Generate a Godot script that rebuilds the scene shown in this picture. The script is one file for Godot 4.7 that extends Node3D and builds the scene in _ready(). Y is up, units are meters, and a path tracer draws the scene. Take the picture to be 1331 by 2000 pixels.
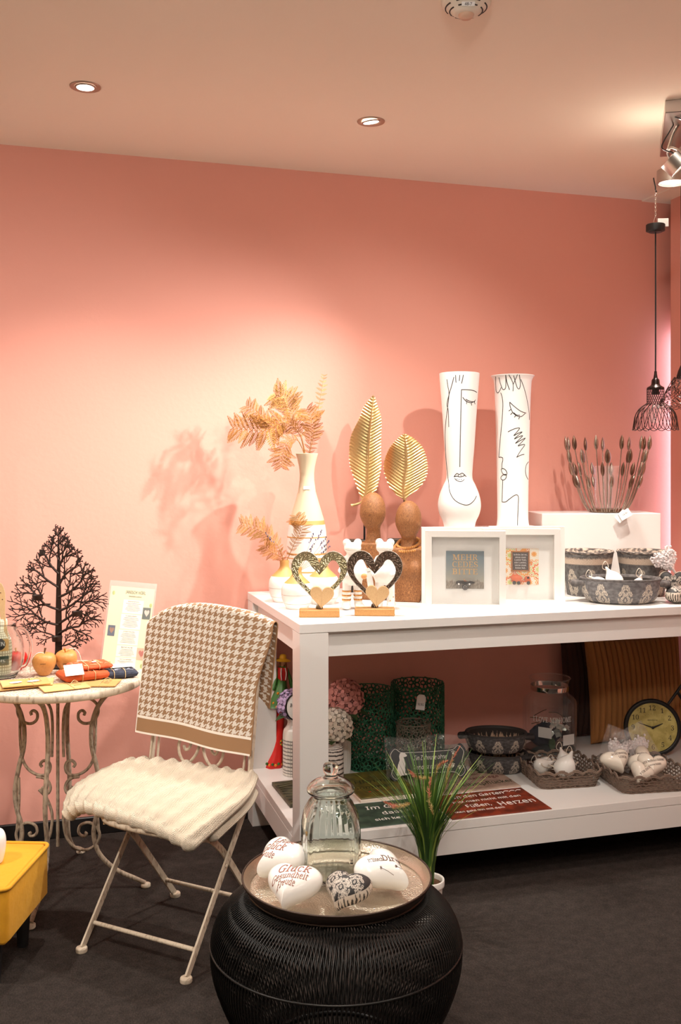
extends Node3D
# A gift shop corner: pink wall, white display table, folding chair, bistro table, wire pouf.
# x runs along the back wall, z towards the visitor, the back wall stands at z = -4.02.

const TOP := 0.928      # height of the display table's top
const SHELF := 0.231    # height of its lower shelf
const CEIL := 2.676
const BACK := -4.02
const GLOBE := 1.5    # strength of the globe lamp behind the visitor

var M := {}
var taken := {}
var rng := RandomNumberGenerator.new()


class Shape:
	var v := PackedVector3Array()
	var t := PackedVector2Array()
	var i := PackedInt32Array()
	var weld: Array = []

	func p(a: Vector3, uv := Vector2.ZERO) -> int:
		v.append(a)
		t.append(uv)
		return v.size() - 1

	func tri(a: int, b: int, c: int) -> void:      # counter-clockwise seen from outside
		i.append(a)
		i.append(c)
		i.append(b)

	func quad(a: int, b: int, c: int, d: int) -> void:
		tri(a, b, c)
		tri(a, c, d)

	func face(pts: Array, out: Vector3, uvs: Array = []) -> void:
		var q := pts.duplicate()
		var w := uvs.duplicate()
		if (q[1] - q[0]).cross(q[2] - q[0]).dot(out) < 0.0:
			q.reverse()
			w.reverse()
		var k := v.size()
		for j in q.size():
			p(q[j], w[j] if w.size() else Vector2.ZERO)
		for j in range(1, q.size() - 1):
			tri(k, k + j, k + j + 1)

	# rows of points; the outside is (along the row) x (from row to row)
	func sheet(rows: Array, wrap := false, us := 1.0, vs := 1.0) -> void:
		var k0 := v.size()
		var nr := rows.size()
		var nk: int = rows[0].size()
		for r in nr:
			var row: PackedVector3Array = rows[r]
			for k in nk:
				p(row[k], Vector2(us * k / (nk - 1.0), vs * (1.0 - r / (nr - 1.0))))
			if wrap:
				weld.append([k0 + r * nk, k0 + r * nk + nk - 1])
		for r in nr - 1:
			for k in nk - 1:
				var a := k0 + r * nk + k
				quad(a, a + 1, a + nk + 1, a + nk)

	func lathe(prof: Array, seg := 32, at := Vector3.ZERO, us := 1.0, squash := 1.0) -> void:
		var rows := []
		for q in prof:
			var row := PackedVector3Array()
			for k in seg + 1:
				var a: float = TAU * (k % seg) / seg
				row.append(at + Vector3(q.x * cos(a), q.y, -q.x * sin(a) * squash))
			rows.append(row)
		sheet(rows, true, us)

	func tube(pts: Array, rad, sides := 8, caps := true, closed := false) -> void:
		var n := pts.size()
		var rows := []
		var nrm := Vector3.ZERO
		var tprev := Vector3.ZERO
		for j in n:
			var a: Vector3 = pts[(j - 1 + n) % n] if closed else pts[maxi(j - 1, 0)]
			var b: Vector3 = pts[(j + 1) % n] if closed else pts[mini(j + 1, n - 1)]
			var tg := (b - a).normalized()
			if tg.length() < 0.5:
				tg = tprev
			if j == 0:
				nrm = tg.cross(Vector3.UP if absf(tg.y) < 0.9 else Vector3.RIGHT).normalized()
			else:
				nrm = (nrm - tg * nrm.dot(tg)).normalized()
			tprev = tg
			var bi := tg.cross(nrm)
			var r: float = rad[j] if rad is Array else rad
			var row := PackedVector3Array()
			for k in sides + 1:
				var an: float = TAU * (k % sides) / sides
				row.append(pts[j] + (nrm * cos(an) + bi * sin(an)) * r)
			rows.append(row)
		if closed:
			# bring the first ring back, turned to where the frame has come
			var best := 0
			var d := INF
			for s in sides:
				var dd: float = rows[n - 1][0].distance_to(rows[0][s])
				if dd < d:
					d = dd
					best = s
			var row := PackedVector3Array()
			for k in sides + 1:
				row.append(rows[0][(k + best) % sides])
			rows.append(row)
		var len := 0.0
		for j in n - 1:
			len += (pts[j + 1] - pts[j]).length()
		var w0: float = rad[0] if rad is Array else rad
		sheet(rows, true, 1.0, maxf(1.0, roundf(len / (TAU * maxf(w0, 0.0005)))))
		if caps and not closed:
			for e in 2:
				var row: PackedVector3Array = rows[0 if e == 0 else n - 1]
				var k0 := v.size()
				var mid := p(pts[0 if e == 0 else n - 1])
				for k in sides:
					p(row[k])
				for k in sides:
					if e == 0:
						tri(mid, k0 + 1 + (k + 1) % sides, k0 + 1 + k)
					else:
						tri(mid, k0 + 1 + k, k0 + 1 + (k + 1) % sides)

	func box(c: Vector3, s: Vector3, bev := 0.0, basis := Basis.IDENTITY) -> void:
		var h := s / 2.0
		var b := minf(bev, minf(h.x, minf(h.y, h.z)) * 0.9)
		for a in 3:
			var u := (a + 1) % 3
			var w := (a + 2) % 3
			for sg in [-1.0, 1.0]:
				var pts := []
				var uvs := []
				for q in [[-1, -1], [1, -1], [1, 1], [-1, 1]]:
					var x := Vector3.ZERO
					x[a] = h[a] * sg
					x[u] = (h[u] - b) * q[0]
					x[w] = (h[w] - b) * q[1]
					pts.append(c + basis * x)
					uvs.append(Vector2(q[0] * 0.5 + 0.5, 0.5 - q[1] * 0.5) if a != 0 else Vector2(q[1] * 0.5 + 0.5, 0.5 - q[0] * 0.5))
				var o := Vector3.ZERO
				o[a] = sg
				face(pts, basis * o, uvs)
		if b <= 0.0:
			return
		for a in 3:
			var u := (a + 1) % 3
			var w := (a + 2) % 3
			for su in [-1.0, 1.0]:
				for sw in [-1.0, 1.0]:
					var pts := []
					for q in [[-1, 0], [1, 0], [1, 1], [-1, 1]]:
						var x := Vector3.ZERO
						x[a] = (h[a] - b) * q[0]
						x[u] = (h[u] - (b if q[1] else 0.0)) * su
						x[w] = (h[w] - (0.0 if q[1] else b)) * sw
						pts.append(c + basis * x)
					var o := Vector3.ZERO
					o[u] = su
					o[w] = sw
					face(pts, basis * o)
		for sx in [-1.0, 1.0]:
			for sy in [-1.0, 1.0]:
				for sz in [-1.0, 1.0]:
					var sg := Vector3(sx, sy, sz)
					var k := h - Vector3(b, b, b)
					face([c + basis * (Vector3(h.x, k.y, k.z) * sg), c + basis * (Vector3(k.x, h.y, k.z) * sg), c + basis * (Vector3(k.x, k.y, h.z) * sg)], basis * sg)

	# a polygon (counter-clockwise in x, y) with thickness from z0 to z1, its edges bevelled by b
	func prism(poly: PackedVector2Array, z0: float, z1: float, b := 0.0, smooth_sides := false) -> void:
		var n := poly.size()
		var ins := PackedVector2Array()
		for k in n:
			var e0 := (poly[k] - poly[(k - 1 + n) % n]).normalized()
			var e1 := (poly[(k + 1) % n] - poly[k]).normalized()
			var nn := Vector2(-(e0.y + e1.y), e0.x + e1.x)
			ins.append(poly[k] + (nn.normalized() * b if nn.length() > 0.01 else Vector2.ZERO))
		var lo := Vector2(INF, INF)
		var hi := -lo
		for q in poly:
			lo = lo.min(q)
			hi = hi.max(q)
		var sz := (hi - lo)
		var ix := Geometry2D.triangulate_polygon(poly)
		for s in 2:
			var k0 := v.size()
			for q in ins:
				var uv := Vector2((q.x - lo.x) / sz.x, 1.0 - (q.y - lo.y) / sz.y)
				p(Vector3(q.x, q.y, z1 if s == 0 else z0), uv)
			for k in range(0, ix.size(), 3):
				var a := poly[ix[k]]
				var cr := (poly[ix[k + 1]] - a).cross(poly[ix[k + 2]] - a)
				if (cr > 0.0) == (s == 0):
					tri(k0 + ix[k], k0 + ix[k + 1], k0 + ix[k + 2])
				else:
					tri(k0 + ix[k], k0 + ix[k + 2], k0 + ix[k + 1])
		var lv := [[ins, z0], [poly, z0 + b], [poly, z1 - b], [ins, z1]] if b > 0.0 else [[poly, z0], [poly, z1]]
		if smooth_sides:
			var rows := []
			for l in lv:
				var row := PackedVector3Array()
				for k in n + 1:
					row.append(Vector3(l[0][k % n].x, l[0][k % n].y, l[1]))
				rows.append(row)
			sheet(rows, true)
			return
		for j in lv.size() - 1:
			for k in n:
				var a: Vector2 = lv[j][0][k]
				var c: Vector2 = lv[j][0][(k + 1) % n]
				var d: Vector2 = lv[j + 1][0][(k + 1) % n]
				var e: Vector2 = lv[j + 1][0][k]
				var k0 := p(Vector3(a.x, a.y, lv[j][1]))
				p(Vector3(c.x, c.y, lv[j][1]))
				p(Vector3(d.x, d.y, lv[j + 1][1]))
				p(Vector3(e.x, e.y, lv[j + 1][1]))
				quad(k0, k0 + 1, k0 + 2, k0 + 3)

	# a band between two outlines of as many points, from z0 to z1
	func band(outer: PackedVector2Array, inner: PackedVector2Array, z0: float, z1: float) -> void:
		var n := outer.size()
		var order := [[outer, z0], [outer, z1], [outer, z1], [inner, z1], [inner, z1], [inner, z0], [inner, z0], [outer, z0]]
		for j in range(0, 8, 2):
			var rows := []
			for l in 2:
				var row := PackedVector3Array()
				for k in n + 1:
					var q: Vector2 = order[j + l][0][k % n]
					row.append(Vector3(q.x, q.y, order[j + l][1]))
				rows.append(row)
			sheet(rows, true, 12.0)

	func ball(c: Vector3, r: Vector3, seg := 16, rings := 10) -> void:
		var rows := []
		for j in rings + 1:
			var e: float = -PI / 2 + PI * j / rings
			var row := PackedVector3Array()
			for k in seg + 1:
				var a: float = TAU * (k % seg) / seg
				row.append(c + Vector3(r.x * cos(e) * cos(a), r.y * sin(e), -r.z * cos(e) * sin(a)))
			rows.append(row)
		sheet(rows, true)

	func move(from: int, tr: Transform3D) -> void:
		for k in range(from, v.size()):
			v[k] = tr * v[k]

	func add(o: Shape, tr := Transform3D.IDENTITY) -> void:
		var k0 := v.size()
		for k in o.v.size():
			v.append(tr * o.v[k])
		t.append_array(o.t)
		for k in o.i:
			i.append(k + k0)
		for w in o.weld:
			weld.append([w[0] + k0, w[1] + k0])

	func mesh(flip := false) -> ArrayMesh:
		var n := PackedVector3Array()
		n.resize(v.size())
		for k in range(0, i.size(), 3):
			var a := v[i[k]]
			var f := (v[i[k + 2]] - a).cross(v[i[k + 1]] - a)
			n[i[k]] += f
			n[i[k + 1]] += f
			n[i[k + 2]] += f
		for w in weld:
			var s := n[w[0]] + n[w[1]]
			n[w[0]] = s
			n[w[1]] = s
		for k in n.size():
			n[k] = n[k].normalized() if n[k].length_squared() > 1e-24 else Vector3.UP
			if flip:
				n[k] = -n[k]
		if flip:
			for k in range(0, i.size(), 3):
				var s := i[k + 1]
				i[k + 1] = i[k + 2]
				i[k + 2] = s
		var arr := []
		arr.resize(Mesh.ARRAY_MAX)
		arr[Mesh.ARRAY_VERTEX] = v
		arr[Mesh.ARRAY_NORMAL] = n
		arr[Mesh.ARRAY_TEX_UV] = t
		arr[Mesh.ARRAY_INDEX] = i
		var m := ArrayMesh.new()
		m.add_surface_from_arrays(Mesh.PRIMITIVE_TRIANGLES, arr)
		return m


# ---------------------------------------------------------------- naming and placing
func numbered(called: String) -> String:
	if not taken.has(called):
		taken[called] = 0
		return called
	taken[called] += 1
	return "%s_%03d" % [called, taken[called]]


func tag(o: Node3D, label := "", category := "", group := "", kind := "") -> Node3D:
	if label:
		o.set_meta("label", label)
	if category:
		o.set_meta("category", category)
	if group:
		o.set_meta("group", group)
	if kind:
		o.set_meta("kind", kind)
	return o


func thing(called: String, label: String, category: String, at := Vector3.ZERO, turn := 0.0, group := "") -> Node3D:
	var o := Node3D.new()
	o.name = numbered(called)
	add_child(o)
	o.position = at
	o.rotation.y = turn
	return tag(o, label, category, group)


func part(called: String, s, m: Material, parent: Node3D, at := Vector3.ZERO, basis := Basis.IDENTITY) -> MeshInstance3D:
	var o := MeshInstance3D.new()
	o.name = called if parent != self else numbered(called)
	o.mesh = s.mesh() if s is Shape else s
	o.material_override = m
	o.transform = Transform3D(basis, at)
	parent.add_child(o, true)
	return o


func solo(called: String, s, m: Material, label: String, category: String, at := Vector3.ZERO, turn := 0.0, group := "") -> MeshInstance3D:
	var o := part(called, s, m, self, at, Basis(Vector3.UP, turn))
	tag(o, label, category, group)
	return o


func struct(called: String, s, m: Material, label := "", parent: Node3D = self) -> MeshInstance3D:
	var o := part(called, s, m, parent)
	if parent == self:
		tag(o, label, "", "", "structure")
	return o


func again(root: Node3D, at: Vector3, turn: float, label: String) -> Node3D:
	var r: Node3D = root.duplicate()
	r.name = numbered(root.name.rstrip("_0123456789"))
	add_child(r)
	r.position = at
	r.rotation.y = turn
	r.set_meta("label", label)
	return r


func mat(called: String, color: Color, rough := 0.6, metal := 0.0, spec := 0.5) -> StandardMaterial3D:
	var m := StandardMaterial3D.new()
	m.resource_name = called
	m.albedo_color = color
	m.roughness = rough
	m.metallic = metal
	m.metallic_specular = spec
	M[called] = m
	return m


func rgb(r: int, g: int, b: int) -> Color:
	return Color8(r, g, b)


func tex(w: int, h: int, f: Callable) -> ImageTexture:
	var im := Image.create(w, h, false, Image.FORMAT_RGB8)
	for y in h:
		for x in w:
			im.set_pixel(x, y, f.call(x, y))
	return ImageTexture.create_from_image(im)


func noise(freq: float, sd := 1, oct := 3) -> FastNoiseLite:
	var n := FastNoiseLite.new()
	n.seed = sd
	n.frequency = freq
	n.fractal_octaves = oct
	return n


func noise_tex(freq: float, sd := 1, size := 256, normal := false, strength := 4.0) -> NoiseTexture2D:
	var t := NoiseTexture2D.new()
	t.width = size
	t.height = size
	t.seamless = true
	t.noise = noise(freq, sd, 4)
	t.as_normal_map = normal
	t.bump_strength = strength
	return t


func curve(pts: Array, steps := 6, closed := false) -> Array:
	# Catmull-Rom through the points
	var out := []
	var n := pts.size()
	for j in (n if closed else n - 1):
		var a = pts[(j - 1 + n) % n] if closed else pts[maxi(j - 1, 0)]
		var b = pts[j]
		var c = pts[(j + 1) % n]
		var d = pts[(j + 2) % n] if closed else pts[mini(j + 2, n - 1)]
		for s in steps:
			var u: float = float(s) / steps
			out.append(0.5 * (2.0 * b + (c - a) * u + (2.0 * a - 5.0 * b + 4.0 * c - d) * u * u + (3.0 * b - a - 3.0 * c + d) * u * u * u))
	if not closed:
		out.append(pts[n - 1])
	return out


func prof(pts: Array, steps := 4) -> Array:
	var q := []
	for x in pts:
		q.append(Vector2(x[0], x[1]))
	return curve(q, steps)


# lettering: width in metres (or height of a capital if width is 0); drawn in x, y and facing +z; bend(p) may lay it on a curved face
func letters(txt: String, font: String, cap: float, m: Material, parent: Node3D, at := Vector3.ZERO, basis := Basis.IDENTITY, bend = null, italic := 0.0, width := 0.0, called := "lettering") -> MeshInstance3D:
	var f := SystemFont.new()
	f.font_names = PackedStringArray([font])
	var tm := TextMesh.new()
	tm.text = txt
	tm.font = f
	tm.font_size = 32
	tm.pixel_size = cap / 23.0
	tm.depth = minf(0.0006, cap * 0.08)
	tm.curve_step = 2.0
	var arr := tm.get_mesh_arrays()
	var v: PackedVector3Array = arr[Mesh.ARRAY_VERTEX]
	if v.is_empty():
		return null
	var lo := INF
	var hi := -INF
	for q in v:
		lo = minf(lo, q.x)
		hi = maxf(hi, q.x)
	var sx := width / (hi - lo) if width > 0.0 else 1.0
	if bend != null:
		# cut the triangles small enough to follow a curved face
		var ind: PackedInt32Array = arr[Mesh.ARRAY_INDEX]
		var todo := []
		for k in range(0, ind.size(), 3):
			todo.append([v[ind[k]], v[ind[k + 1]], v[ind[k + 2]]])
		var fine := PackedVector3Array()
		var most := maxf(0.0035, cap * 0.16)
		while todo.size():
			var t: Array = todo.pop_back()
			var far := 0
			for e in 3:
				if t[e].distance_to(t[(e + 1) % 3]) > t[far].distance_to(t[(far + 1) % 3]):
					far = e
			var a: Vector3 = t[far]
			var b: Vector3 = t[(far + 1) % 3]
			var c: Vector3 = t[(far + 2) % 3]
			if a.distance_to(b) > most:
				var mid := (a + b) / 2.0
				todo.append([a, mid, c])
				todo.append([mid, b, c])
			else:
				fine.append_array([a, b, c])
		v = fine
		arr.clear()
		arr.resize(Mesh.ARRAY_MAX)
	for k in v.size():
		var q := v[k]
		q.x = q.x * sx + q.y * italic
		v[k] = bend.call(q) if bend != null else q
	arr[Mesh.ARRAY_VERTEX] = v
	if bend != null:
		pass
	else:
		arr[Mesh.ARRAY_TANGENT] = null
	var am := ArrayMesh.new()
	am.add_surface_from_arrays(Mesh.PRIMITIVE_TRIANGLES, arr)
	return part(called, am, m, parent, at, basis)


# surface nets of a distance field
func nets(f: Callable, lo: Vector3, hi: Vector3, cell: float) -> Shape:
	var s := Shape.new()
	var nx := int(ceil((hi.x - lo.x) / cell)) + 1
	var ny := int(ceil((hi.y - lo.y) / cell)) + 1
	var nz := int(ceil((hi.z - lo.z) / cell)) + 1
	var d := PackedFloat32Array()
	d.resize(nx * ny * nz)
	var q := 0
	for z in nz:
		for y in ny:
			for x in nx:
				d[q] = f.call(lo + Vector3(x, y, z) * cell)
				q += 1
	var ix := PackedInt32Array()
	ix.resize(nx * ny * nz)
	ix.fill(-1)
	var off := [0, 1, nx, nx + 1, nx * ny, nx * ny + 1, nx * ny + nx, nx * ny + nx + 1]
	var cor := [Vector3(0, 0, 0), Vector3(1, 0, 0), Vector3(0, 1, 0), Vector3(1, 1, 0), Vector3(0, 0, 1), Vector3(1, 0, 1), Vector3(0, 1, 1), Vector3(1, 1, 1)]
	var edges := [[0, 1], [2, 3], [4, 5], [6, 7], [0, 2], [1, 3], [4, 6], [5, 7], [0, 4], [1, 5], [2, 6], [3, 7]]
	for z in nz - 1:
		for y in ny - 1:
			for x in nx - 1:
				var b := (z * ny + y) * nx + x
				var neg := 0
				for o in off:
					if d[b + o] < 0.0:
						neg += 1
				if neg == 0 or neg == 8:
					continue
				var sum := Vector3.ZERO
				var cnt := 0
				for e in edges:
					var da := d[b + off[e[0]]]
					var db := d[b + off[e[1]]]
					if (da < 0.0) != (db < 0.0):
						sum += cor[e[0]].lerp(cor[e[1]], da / (da - db))
						cnt += 1
				var w := lo + (Vector3(x, y, z) + sum / cnt) * cell
				ix[b] = s.p(w, Vector2(atan2(w.x, w.z) / TAU + 0.5, w.y))
	for z in range(1, nz - 1):
		for y in range(1, ny - 1):
			for x in range(1, nx - 1):
				var b := (z * ny + y) * nx + x
				var inn := d[b] < 0.0
				if inn != (d[b + 1] < 0.0):
					nets_quad(s, inn, ix[b], ix[b - nx], ix[b - nx - nx * ny], ix[b - nx * ny])
				if inn != (d[b + nx] < 0.0):
					nets_quad(s, inn, ix[b], ix[b - nx * ny], ix[b - nx * ny - 1], ix[b - 1])
				if inn != (d[b + nx * ny] < 0.0):
					nets_quad(s, inn, ix[b], ix[b - 1], ix[b - 1 - nx], ix[b - nx])
	return s


func nets_quad(s: Shape, inn: bool, a: int, b: int, c: int, d: int) -> void:
	if a < 0 or b < 0 or c < 0 or d < 0:
		return
	if inn:
		s.quad(a, b, c, d)
	else:
		s.quad(a, d, c, b)


func smin(a: float, b: float, k: float) -> float:
	var h := clampf(0.5 + 0.5 * (b - a) / k, 0.0, 1.0)
	return lerpf(b, a, h) - k * h * (1.0 - h)


func sd_cone(p: Vector3, a: Vector3, b: Vector3, ra: float, rb: float) -> float:
	var ab := b - a
	var h := clampf((p - a).dot(ab) / ab.length_squared(), 0.0, 1.0)
	return (p - a - ab * h).length() - lerpf(ra, rb, h)


func sd_ball(p: Vector3, c: Vector3, r: Vector3) -> float:
	var q := (p - c) / r
	return (q.length() - 1.0) * minf(r.x, minf(r.y, r.z))


func heart(w: float, h: float, n := 48, notch := 0.0) -> PackedVector2Array:
	# counter-clockwise heart outline, point at the bottom (0, 0)
	var o := PackedVector2Array()
	for k in n:
		var a: float = TAU * k / n
		var x: float = 16.0 * pow(sin(a), 3)
		var y: float = 13.0 * cos(a) - 5.0 * cos(2 * a) - 2.0 * cos(3 * a) - cos(4 * a)
		o.append(Vector2(-x / 32.0 * w, (y + 17.0) / 29.0 * h))
	return o


func _ready() -> void:
	rng.seed = 7
	# ------------------------------------------------------------ camera
	var cam := Camera3D.new()
	cam.name = "camera"
	add_child(cam)
	cam.position = Vector3(0, 1.45, 0)
	cam.rotation.y = -0.29
	cam.near = 0.05
	cam.far = 60.0
	cam.projection = Camera3D.PROJECTION_FRUSTUM
	cam.size = 0.05 * 2.0 * 1000.0 / 1941.0
	cam.frustum_offset = Vector2(0, -0.05 * 93.0 / 1941.0)
	cam.current = true
	# ------------------------------------------------------------ surroundings
	var env := Environment.new()
	env.background_mode = Environment.BG_COLOR
	env.background_color = Color(0.62, 0.68, 0.8)
	env.background_energy_multiplier = 0.6
	env.tonemap_mode = Environment.TONE_MAPPER_LINEAR
	env.tonemap_exposure = 1.06
	env.sdfgi_enabled = true
	env.ssao_enabled = true
	env.ssil_enabled = true
	var we := WorldEnvironment.new()
	we.name = "surroundings"
	we.environment = env
	add_child(we)
	# ------------------------------------------------------------ lights of the room
	warm = Color(1.0, 0.975, 0.94)
	# the off-frame head of the spotlight bar, aimed at the left part of the wall
	spot_light("spot_on_left_wall", Vector3(2.185, 2.475, -2.885), Vector3(-0.9, 1.05, -4.0), 8.0, 31.0, 0.03, Color(1.0, 0.98, 0.965), 1.0)
	daylight_slit(0.32)
	materials()
	setting()
	ceiling_fittings()
	house_cabinet()
	ceiling_lamps()
	display_table()
	table_things()
	shelf_things()
	floor_things()


var warm: Color


func spot_light(called: String, at: Vector3, aim: Vector3, energy: float, angle: float, size: float, color: Color, soft := 1.0, parent: Node3D = self) -> SpotLight3D:
	var l := SpotLight3D.new()
	l.name = called
	parent.add_child(l, true)
	l.look_at_from_position(at, aim, Vector3.UP if absf((aim - at).normalized().y) < 0.98 else Vector3.FORWARD)
	l.light_energy = energy
	l.spot_angle = angle
	l.spot_angle_attenuation = soft
	l.spot_range = 14.0
	l.spot_attenuation = 2.0
	l.light_size = size
	l.light_color = color
	l.shadow_enabled = true
	return l


func daylight_slit(energy: float) -> void:
	# daylight from the window behind the pier, through the slit between pier and back wall
	var l := AreaLight3D.new()
	l.name = "daylight_behind_pier"
	add_child(l)
	l.area_size = Vector2(0.05, 1.9)
	l.area_normalize_energy = true
	l.light_energy = energy
	l.light_color = Color(0.80, 0.86, 1.0)
	l.area_range = 6.0
	l.shadow_enabled = true
	l.look_at_from_position(Vector3(2.86, 1.12, BACK + 0.033), Vector3(0.0, 1.12, BACK + 0.033), Vector3.UP)


func materials() -> void:
	var m: StandardMaterial3D
	m = mat("pink_paint", rgb(231, 165, 148), 0.62, 0.0, 0.4)
	m.normal_enabled = true
	m.normal_texture = noise_tex(0.045, 3, 512, true, 2.2)
	m.normal_scale = 0.1
	m.uv1_triplanar = true
	m.uv1_world_triplanar = true
	m.uv1_scale = Vector3(1.6, 1.6, 1.6)
	m = mat("ceiling_paint", rgb(240, 226, 208), 0.85, 0.0, 0.3)
	m.normal_enabled = true
	m.normal_texture = M.pink_paint.normal_texture
	m.normal_scale = 0.07
	m.uv1_triplanar = true
	m.uv1_world_triplanar = true
	m.uv1_scale = Vector3(2.5, 2.5, 2.5)
	mat("cream_paint", rgb(226, 214, 198), 0.8)
	mat("black_skirting", rgb(24, 22, 22), 0.45)
	m = mat("carpet", Color.WHITE, 1.0, 0.0, 0.1)
	var n1 := noise(0.9, 5, 2)
	var n2 := noise(0.03, 6, 3)
	var n3 := noise(0.3, 8, 2)
	m.albedo_texture = tex(512, 512, func(x, y):
		var k: float = 0.18 + 0.05 * n1.get_noise_2d(x, y) + 0.03 * n3.get_noise_2d(x, y * 0.35) + 0.022 * n2.get_noise_2d(x, y)
		return Color(k * 1.13, k * 1.0, k * 0.93))
	m.uv1_triplanar = true
	m.uv1_world_triplanar = true
	m.uv1_scale = Vector3(1.3, 1.3, 1.3)
	m.heightmap_enabled = true
	m.heightmap_texture = noise_tex(0.35, 9, 512)
	m.heightmap_scale = 0.25
	mat("white_lacquer", rgb(236, 233, 229), 0.32, 0.0, 0.5)
	mat("white_frame", rgb(238, 234, 228), 0.4)
	mat("brushed_steel", rgb(196, 190, 184), 0.32, 1.0)
	mat("mirror_steel", rgb(225, 222, 218), 0.1, 1.0)
	mat("black_metal", rgb(30, 27, 25), 0.42, 0.3)
	mat("black_plastic", rgb(26, 24, 24), 0.5)
	mat("white_plastic", rgb(228, 218, 200), 0.5)
	m = mat("lamp_glow", Color.WHITE, 0.4)
	m.emission_enabled = true
	m.emission = Color(1.0, 0.97, 0.92)
	m.emission_energy_multiplier = 4.0
	m = mat("globe_glow", Color.WHITE, 0.4)
	m.emission_enabled = true
	m.emission = Color(1.0, 0.95, 0.88)
	m.emission_energy_multiplier = 1.5
	mat("ink_black", rgb(28, 24, 22), 0.6)
	mat("ink_white", rgb(238, 234, 228), 0.6)
	mat("paper_white", rgb(244, 242, 238), 0.7)
	mat("twine", rgb(206, 178, 132), 0.85)
	# clear glass: thin panes, and solid glass for thick pieces
	m = mat("thin_glass", Color(1, 1, 1, 0.04), 0.02)
	m.transparency = BaseMaterial3D.TRANSPARENCY_ALPHA
	m = mat("solid_glass", Color(0.97, 1.0, 0.99, 0.0), 0.02)
	m.refraction_enabled = true
	m.refraction_scale = 0.05
	m.transparency = BaseMaterial3D.TRANSPARENCY_ALPHA
	m = mat("film", Color(1, 1, 1, 0.06), 0.08)
	m.transparency = BaseMaterial3D.TRANSPARENCY_ALPHA


func plain_box(lo: Vector3, hi: Vector3, bev := 0.0) -> Shape:
	var s := Shape.new()
	s.box((lo + hi) / 2.0, hi - lo, bev)
	return s


func setting() -> void:
	struct("floor", plain_box(Vector3(-2.7, -0.1, BACK - 0.2), Vector3(4.4, 0, 3.2)), M.carpet, "dark grey short pile carpet covering the shop floor")
	struct("ceiling", plain_box(Vector3(-2.7, CEIL, BACK - 0.2), Vector3(4.4, CEIL + 0.15, 3.2)), M.ceiling_paint, "off-white painted ceiling above the shop")
	struct("wall_back", plain_box(Vector3(-2.7, 0, BACK - 0.2), Vector3(4.4, CEIL, BACK)), M.pink_paint, "salmon pink painted wall behind the display table")
	struct("wall_left", plain_box(Vector3(-2.7, 0, BACK), Vector3(-2.5, CEIL, 3.2)), M.cream_paint, "cream painted side wall of the shop")
	struct("wall_front", plain_box(Vector3(-2.5, 0, 3.0), Vector3(4.4, CEIL, 3.2)), M.cream_paint, "cream painted wall across the shop")
	struct("wall_right", plain_box(Vector3(4.2, 0, BACK), Vector3(4.4, CEIL, 3.0)), M.cream_paint, "cream painted wall beyond the pier")
	var pier := struct("wall_pier", plain_box(Vector3(2.772, 0, BACK + 0.06), Vector3(3.2, CEIL, -1.6), 0.002), M.pink_paint, "pink painted pier standing just off the back wall")
	pier.set_meta("label", "pink painted pier standing just off the back wall")
	var bb := Shape.new()
	bb.box(Vector3(0.13, 0.035, BACK + 0.008), Vector3(5.26, 0.07, 0.016), 0.003)
	struct("baseboard_back", bb, M.black_skirting, "black skirting board along the pink wall")
	# a shadow joint where a lower ceiling board begins
	struct("trim_1", plain_box(Vector3(2.66, CEIL - 0.006, BACK), Vector3(3.4, CEIL + 0.01, -2.9)), M.ceiling_paint, "off-white ceiling board beside the spotlight bar")
	# window beyond the pier that the daylight comes from
	var w := Node3D.new()
	w.name = "window_1"
	add_child(w)
	tag(w, "tall narrow window hidden beyond the pink pier", "", "", "structure")
	var fr := Shape.new()
	fr.box(Vector3(4.19, 1.3, -3.6), Vector3(0.04, 2.0, 0.05), 0.003)
	fr.box(Vector3(4.19, 1.3, -3.0), Vector3(0.04, 2.0, 0.05), 0.003)
	fr.box(Vector3(4.19, 2.28, -3.3), Vector3(0.04, 0.05, 0.56), 0.003)
	fr.box(Vector3(4.19, 0.32, -3.3), Vector3(0.04, 0.05, 0.56), 0.003)
	part("window_frame", fr, M.white_lacquer, w)
	part("pane", plain_box(Vector3(4.185, 0.34, -3.58), Vector3(4.19, 2.26, -3.02)), M.thin_glass, w)


func house_cabinet() -> void:
	# stands just left of the picture; its edge shades the left margin of the wall
	var o := thing("house_cabinet", "tall white cabinet with gabled top left of the bistro table", "cabinet", Vector3(-0.68, 0, -3.81))
	var s := Shape.new()
	s.prism(PackedVector2Array([Vector2(-0.3, 0.06), Vector2(0.3, 0.06), Vector2(0.3, 1.88), Vector2(0.0, 2.25), Vector2(-0.3, 1.88)]), -0.19, 0.19, 0.002)
	part("body", s, M.white_lacquer, o)
	for sd in [-1.0, 1.0]:
		var d := part("door", plain_box(Vector3(minf(0.0, sd * 0.285) + 0.002, 0.1, 0.19), Vector3(maxf(0.0, sd * 0.285) - 0.002, 1.84, 0.21), 0.002), M.white_lacquer, o)
		s = Shape.new()
		s.ball(Vector3(sd * 0.03, 1.0, 0.222), Vector3.ONE * 0.012, 12, 8)
		part("knob", s, M.brushed_steel, d)
	for x in [-0.26, 0.26]:
		for z in [-0.15, 0.15]:
			part("foot", plain_box(Vector3(x - 0.03, 0, z - 0.03), Vector3(x + 0.03, 0.06, z + 0.03), 0.002), M.white_lacquer, o)


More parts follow.
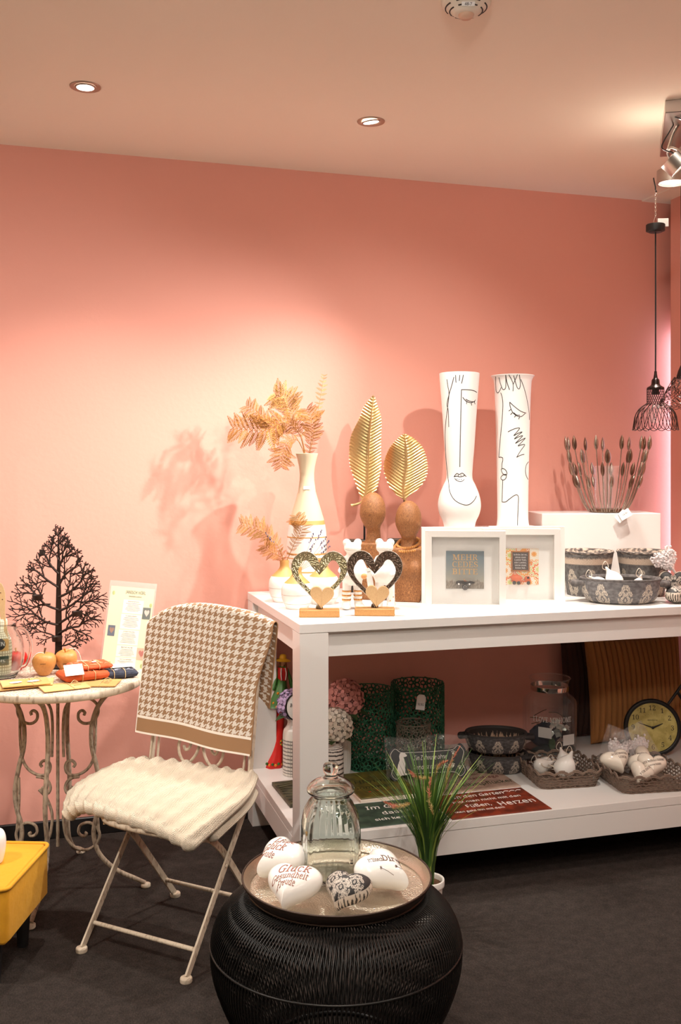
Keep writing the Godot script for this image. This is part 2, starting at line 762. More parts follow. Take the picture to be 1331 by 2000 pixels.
func downlight(at: Vector3, label: String, tilt: Basis, energy: float, aim: Vector3, angle := 55.0) -> Node3D:
	var o := thing("recessed_downlight", label, "ceiling light", at, 0.0, "recessed ceiling downlights")
	var ring := Shape.new()
	ring.lathe([Vector2(0.033, 0.004), Vector2(0.034, -0.0005), Vector2(0.034, -0.0005), Vector2(0.046, -0.004), Vector2(0.049, -0.003), Vector2(0.05, 0.0)], 40)
	part("rim", ring, M.downlight_rim, o)
	var cup := Shape.new()
	cup.lathe([Vector2(0.028, -0.0035), Vector2(0.031, -0.0045), Vector2(0.033, -0.003), Vector2(0.0335, 0.0)], 40)
	part("swivel_ring", cup, M.downlight_rim, o, Vector3(0, -0.001, 0), tilt)
	var lens := Shape.new()
	lens.lathe([Vector2(0.0, -0.004), Vector2(0.02, -0.0036), Vector2(0.0285, -0.0025), Vector2(0.0285, 0.0)], 32)
	part("lamp_lens", lens, M.lamp_glow, o, Vector3(0, -0.002, 0), tilt)
	spot_light("downlight_beam", at + Vector3(0, -0.03, 0), aim, energy, angle, 0.028, warm, 1.0)
	return o


func ceiling_fittings() -> void:
	mat("downlight_rim", rgb(176, 150, 132), 0.4, 0.6)
	downlight(Vector3(0.128, CEIL, -3.327), "round recessed downlight near the corner above the bistro table", Basis.IDENTITY, 2.4, Vector3(0.2, 0, -3.2))
	downlight(Vector3(1.12, CEIL, -3.372), "round recessed downlight with tilted lamp above the display table", Basis(Vector3(0.5, 0, 1).normalized(), 0.18), 3.0, Vector3(0.95, 0, -3.2))
	var more := [[1.76, -2.36, "round recessed downlight beside the spotlight bar aimed at the table", 1.25, 0.9, -3.8, 2.2, 45.0], [0.1, -1.3, "round recessed downlight above the walkway by the left wall", 0.3, 0.0, -1.8, 1.0, 68.0], [1.9, -1.2, "round recessed downlight above the walkway in front of the pier", 1.8, 0.0, -1.8, 1.0, 68.0], [0.1, 0.8, "round recessed downlight far behind beside the left wall", 0.3, 0.0, 0.8, 1.5, 70.0], [1.9, 0.8, "round recessed downlight far behind beside the right wall", 1.7, 0.0, 0.8, 1.5, 70.0], [-1.4, -2.2, "round recessed downlight above the left corner of the shop", -1.2, 0.0, -2.2, 4.2, 68.0]]
	for q in more:
		downlight(Vector3(q[0], CEIL, q[1]), q[2], Basis.IDENTITY, q[6], Vector3(q[3], q[4], q[5]), q[7])
	smoke_detector()
	# a glass globe lamp hanging in the shop behind the visitor
	var g := thing("globe_pendant_lamp", "white glass globe lamp hanging in the middle of the shop", "pendant lamp", Vector3(0.23, 0, -0.58))
	var s := Shape.new()
	s.ball(Vector3(0, 2.3, 0), Vector3.ONE * 0.09, 24, 16)
	part("lamp_globe", s, M.globe_glow, g)
	s = Shape.new()
	s.tube([Vector3(0, CEIL, 0), Vector3(0, 2.385, 0)], 0.004, 6)
	part("cord", s, M.black_plastic, g)
	var l := OmniLight3D.new()
	l.name = "globe_light"
	add_child(l)
	l.position = Vector3(0.23, 2.3, -0.58)
	l.light_energy = GLOBE
	l.light_size = 0.09
	l.omni_range = 12.0
	l.omni_attenuation = 2.0
	l.light_color = warm
	l.shadow_enabled = true


func smoke_detector() -> void:
	var o := thing("smoke_detector", "round cream smoke detector on the ceiling reading 48-7", "smoke detector", Vector3(1.062, CEIL, -2.405), -0.29)
	var b := Shape.new()
	b.lathe([Vector2(0.0, -0.046), Vector2(0.028, -0.046), Vector2(0.034, -0.043), Vector2(0.054, -0.028), Vector2(0.06, -0.022), Vector2(0.06, -0.022), Vector2(0.064, -0.02), Vector2(0.066, -0.014), Vector2(0.066, 0.0)], 48)
	part("body", b, M.white_plastic, o)
	var l := Shape.new()
	l.lathe([Vector2(0.0, -0.057), Vector2(0.014, -0.056), Vector2(0.019, -0.051), Vector2(0.021, -0.045)], 28)
	part("sensor_cap", l, mat("detector_cap", rgb(214, 176, 150), 0.35), o)
	for k in 4:
		for j in 2:
			var s := Shape.new()
			var pts := []
			for q in 9:
				var a: float = PI / 2 + k * PI / 2 + (q - 4) * 0.15
				var r: float = 0.043 + 0.011 * j
				pts.append(Vector3(r * cos(a), -0.0365 + 0.0085 * j - 0.0005, r * sin(a)))
			s.tube(pts, 0.0019, 6)
			part("vent_slot", s, M.ink_black, o)
	var tg := Shape.new()
	tg.box(Vector3.ZERO, Vector3(0.034, 0.011, 0.0008))
	var bs := Basis(Vector3.RIGHT, 0.83)
	var lab := part("number_label", tg, M.paper_white, o, Vector3(0, -0.0377, 0.0445), bs)
	letters("48-7", "Droid Sans", 0.007, M.ink_black, lab, Vector3(0, 0, 0.0008))


func display_table() -> void:
	var o := thing("display_table", "long white lacquered display table with a lower shelf", "table", Vector3(0.7986, 0, -3.144))
	# local: x to the right, z from 0 (front) to -0.865 (wall)
	var L := 1.95
	var D := 0.865
	var s := Shape.new()
	s.box(Vector3(L / 2, TOP - 0.0155, -D / 2), Vector3(L, 0.031, D), 0.0015)
	part("tabletop", s, M.white_lacquer, o)
	for x in [0.05, L - 0.05]:
		for z in [-0.05, -D + 0.05]:
			s = Shape.new()
			s.box(Vector3(x, (TOP - 0.032) / 2, z), Vector3(0.098, TOP - 0.032, 0.098), 0.0015)
			part("leg", s, M.white_lacquer, o)
	var yt := TOP - 0.031
	s = plain_box(Vector3(0.1, yt - 0.084, -0.045), Vector3(L - 0.1, yt, -0.022), 0.001)
	part("apron", s, M.white_lacquer, o)
	part("apron", plain_box(Vector3(0.1, yt - 0.084, -D + 0.022), Vector3(L - 0.1, yt, -D + 0.045), 0.001), M.white_lacquer, o)
	for x in [0.022, L - 0.045]:
		part("apron", plain_box(Vector3(x, yt - 0.084, -D + 0.1), Vector3(x + 0.023, yt, -0.1), 0.001), M.white_lacquer, o)
	# the shelf board, notched round the legs, and the rails under it
	s = Shape.new()
	var poly := PackedVector2Array()
	for q in [[0.1, 0], [L - 0.1, 0], [L - 0.1, 0.1], [L - 0.001, 0.1], [L - 0.001, D - 0.1], [L - 0.1, D - 0.1], [L - 0.1, D], [0.1, D], [0.1, D - 0.1], [0.001, D - 0.1], [0.001, 0.1], [0.1, 0.1]]:
		poly.append(Vector2(q[0], q[1]))
	s.prism(poly, 0.0, 0.031, 0.001)
	s.move(0, Transform3D(Basis(Vector3.RIGHT, -PI / 2), Vector3(0, SHELF - 0.031, 0)))
	part("shelf_board", s, M.white_lacquer, o)
	var ys := SHELF - 0.0325
	part("rail", plain_box(Vector3(0.1, ys - 0.081, -0.024), Vector3(L - 0.1, ys, -0.001), 0.001), M.white_lacquer, o)
	part("rail", plain_box(Vector3(0.1, ys - 0.081, -D + 0.001), Vector3(L - 0.1, ys, -D + 0.024), 0.001), M.white_lacquer, o)
	for x in [0.001, L - 0.024]:
		part("rail", plain_box(Vector3(x, ys - 0.081, -D + 0.1), Vector3(x + 0.023, ys, -0.1), 0.001), M.white_lacquer, o)


# ---------------------------------------------------------------- shared decoration
func wood_tex(c1: Color, c2: Color, sd: int, stretch := 9.0) -> ImageTexture:
	var n := noise(0.035, sd, 3)
	var f := noise(0.25, sd + 1, 2)
	return tex(256, 256, func(x, y):
		var a: float = n.get_noise_2d(x * stretch * 0.35, y * 0.35)
		var k: float = 0.5 + 0.5 * sin(26.0 * a + 0.05 * x) * 0.6 + 0.4 * f.get_noise_2d(x * 2.0, y * 0.12)
		return c1.lerp(c2, clampf(k, 0.0, 1.0)))


func local_tri(m: StandardMaterial3D, s: float) -> StandardMaterial3D:
	m.uv1_triplanar = true
	m.uv1_scale = Vector3(s, s, s)
	return m


func leafy(u: float, v: float) -> float:
	# one damask motif; u in -1..1, v in 0 (foot)..1 (tip); more than 0 is painted
	var best := -1.0
	var au := absf(u)
	for q in [[0.0, 0.86, 0.17, 0.13, 0.0], [0.28, 0.80, 0.15, 0.24, -0.7], [0.55, 0.66, 0.13, 0.22, -1.1], [0.20, 0.60, 0.11, 0.2, -0.4], [0.0, 0.62, 0.09, 0.1, 0.0], [0.40, 0.46, 0.12, 0.2, -0.9], [0.0, 0.40, 0.10, 0.15, 0.0], [0.30, 0.26, 0.15, 0.22, 0.6], [0.62, 0.24, 0.16, 0.2, 0.9], [0.78, 0.42, 0.1, 0.13, 0.2], [0.42, 0.08, 0.2, 0.1, 0.2], [0.0, 0.16, 0.14, 0.12, 0.0]]:
		var dx: float = au - q[0]
		var dy: float = (v - q[1]) * 1.6
		var c := cos(q[4])
		var s := sin(q[4])
		var ex: float = (dx * c - dy * s) / q[2]
		var ey: float = (dx * s + dy * c) / (q[3] * 1.1)
		var an := atan2(ey, ex)
		var r := sqrt(ex * ex + ey * ey)
		var k: float = 1.0 + 0.16 * cos(an * 7.0) - r
		if r < 0.45 and absf(ex) < 0.16:
			k = -0.2
		best = maxf(best, k)
	return best


func soft_heart(w: float, h: float, n: int) -> PackedVector2Array:
	var o := heart(w, h, n)
	for rep in 5:
		var q := o.duplicate()
		for k in n:
			q[k] = o[k] * 0.5 + (o[(k + 1) % n] + o[(k + n - 1) % n]) * 0.25
		o = q
	return o


func puffy_table(w: float, h: float) -> PackedFloat32Array:
	var o := soft_heart(w, h, 56)
	var c := Vector2(0, h * 0.58)
	var t := PackedFloat32Array()
	t.resize(181)
	t.fill(-1.0)
	for k in 56 * 12:
		var q := o[k / 12].lerp(o[(k / 12 + 1) % 56], (k % 12) / 12.0)
		var a := (q - c).angle() + PI
		t[clampi(int(round(a / TAU * 180.0)), 0, 180)] = (q - c).length()
	var last := 0.0
	for rep in 2:
		for k in 181:
			if t[k] < 0.0:
				t[k] = last if last > 0.0 else -1.0
			else:
				last = t[k]
	t[180] = t[0]
	return t


# a cushion-like heart in x, y (point at 0, 0) that swells by th on both sides
func puffy(w: float, h: float, th: float, n := 56, rings := 10) -> Shape:
	var o := soft_heart(w, h, n)
	var c := Vector2(0, h * 0.58)
	var s := Shape.new()
	var rows := []
	for j in range(-rings, rings + 1):
		var e: float = PI / 2 * j / rings
		var row := PackedVector3Array()
		for k in n + 1:
			var q: Vector2 = c + (o[k % n] - c) * pow(cos(e), 0.8)
			row.append(Vector3(q.x, q.y, th * sin(e)))
		rows.append(row)
	s.sheet(rows, true, 6.0)
	return s


func on_puffy(t: PackedFloat32Array, h: float, th: float, q: Vector3, lift := 0.0007) -> Vector3:
	var d := Vector2(q.x, q.y - h * 0.58)
	var a: float = (d.angle() + PI) / TAU * 180.0
	var k := int(a)
	var r: float = lerpf(t[k], t[mini(k + 1, 180)], a - k)
	var s: float = minf(d.length() / r, 0.999)
	return Vector3(q.x, q.y, th * sqrt(1.0 - pow(s, 2.5)) + q.z + lift)


# ---------------------------------------------------------------- dried fern, lavender
var pinnae := []


func pinna_shape(n: int, curl: float) -> Shape:
	# one side leaf of a fern: midrib along +x, length 1, small teeth on both sides
	var s := Shape.new()
	var mid := func(u: float) -> Vector3: return Vector3(u, curl * u * u * 0.4, -0.25 * curl * u * u)
	var pts := []
	for k in 6:
		pts.append((mid as Callable).call(k / 5.0))
	s.tube(pts, [0.014, 0.013, 0.011, 0.009, 0.007, 0.004], 4, false)
	for k in n:
		var u: float = (k + 0.6) / n
		var l: float = 0.19 * pow(sin(PI * pow(u, 0.55)), 0.8) + 0.02
		var a: Vector3 = (mid as Callable).call(u)
		for sd in [-1.0, 1.0]:
			var tip: Vector3 = a + Vector3(l * 0.55, l * sd, 0.05 * sin(k * 2.1 + sd) * l * 4.0)
			var w := Vector3(0.55 / n, 0, 0)
			var side: Vector3 = (a + tip) / 2.0 + Vector3(0, 0, 0.02)
			s.face([a - w, side + w * 0.9, tip, side - w * 0.9], Vector3(0, 0, 1))
	return s


func fern_frond(label: String, pts: Array, first: float, longest: float, pairs: int, m: Material, group: String, face_dir: Vector3) -> Node3D:
	if pinnae.is_empty():
		for k in 3:
			pinnae.append(pinna_shape(11, [0.1, 0.5, -0.35][k]).mesh())
	var path := curve(pts, 8)
	var o := thing("dried_fern_frond", label, "dried fern", path[0], 0.0, group)
	var loc := []
	for q in path:
		loc.append(q - path[0])
	var rad := []
	for k in loc.size():
		rad.append(lerpf(0.0017, 0.0005, float(k) / loc.size()))
	var st := Shape.new()
	st.tube(loc, rad, 5)
	part("stem", st, m, o)
	var n := loc.size()
	pairs = int(pairs * 1.35)
	for k in pairs:
		var u: float = first + (1.0 - first) * (k + 0.5) / pairs
		var fi: float = u * (n - 1)
		var j := mini(int(fi), n - 2)
		var at: Vector3 = loc[j].lerp(loc[j + 1], fi - j)
		var tg: Vector3 = (loc[j + 1] - loc[j]).normalized()
		var nrm := (face_dir - tg * face_dir.dot(tg)).normalized()
		var sd := nrm.cross(tg)
		var w: float = (u - first) / (1.0 - first)
		var l: float = longest * (0.35 + 0.65 * sin(PI * pow(clampf(1.0 - w, 0.03, 1.0), 0.62))) * rng.randf_range(0.8, 1.15)
		for s in [-1.0, 1.0]:
			var xd: Vector3 = (sd * s + tg * rng.randf_range(0.35, 0.7) + nrm * rng.randf_range(-0.45, 0.45)).normalized()
			var zd := (nrm + sd * rng.randf_range(-0.4, 0.4))
			zd = (zd - xd * zd.dot(xd)).normalized()
			part("pinna", pinnae[rng.randi() % 3], m, o, at, Basis(xd * l, zd.cross(xd) * l, zd * l))
	return o


func lavender(label: String, a: Vector3, b: Vector3) -> void:
	var o := thing("lavender_sprig", label, "dried flower", a, 0.0, "dried lavender sprigs")
	var d := b - a
	var st := Shape.new()
	var path := curve([Vector3.ZERO, d * 0.5 + Vector3(0.004, 0.0, 0.0), d], 6)
	st.tube(path, 0.0006, 4)
	part("stem", st, M.lavender_stem, o)
	for k in 9:
		var s := Shape.new()
		var at: Vector3 = d * (1.0 - 0.028 * k) + Vector3(rng.randf_range(-1, 1), rng.randf_range(-0.5, 0.5), rng.randf_range(-1, 1)) * 0.0035
		s.ball(Vector3.ZERO, Vector3(0.0022, 0.0034, 0.0022) * rng.randf_range(0.8, 1.25), 6, 4)
		part("floret", s, M.lavender if k % 3 else M.lavender_dark, o, at, Basis(Vector3(1, 0, 0.4).normalized(), rng.randf_range(-0.6, 0.6)))


# ---------------------------------------------------------------- things on the display table
func table_things() -> void:
	var m: StandardMaterial3D
	mat("cream_clay", rgb(206, 188, 158), 0.85)
	mat("tan_glaze", rgb(206, 152, 88), 0.5)
	mat("white_glaze", rgb(243, 239, 233), 0.16)
	mat("satin_white", rgb(244, 241, 237), 0.42)
	mat("dry_fern", rgb(164, 110, 50), 0.9)
	mat("dry_fern_pale", rgb(186, 138, 76), 0.9)
	for k in ["dry_fern", "dry_fern_pale"]:
		M[k].backlight_enabled = true
		M[k].backlight = Color(0.25, 0.15, 0.07)
	mat("lavender", rgb(122, 112, 138), 0.9)
	mat("lavender_dark", rgb(78, 72, 100), 0.9)
	mat("lavender_stem", rgb(168, 146, 104), 0.9)
	tall_vase()
	bud_vases()
	heart_stands()
	frogs()
	gold_leaves()
	busts()
	face_vases()
	shadow_boxes()
	plinth_and_candle_holder()
	damask_ware()


func tall_vase() -> void:
	var at := Vector3(0.99, TOP, -3.78)
	var o := thing("tall_bottle_vase", "tall cream bottle vase with tan band and white striped foot", "vase", at, -0.26)
	var k := 0.00202
	# radius (pixels) over height
	var pts := []
	for q in [[0.0, 0], [30, 0], [33, 4], [37, 30], [39, 70], [39.5, 105], [37.8, 127], [35.5, 142], [33.6, 150], [33.6, 150], [29, 165], [23.5, 183], [17, 206], [14.2, 228], [13.8, 240], [15.5, 255], [19, 270], [21.8, 279], [21.2, 280], [19, 276], [13, 250], [11, 230]]:
		pts.append(Vector2(q[0], q[1]) * k)
	var bands := [[0, 7, M.white_glaze, "body"], [7, 9, M.tan_glaze, "painted_band"], [9, 21, M.cream_clay, "neck"]]
	for b in bands:
		var s := Shape.new()
		s.lathe(pts.slice(b[0], b[1] + 1), 48)
		part(b[3], s, b[2], o)
	for q in [[78, 1.3], [86, 2.0], [52, 1.6], [118, 1.4], [24, 1.2]]:
		var s := Shape.new()
		var r: float = 0.0
		for j in pts.size() - 1:
			if pts[j].y <= q[0] * k and pts[j + 1].y >= q[0] * k:
				r = lerpf(pts[j].x, pts[j + 1].x, inverse_lerp(pts[j].y, pts[j + 1].y, q[0] * k)) + 0.0004
				break
		s.lathe([Vector2(r - 0.001, (q[0] - q[1]) * k), Vector2(r, (q[0] - q[1] * 0.7) * k), Vector2(r, (q[0] + q[1] * 0.7) * k), Vector2(r - 0.001, (q[0] + q[1]) * k)], 48)
		part("painted_stripe", s, M.tan_glaze, o)
	var tg := Shape.new()
	tg.box(Vector3(0, 213 * k, 16.6 * k), Vector3(0.026, 0.012, 0.001), 0.0003, Basis(Vector3.RIGHT, -0.2))
	part("price_label", tg, M.paper_white, o)
	# fern in the vase
	var px := func(x: float, y: float, dz := 0.0) -> Vector3: return at + Vector3((x - 600.0) / 497.0 * 0.958, (1166.4 - y) / 497.0, (x - 600.0) / 497.0 * 0.28 + dz)
	var P := px as Callable
	var f := Vector3(-0.25, 0.1, 1)
	fern_frond("dried bracken frond arching left out of the tall vase", [P.call(597, 896), P.call(584, 848, 0.01), P.call(552, 826, 0.03), P.call(510, 842, 0.04), P.call(452, 836, 0.03)], 0.26, 0.085, 15, M.dry_fern, "dried ferns in the tall vase", f)
	fern_frond("dried bracken frond with curled tip above the tall vase", [P.call(599, 896), P.call(590, 850, -0.01), P.call(572, 810, 0.0), P.call(556, 782, 0.02), P.call(534, 770, 0.03)], 0.22, 0.07, 14, M.dry_fern_pale, "dried ferns in the tall vase", f)
	fern_frond("dense dried bracken frond upright over the vase mouth", [P.call(602, 896), P.call(606, 860, 0.02), P.call(606, 830, 0.03), P.call(596, 800, 0.03)], 0.1, 0.06, 11, M.dry_fern, "dried ferns in the tall vase", f)
	fern_frond("dried bracken frond drooping over the left of the vase mouth", [P.call(598, 896), P.call(580, 862, 0.03), P.call(560, 862, 0.05), P.call(545, 885, 0.06), P.call(543, 912, 0.06)], 0.3, 0.055, 10, M.dry_fern, "dried ferns in the tall vase", f)
	fern_frond("middle dried bracken frond behind the arching one", [P.call(600, 896), P.call(578, 850, -0.02), P.call(545, 838, -0.02), P.call(512, 812, -0.03), P.call(484, 792, -0.03)], 0.3, 0.05, 12, M.dry_fern_pale, "dried ferns in the tall vase", f)
	fern_frond("thin sparse dried stalk rising tallest from the vase", [P.call(604, 896), P.call(613, 850, 0.0), P.call(624, 790, 0.0), P.call(634, 732, 0.0)], 0.3, 0.022, 12, M.dry_fern_pale, "dried ferns in the tall vase", f)


func bud_vase(at: Vector3, sc: float, label: String) -> void:
	var o := thing("bud_vase", label, "vase", at, rng.randf() * 3.0, "small tan and white bud vases")
	var s := Shape.new()
	var pr := prof([[0, 0], [0.036, 0], [0.04, 0.003], [0.052, 0.025], [0.0575, 0.055], [0.055, 0.078], [0.047, 0.093]])
	for k in pr.size():
		pr[k] *= sc
	s.lathe(pr, 40)
	part("body", s, M.white_glaze, o)
	s = Shape.new()
	pr = prof([[0.047, 0.093], [0.036, 0.103], [0.022, 0.117], [0.0165, 0.13], [0.017, 0.148], [0.015, 0.149], [0.0135, 0.14]])
	for k in pr.size():
		pr[k] *= sc
	s.lathe(pr, 40)
	part("neck", s, M.tan_glaze, o)
	for q in [[0.073, 0.0561], [0.052, 0.0579], [0.02, 0.0507]]:
		s = Shape.new()
		s.lathe([Vector2(q[1] - 0.0012, q[0] - 0.001) * sc, Vector2(q[1], q[0]) * sc, Vector2(q[1] - 0.0012, q[0] + 0.0012) * sc], 40)
		part("brushed_line", s, M.grey_brush, o)


func bud_vases() -> void:
	mat("grey_brush", rgb(176, 166, 154), 0.3)
	var a := Vector3(0.88, TOP, -3.5)
	var b := Vector3(1.006, TOP, -3.6)
	var c := Vector3(0.878, TOP, -3.69)
	bud_vase(a, 1.0, "small striped bud vase in front holding lavender")
	bud_vase(b, 1.1, "small striped bud vase standing empty beside the frog")
	bud_vase(c, 1.05, "small striped bud vase at the back holding dried fern")
	var px := func(x: float, y: float, dz := 0.0) -> Vector3: return c + Vector3((x - 556.0) / 512.0 * 0.958, (1173.4 - y) / 512.0, (x - 556.0) / 512.0 * 0.28 + dz)
	var P := px as Callable
	var f := Vector3(-0.25, 0.1, 1)
	var g := "dried ferns in the bud vases"
	fern_frond("small dried fern leaning far left from a bud vase", [P.call(556, 1100), P.call(540, 1062, 0.02), P.call(510, 1036, 0.03), P.call(468, 1022, 0.03)], 0.2, 0.05, 12, M.dry_fern_pale, g, f)
	fern_frond("small dried fern rising in front of the tall vase", [P.call(558, 1100), P.call(572, 1062, 0.02), P.call(584, 1030, 0.03), P.call(574, 1006, 0.03)], 0.15, 0.045, 11, M.dry_fern, g, f)
	fern_frond("short dried fern spreading low over the bud vase", [P.call(555, 1100), P.call(545, 1085, 0.03), P.call(524, 1074, 0.04), P.call(512, 1062, 0.04)], 0.05, 0.045, 9, M.dry_fern, g, f)
	var q0 := a + Vector3(0, 0.13, 0)
	var ends := [[622, 1036, 0.03], [610, 1042, 0.0], [628, 1048, 0.05], [637, 1057, 0.02], [606, 1062, 0.03], [632, 1066, 0.06], [640, 1076, 0.04], [512, 1040, 0.05]]
	for k in 8:
		var e: Array = ends[k]
		var b2: Vector3 = a + Vector3((e[0] - 578.0) / 532.0 * 0.958, (1187.0 - e[1]) / 532.0, (e[0] - 578.0) / 532.0 * 0.28 + e[2])
		lavender("grey-violet lavender sprig in the front bud vase" if k < 7 else "grey-violet lavender sprig crossing the fern to the left", q0, b2)


func heart_stands() -> void:
	var m := mat("mango_wood", Color.WHITE, 0.6)
	m.albedo_texture = wood_tex(rgb(206, 158, 98), rgb(176, 122, 66), 21)
	local_tri(m, 9.0)
	m = mat("pale_wood", Color.WHITE, 0.7)
	m.albedo_texture = wood_tex(rgb(214, 180, 134), rgb(196, 156, 108), 27, 5.0)
	local_tri(m, 7.0)
	var bump := tex(128, 128, func(x, y):
		var k := 0.0
		for j in 9:
			var cx: float = fmod(j * 47.0 + 11.0, 128.0)
			var cy: float = fmod(j * 71.0 + 23.0, 128.0)
			var d: float = Vector2(wrapf(x - cx, -64, 64), wrapf(y - cy, -64, 64)).length()
			k = maxf(k, 1.0 - d / 16.0)
		return Color(k, k, k))
	for v in 2:
		var c: Color = [rgb(176, 166, 130), rgb(112, 96, 84)][v]
		m = mat(["hammered_silver", "hammered_bronze"][v], c, 0.34, 0.95)
		m.heightmap_enabled = true
		m.heightmap_texture = bump
		m.heightmap_scale = 0.35
		m.heightmap_flip_texture = true
		m.uv1_scale = Vector3(3, 1, 1)
	mat("cast_edge", rgb(206, 196, 184), 0.3, 0.95)
	for v in 2:
		var o := thing("heart_stand", ["hammered silvery open heart on wooden block beside the bud vases", "hammered dark bronze open heart on wooden block before the frog"][v], "ornament", [Vector3(0.906, TOP, -3.29), Vector3(1.098, TOP, -3.265)][v], [-0.27, -0.33][v], "open metal hearts on wooden blocks")
		var s := Shape.new()
		s.box(Vector3(0, 0.013, 0), Vector3(0.138, 0.026, 0.055), 0.003)
		part("wooden_base", s, M.mango_wood, o)
		var out := PackedVector2Array()
		var inn := PackedVector2Array()
		for k in 72:
			var a: float = TAU * k / 72
			var x: float = -16.0 * pow(sin(a), 3)
			var y: float = 13.0 * cos(a) - 5.0 * cos(2 * a) - 2.0 * cos(3 * a) - cos(4 * a)
			var q := Vector2(x / 32.0 * 0.192, (y + 17.0) / 29.0 * 0.198)
			out.append(q)
		for k in 72:
			var q := out[k]
			var c := Vector2(0, 0.112)
			var e0 := (out[(k + 1) % 72] - out[(k + 71) % 72]).normalized()
			var nn := Vector2(-e0.y, e0.x)
			var th := lerpf(0.013, 0.03, smoothstep(0.08, 0.17, q.y))
			var r := q + nn * th
			if k == 0:
				r = q + Vector2(0, -0.034)
			elif k == 1 or k == 71:
				r = q + Vector2(0, -0.034)
			if absf(r.x) < 0.003 and q.y < 0.06:
				r.x = 0.0
			if q.x < -0.002 and r.x > -0.001:
				r = Vector2(-0.001, r.y)
			if q.x > 0.002 and r.x < 0.001:
				r = Vector2(0.001, r.y)
			inn.append(r)
		s = Shape.new()
		s.band(out, inn, -0.008, 0.008)
		var hm := part("metal_heart", s, [M.hammered_silver, M.hammered_bronze][v], o, Vector3(0, 0.026, 0))
		var ed := Shape.new()
		var rim := []
		for q in out:
			rim.append(Vector3(q.x, q.y, 0.008))
		ed.tube(rim, 0.0011, 5, false, true)
		part("polished_edge", ed, M.cast_edge, hm)
		s = Shape.new()
		s.prism(heart(0.082, 0.078, 40), -0.007, 0.007, 0.0012, true)
		part("wooden_heart", s, M.pale_wood, o, Vector3(0.006, 0.026, 0.011), Basis(Vector3.BACK, -0.06))


func frogs() -> void:
	mat("gold_lustre", rgb(206, 152, 92), 0.25, 0.9)
	mat("orange_glaze", rgb(226, 168, 110), 0.3)
	var f := func(p: Vector3) -> float:
		var ax := Vector3(absf(p.x), p.y, p.z)
		var d := sd_ball(p, Vector3(0, 0.128, 0.0), Vector3(0.046, 0.042, 0.042))
		d = smin(d, sd_cone(p, Vector3(0, 0.15, 0), Vector3(0, 0.198, 0), 0.03, 0.021), 0.012)
		d = smin(d, sd_ball(p, Vector3(0, 0.22, 0.005), Vector3(0.032, 0.021, 0.029)), 0.006)
		d = smin(d, sd_ball(ax, Vector3(0.0205, 0.239, 0.0), Vector3(0.0148, 0.0148, 0.0148)), 0.003)
		d = smin(d, sd_cone(ax, Vector3(0.019, 0.105, 0), Vector3(0.022, 0.018, 0.0), 0.017, 0.0145), 0.006)
		d = smin(d, sd_ball(ax, Vector3(0.025, 0.011, 0.012), Vector3(0.017, 0.0115, 0.027)), 0.005)
		d = smin(d, sd_cone(ax, Vector3(0.027, 0.183, 0), Vector3(0.048, 0.140, 0.014), 0.0085, 0.007), 0.006)
		d = smin(d, sd_cone(ax, Vector3(0.048, 0.140, 0.014), Vector3(0.036, 0.125, 0.038), 0.007, 0.0075), 0.004)
		return maxf(d, -p.y)
	var mesh := nets(f, Vector3(-0.07, -0.006, -0.055), Vector3(0.07, 0.262, 0.055), 0.0042).mesh()
	for v in 2:
		var o := thing("frog_figurine", ["white ceramic frog figurine with gold striped socks and price tag", "white ceramic frog figurine with round belly and gold dotted boots"][v], "figurine", [Vector3(1.068, TOP, -3.43), Vector3(1.186, TOP, -3.41)][v], [-0.1, -0.5][v], "white ceramic frogs")
		part("body", mesh, M.white_glaze, o)
		var s := Shape.new()
		s.tube(curve([Vector3(-0.029, 0.216, 0.017), Vector3(-0.015, 0.214, 0.0315), Vector3(0.0, 0.215, 0.0343), Vector3(0.015, 0.214, 0.0315), Vector3(0.029, 0.216, 0.017)], 5), 0.0007, 5)
		part("mouth", s, M.grey_brush, o)
		for sd in [-1.0, 1.0]:
			for j in 3:
				s = Shape.new()
				if v == 0:
					var y := 0.034 + 0.0155 * j
					s.lathe([Vector2(0.0142, y - 0.0032), Vector2(0.0168, y - 0.0026), Vector2(0.0172, y + 0.0026), Vector2(0.0145, y + 0.0032)], 24, Vector3(sd * (0.0216 - 0.0005 * j), 0, 0))
					part("sock_stripe", s, M.gold_lustre, o)
				else:
					for q in 3:
						var a: float = q * 2.1 + j * 0.8
						s.ball(Vector3(sd * 0.0216 + 0.0153 * sin(a), 0.03 + 0.013 * j + 0.003 * q, 0.0153 * cos(a)), Vector3(0.0022, 0.0022, 0.0022), 8, 5)
					part("gold_dots", s, M.gold_lustre, o)
		if v == 0:
			s = Shape.new()
			s.box(Vector3(0, -0.034, 0), Vector3(0.022, 0.07, 0.0008))
			var tg := part("price_tag", s, M.paper_white, o, Vector3(0.052, 0.148, 0.028), Basis(Vector3.BACK, 0.16))
			letters("Frosch", "Droid Sans", 0.0032, M.ink_black, tg, Vector3(0, -0.012, 0.0007))
			s = Shape.new()
			s.ball(Vector3(0.034, 0.122, 0.044), Vector3(0.011, 0.011, 0.007), 14, 8)
			part("held_disc", s, M.orange_glaze, o)


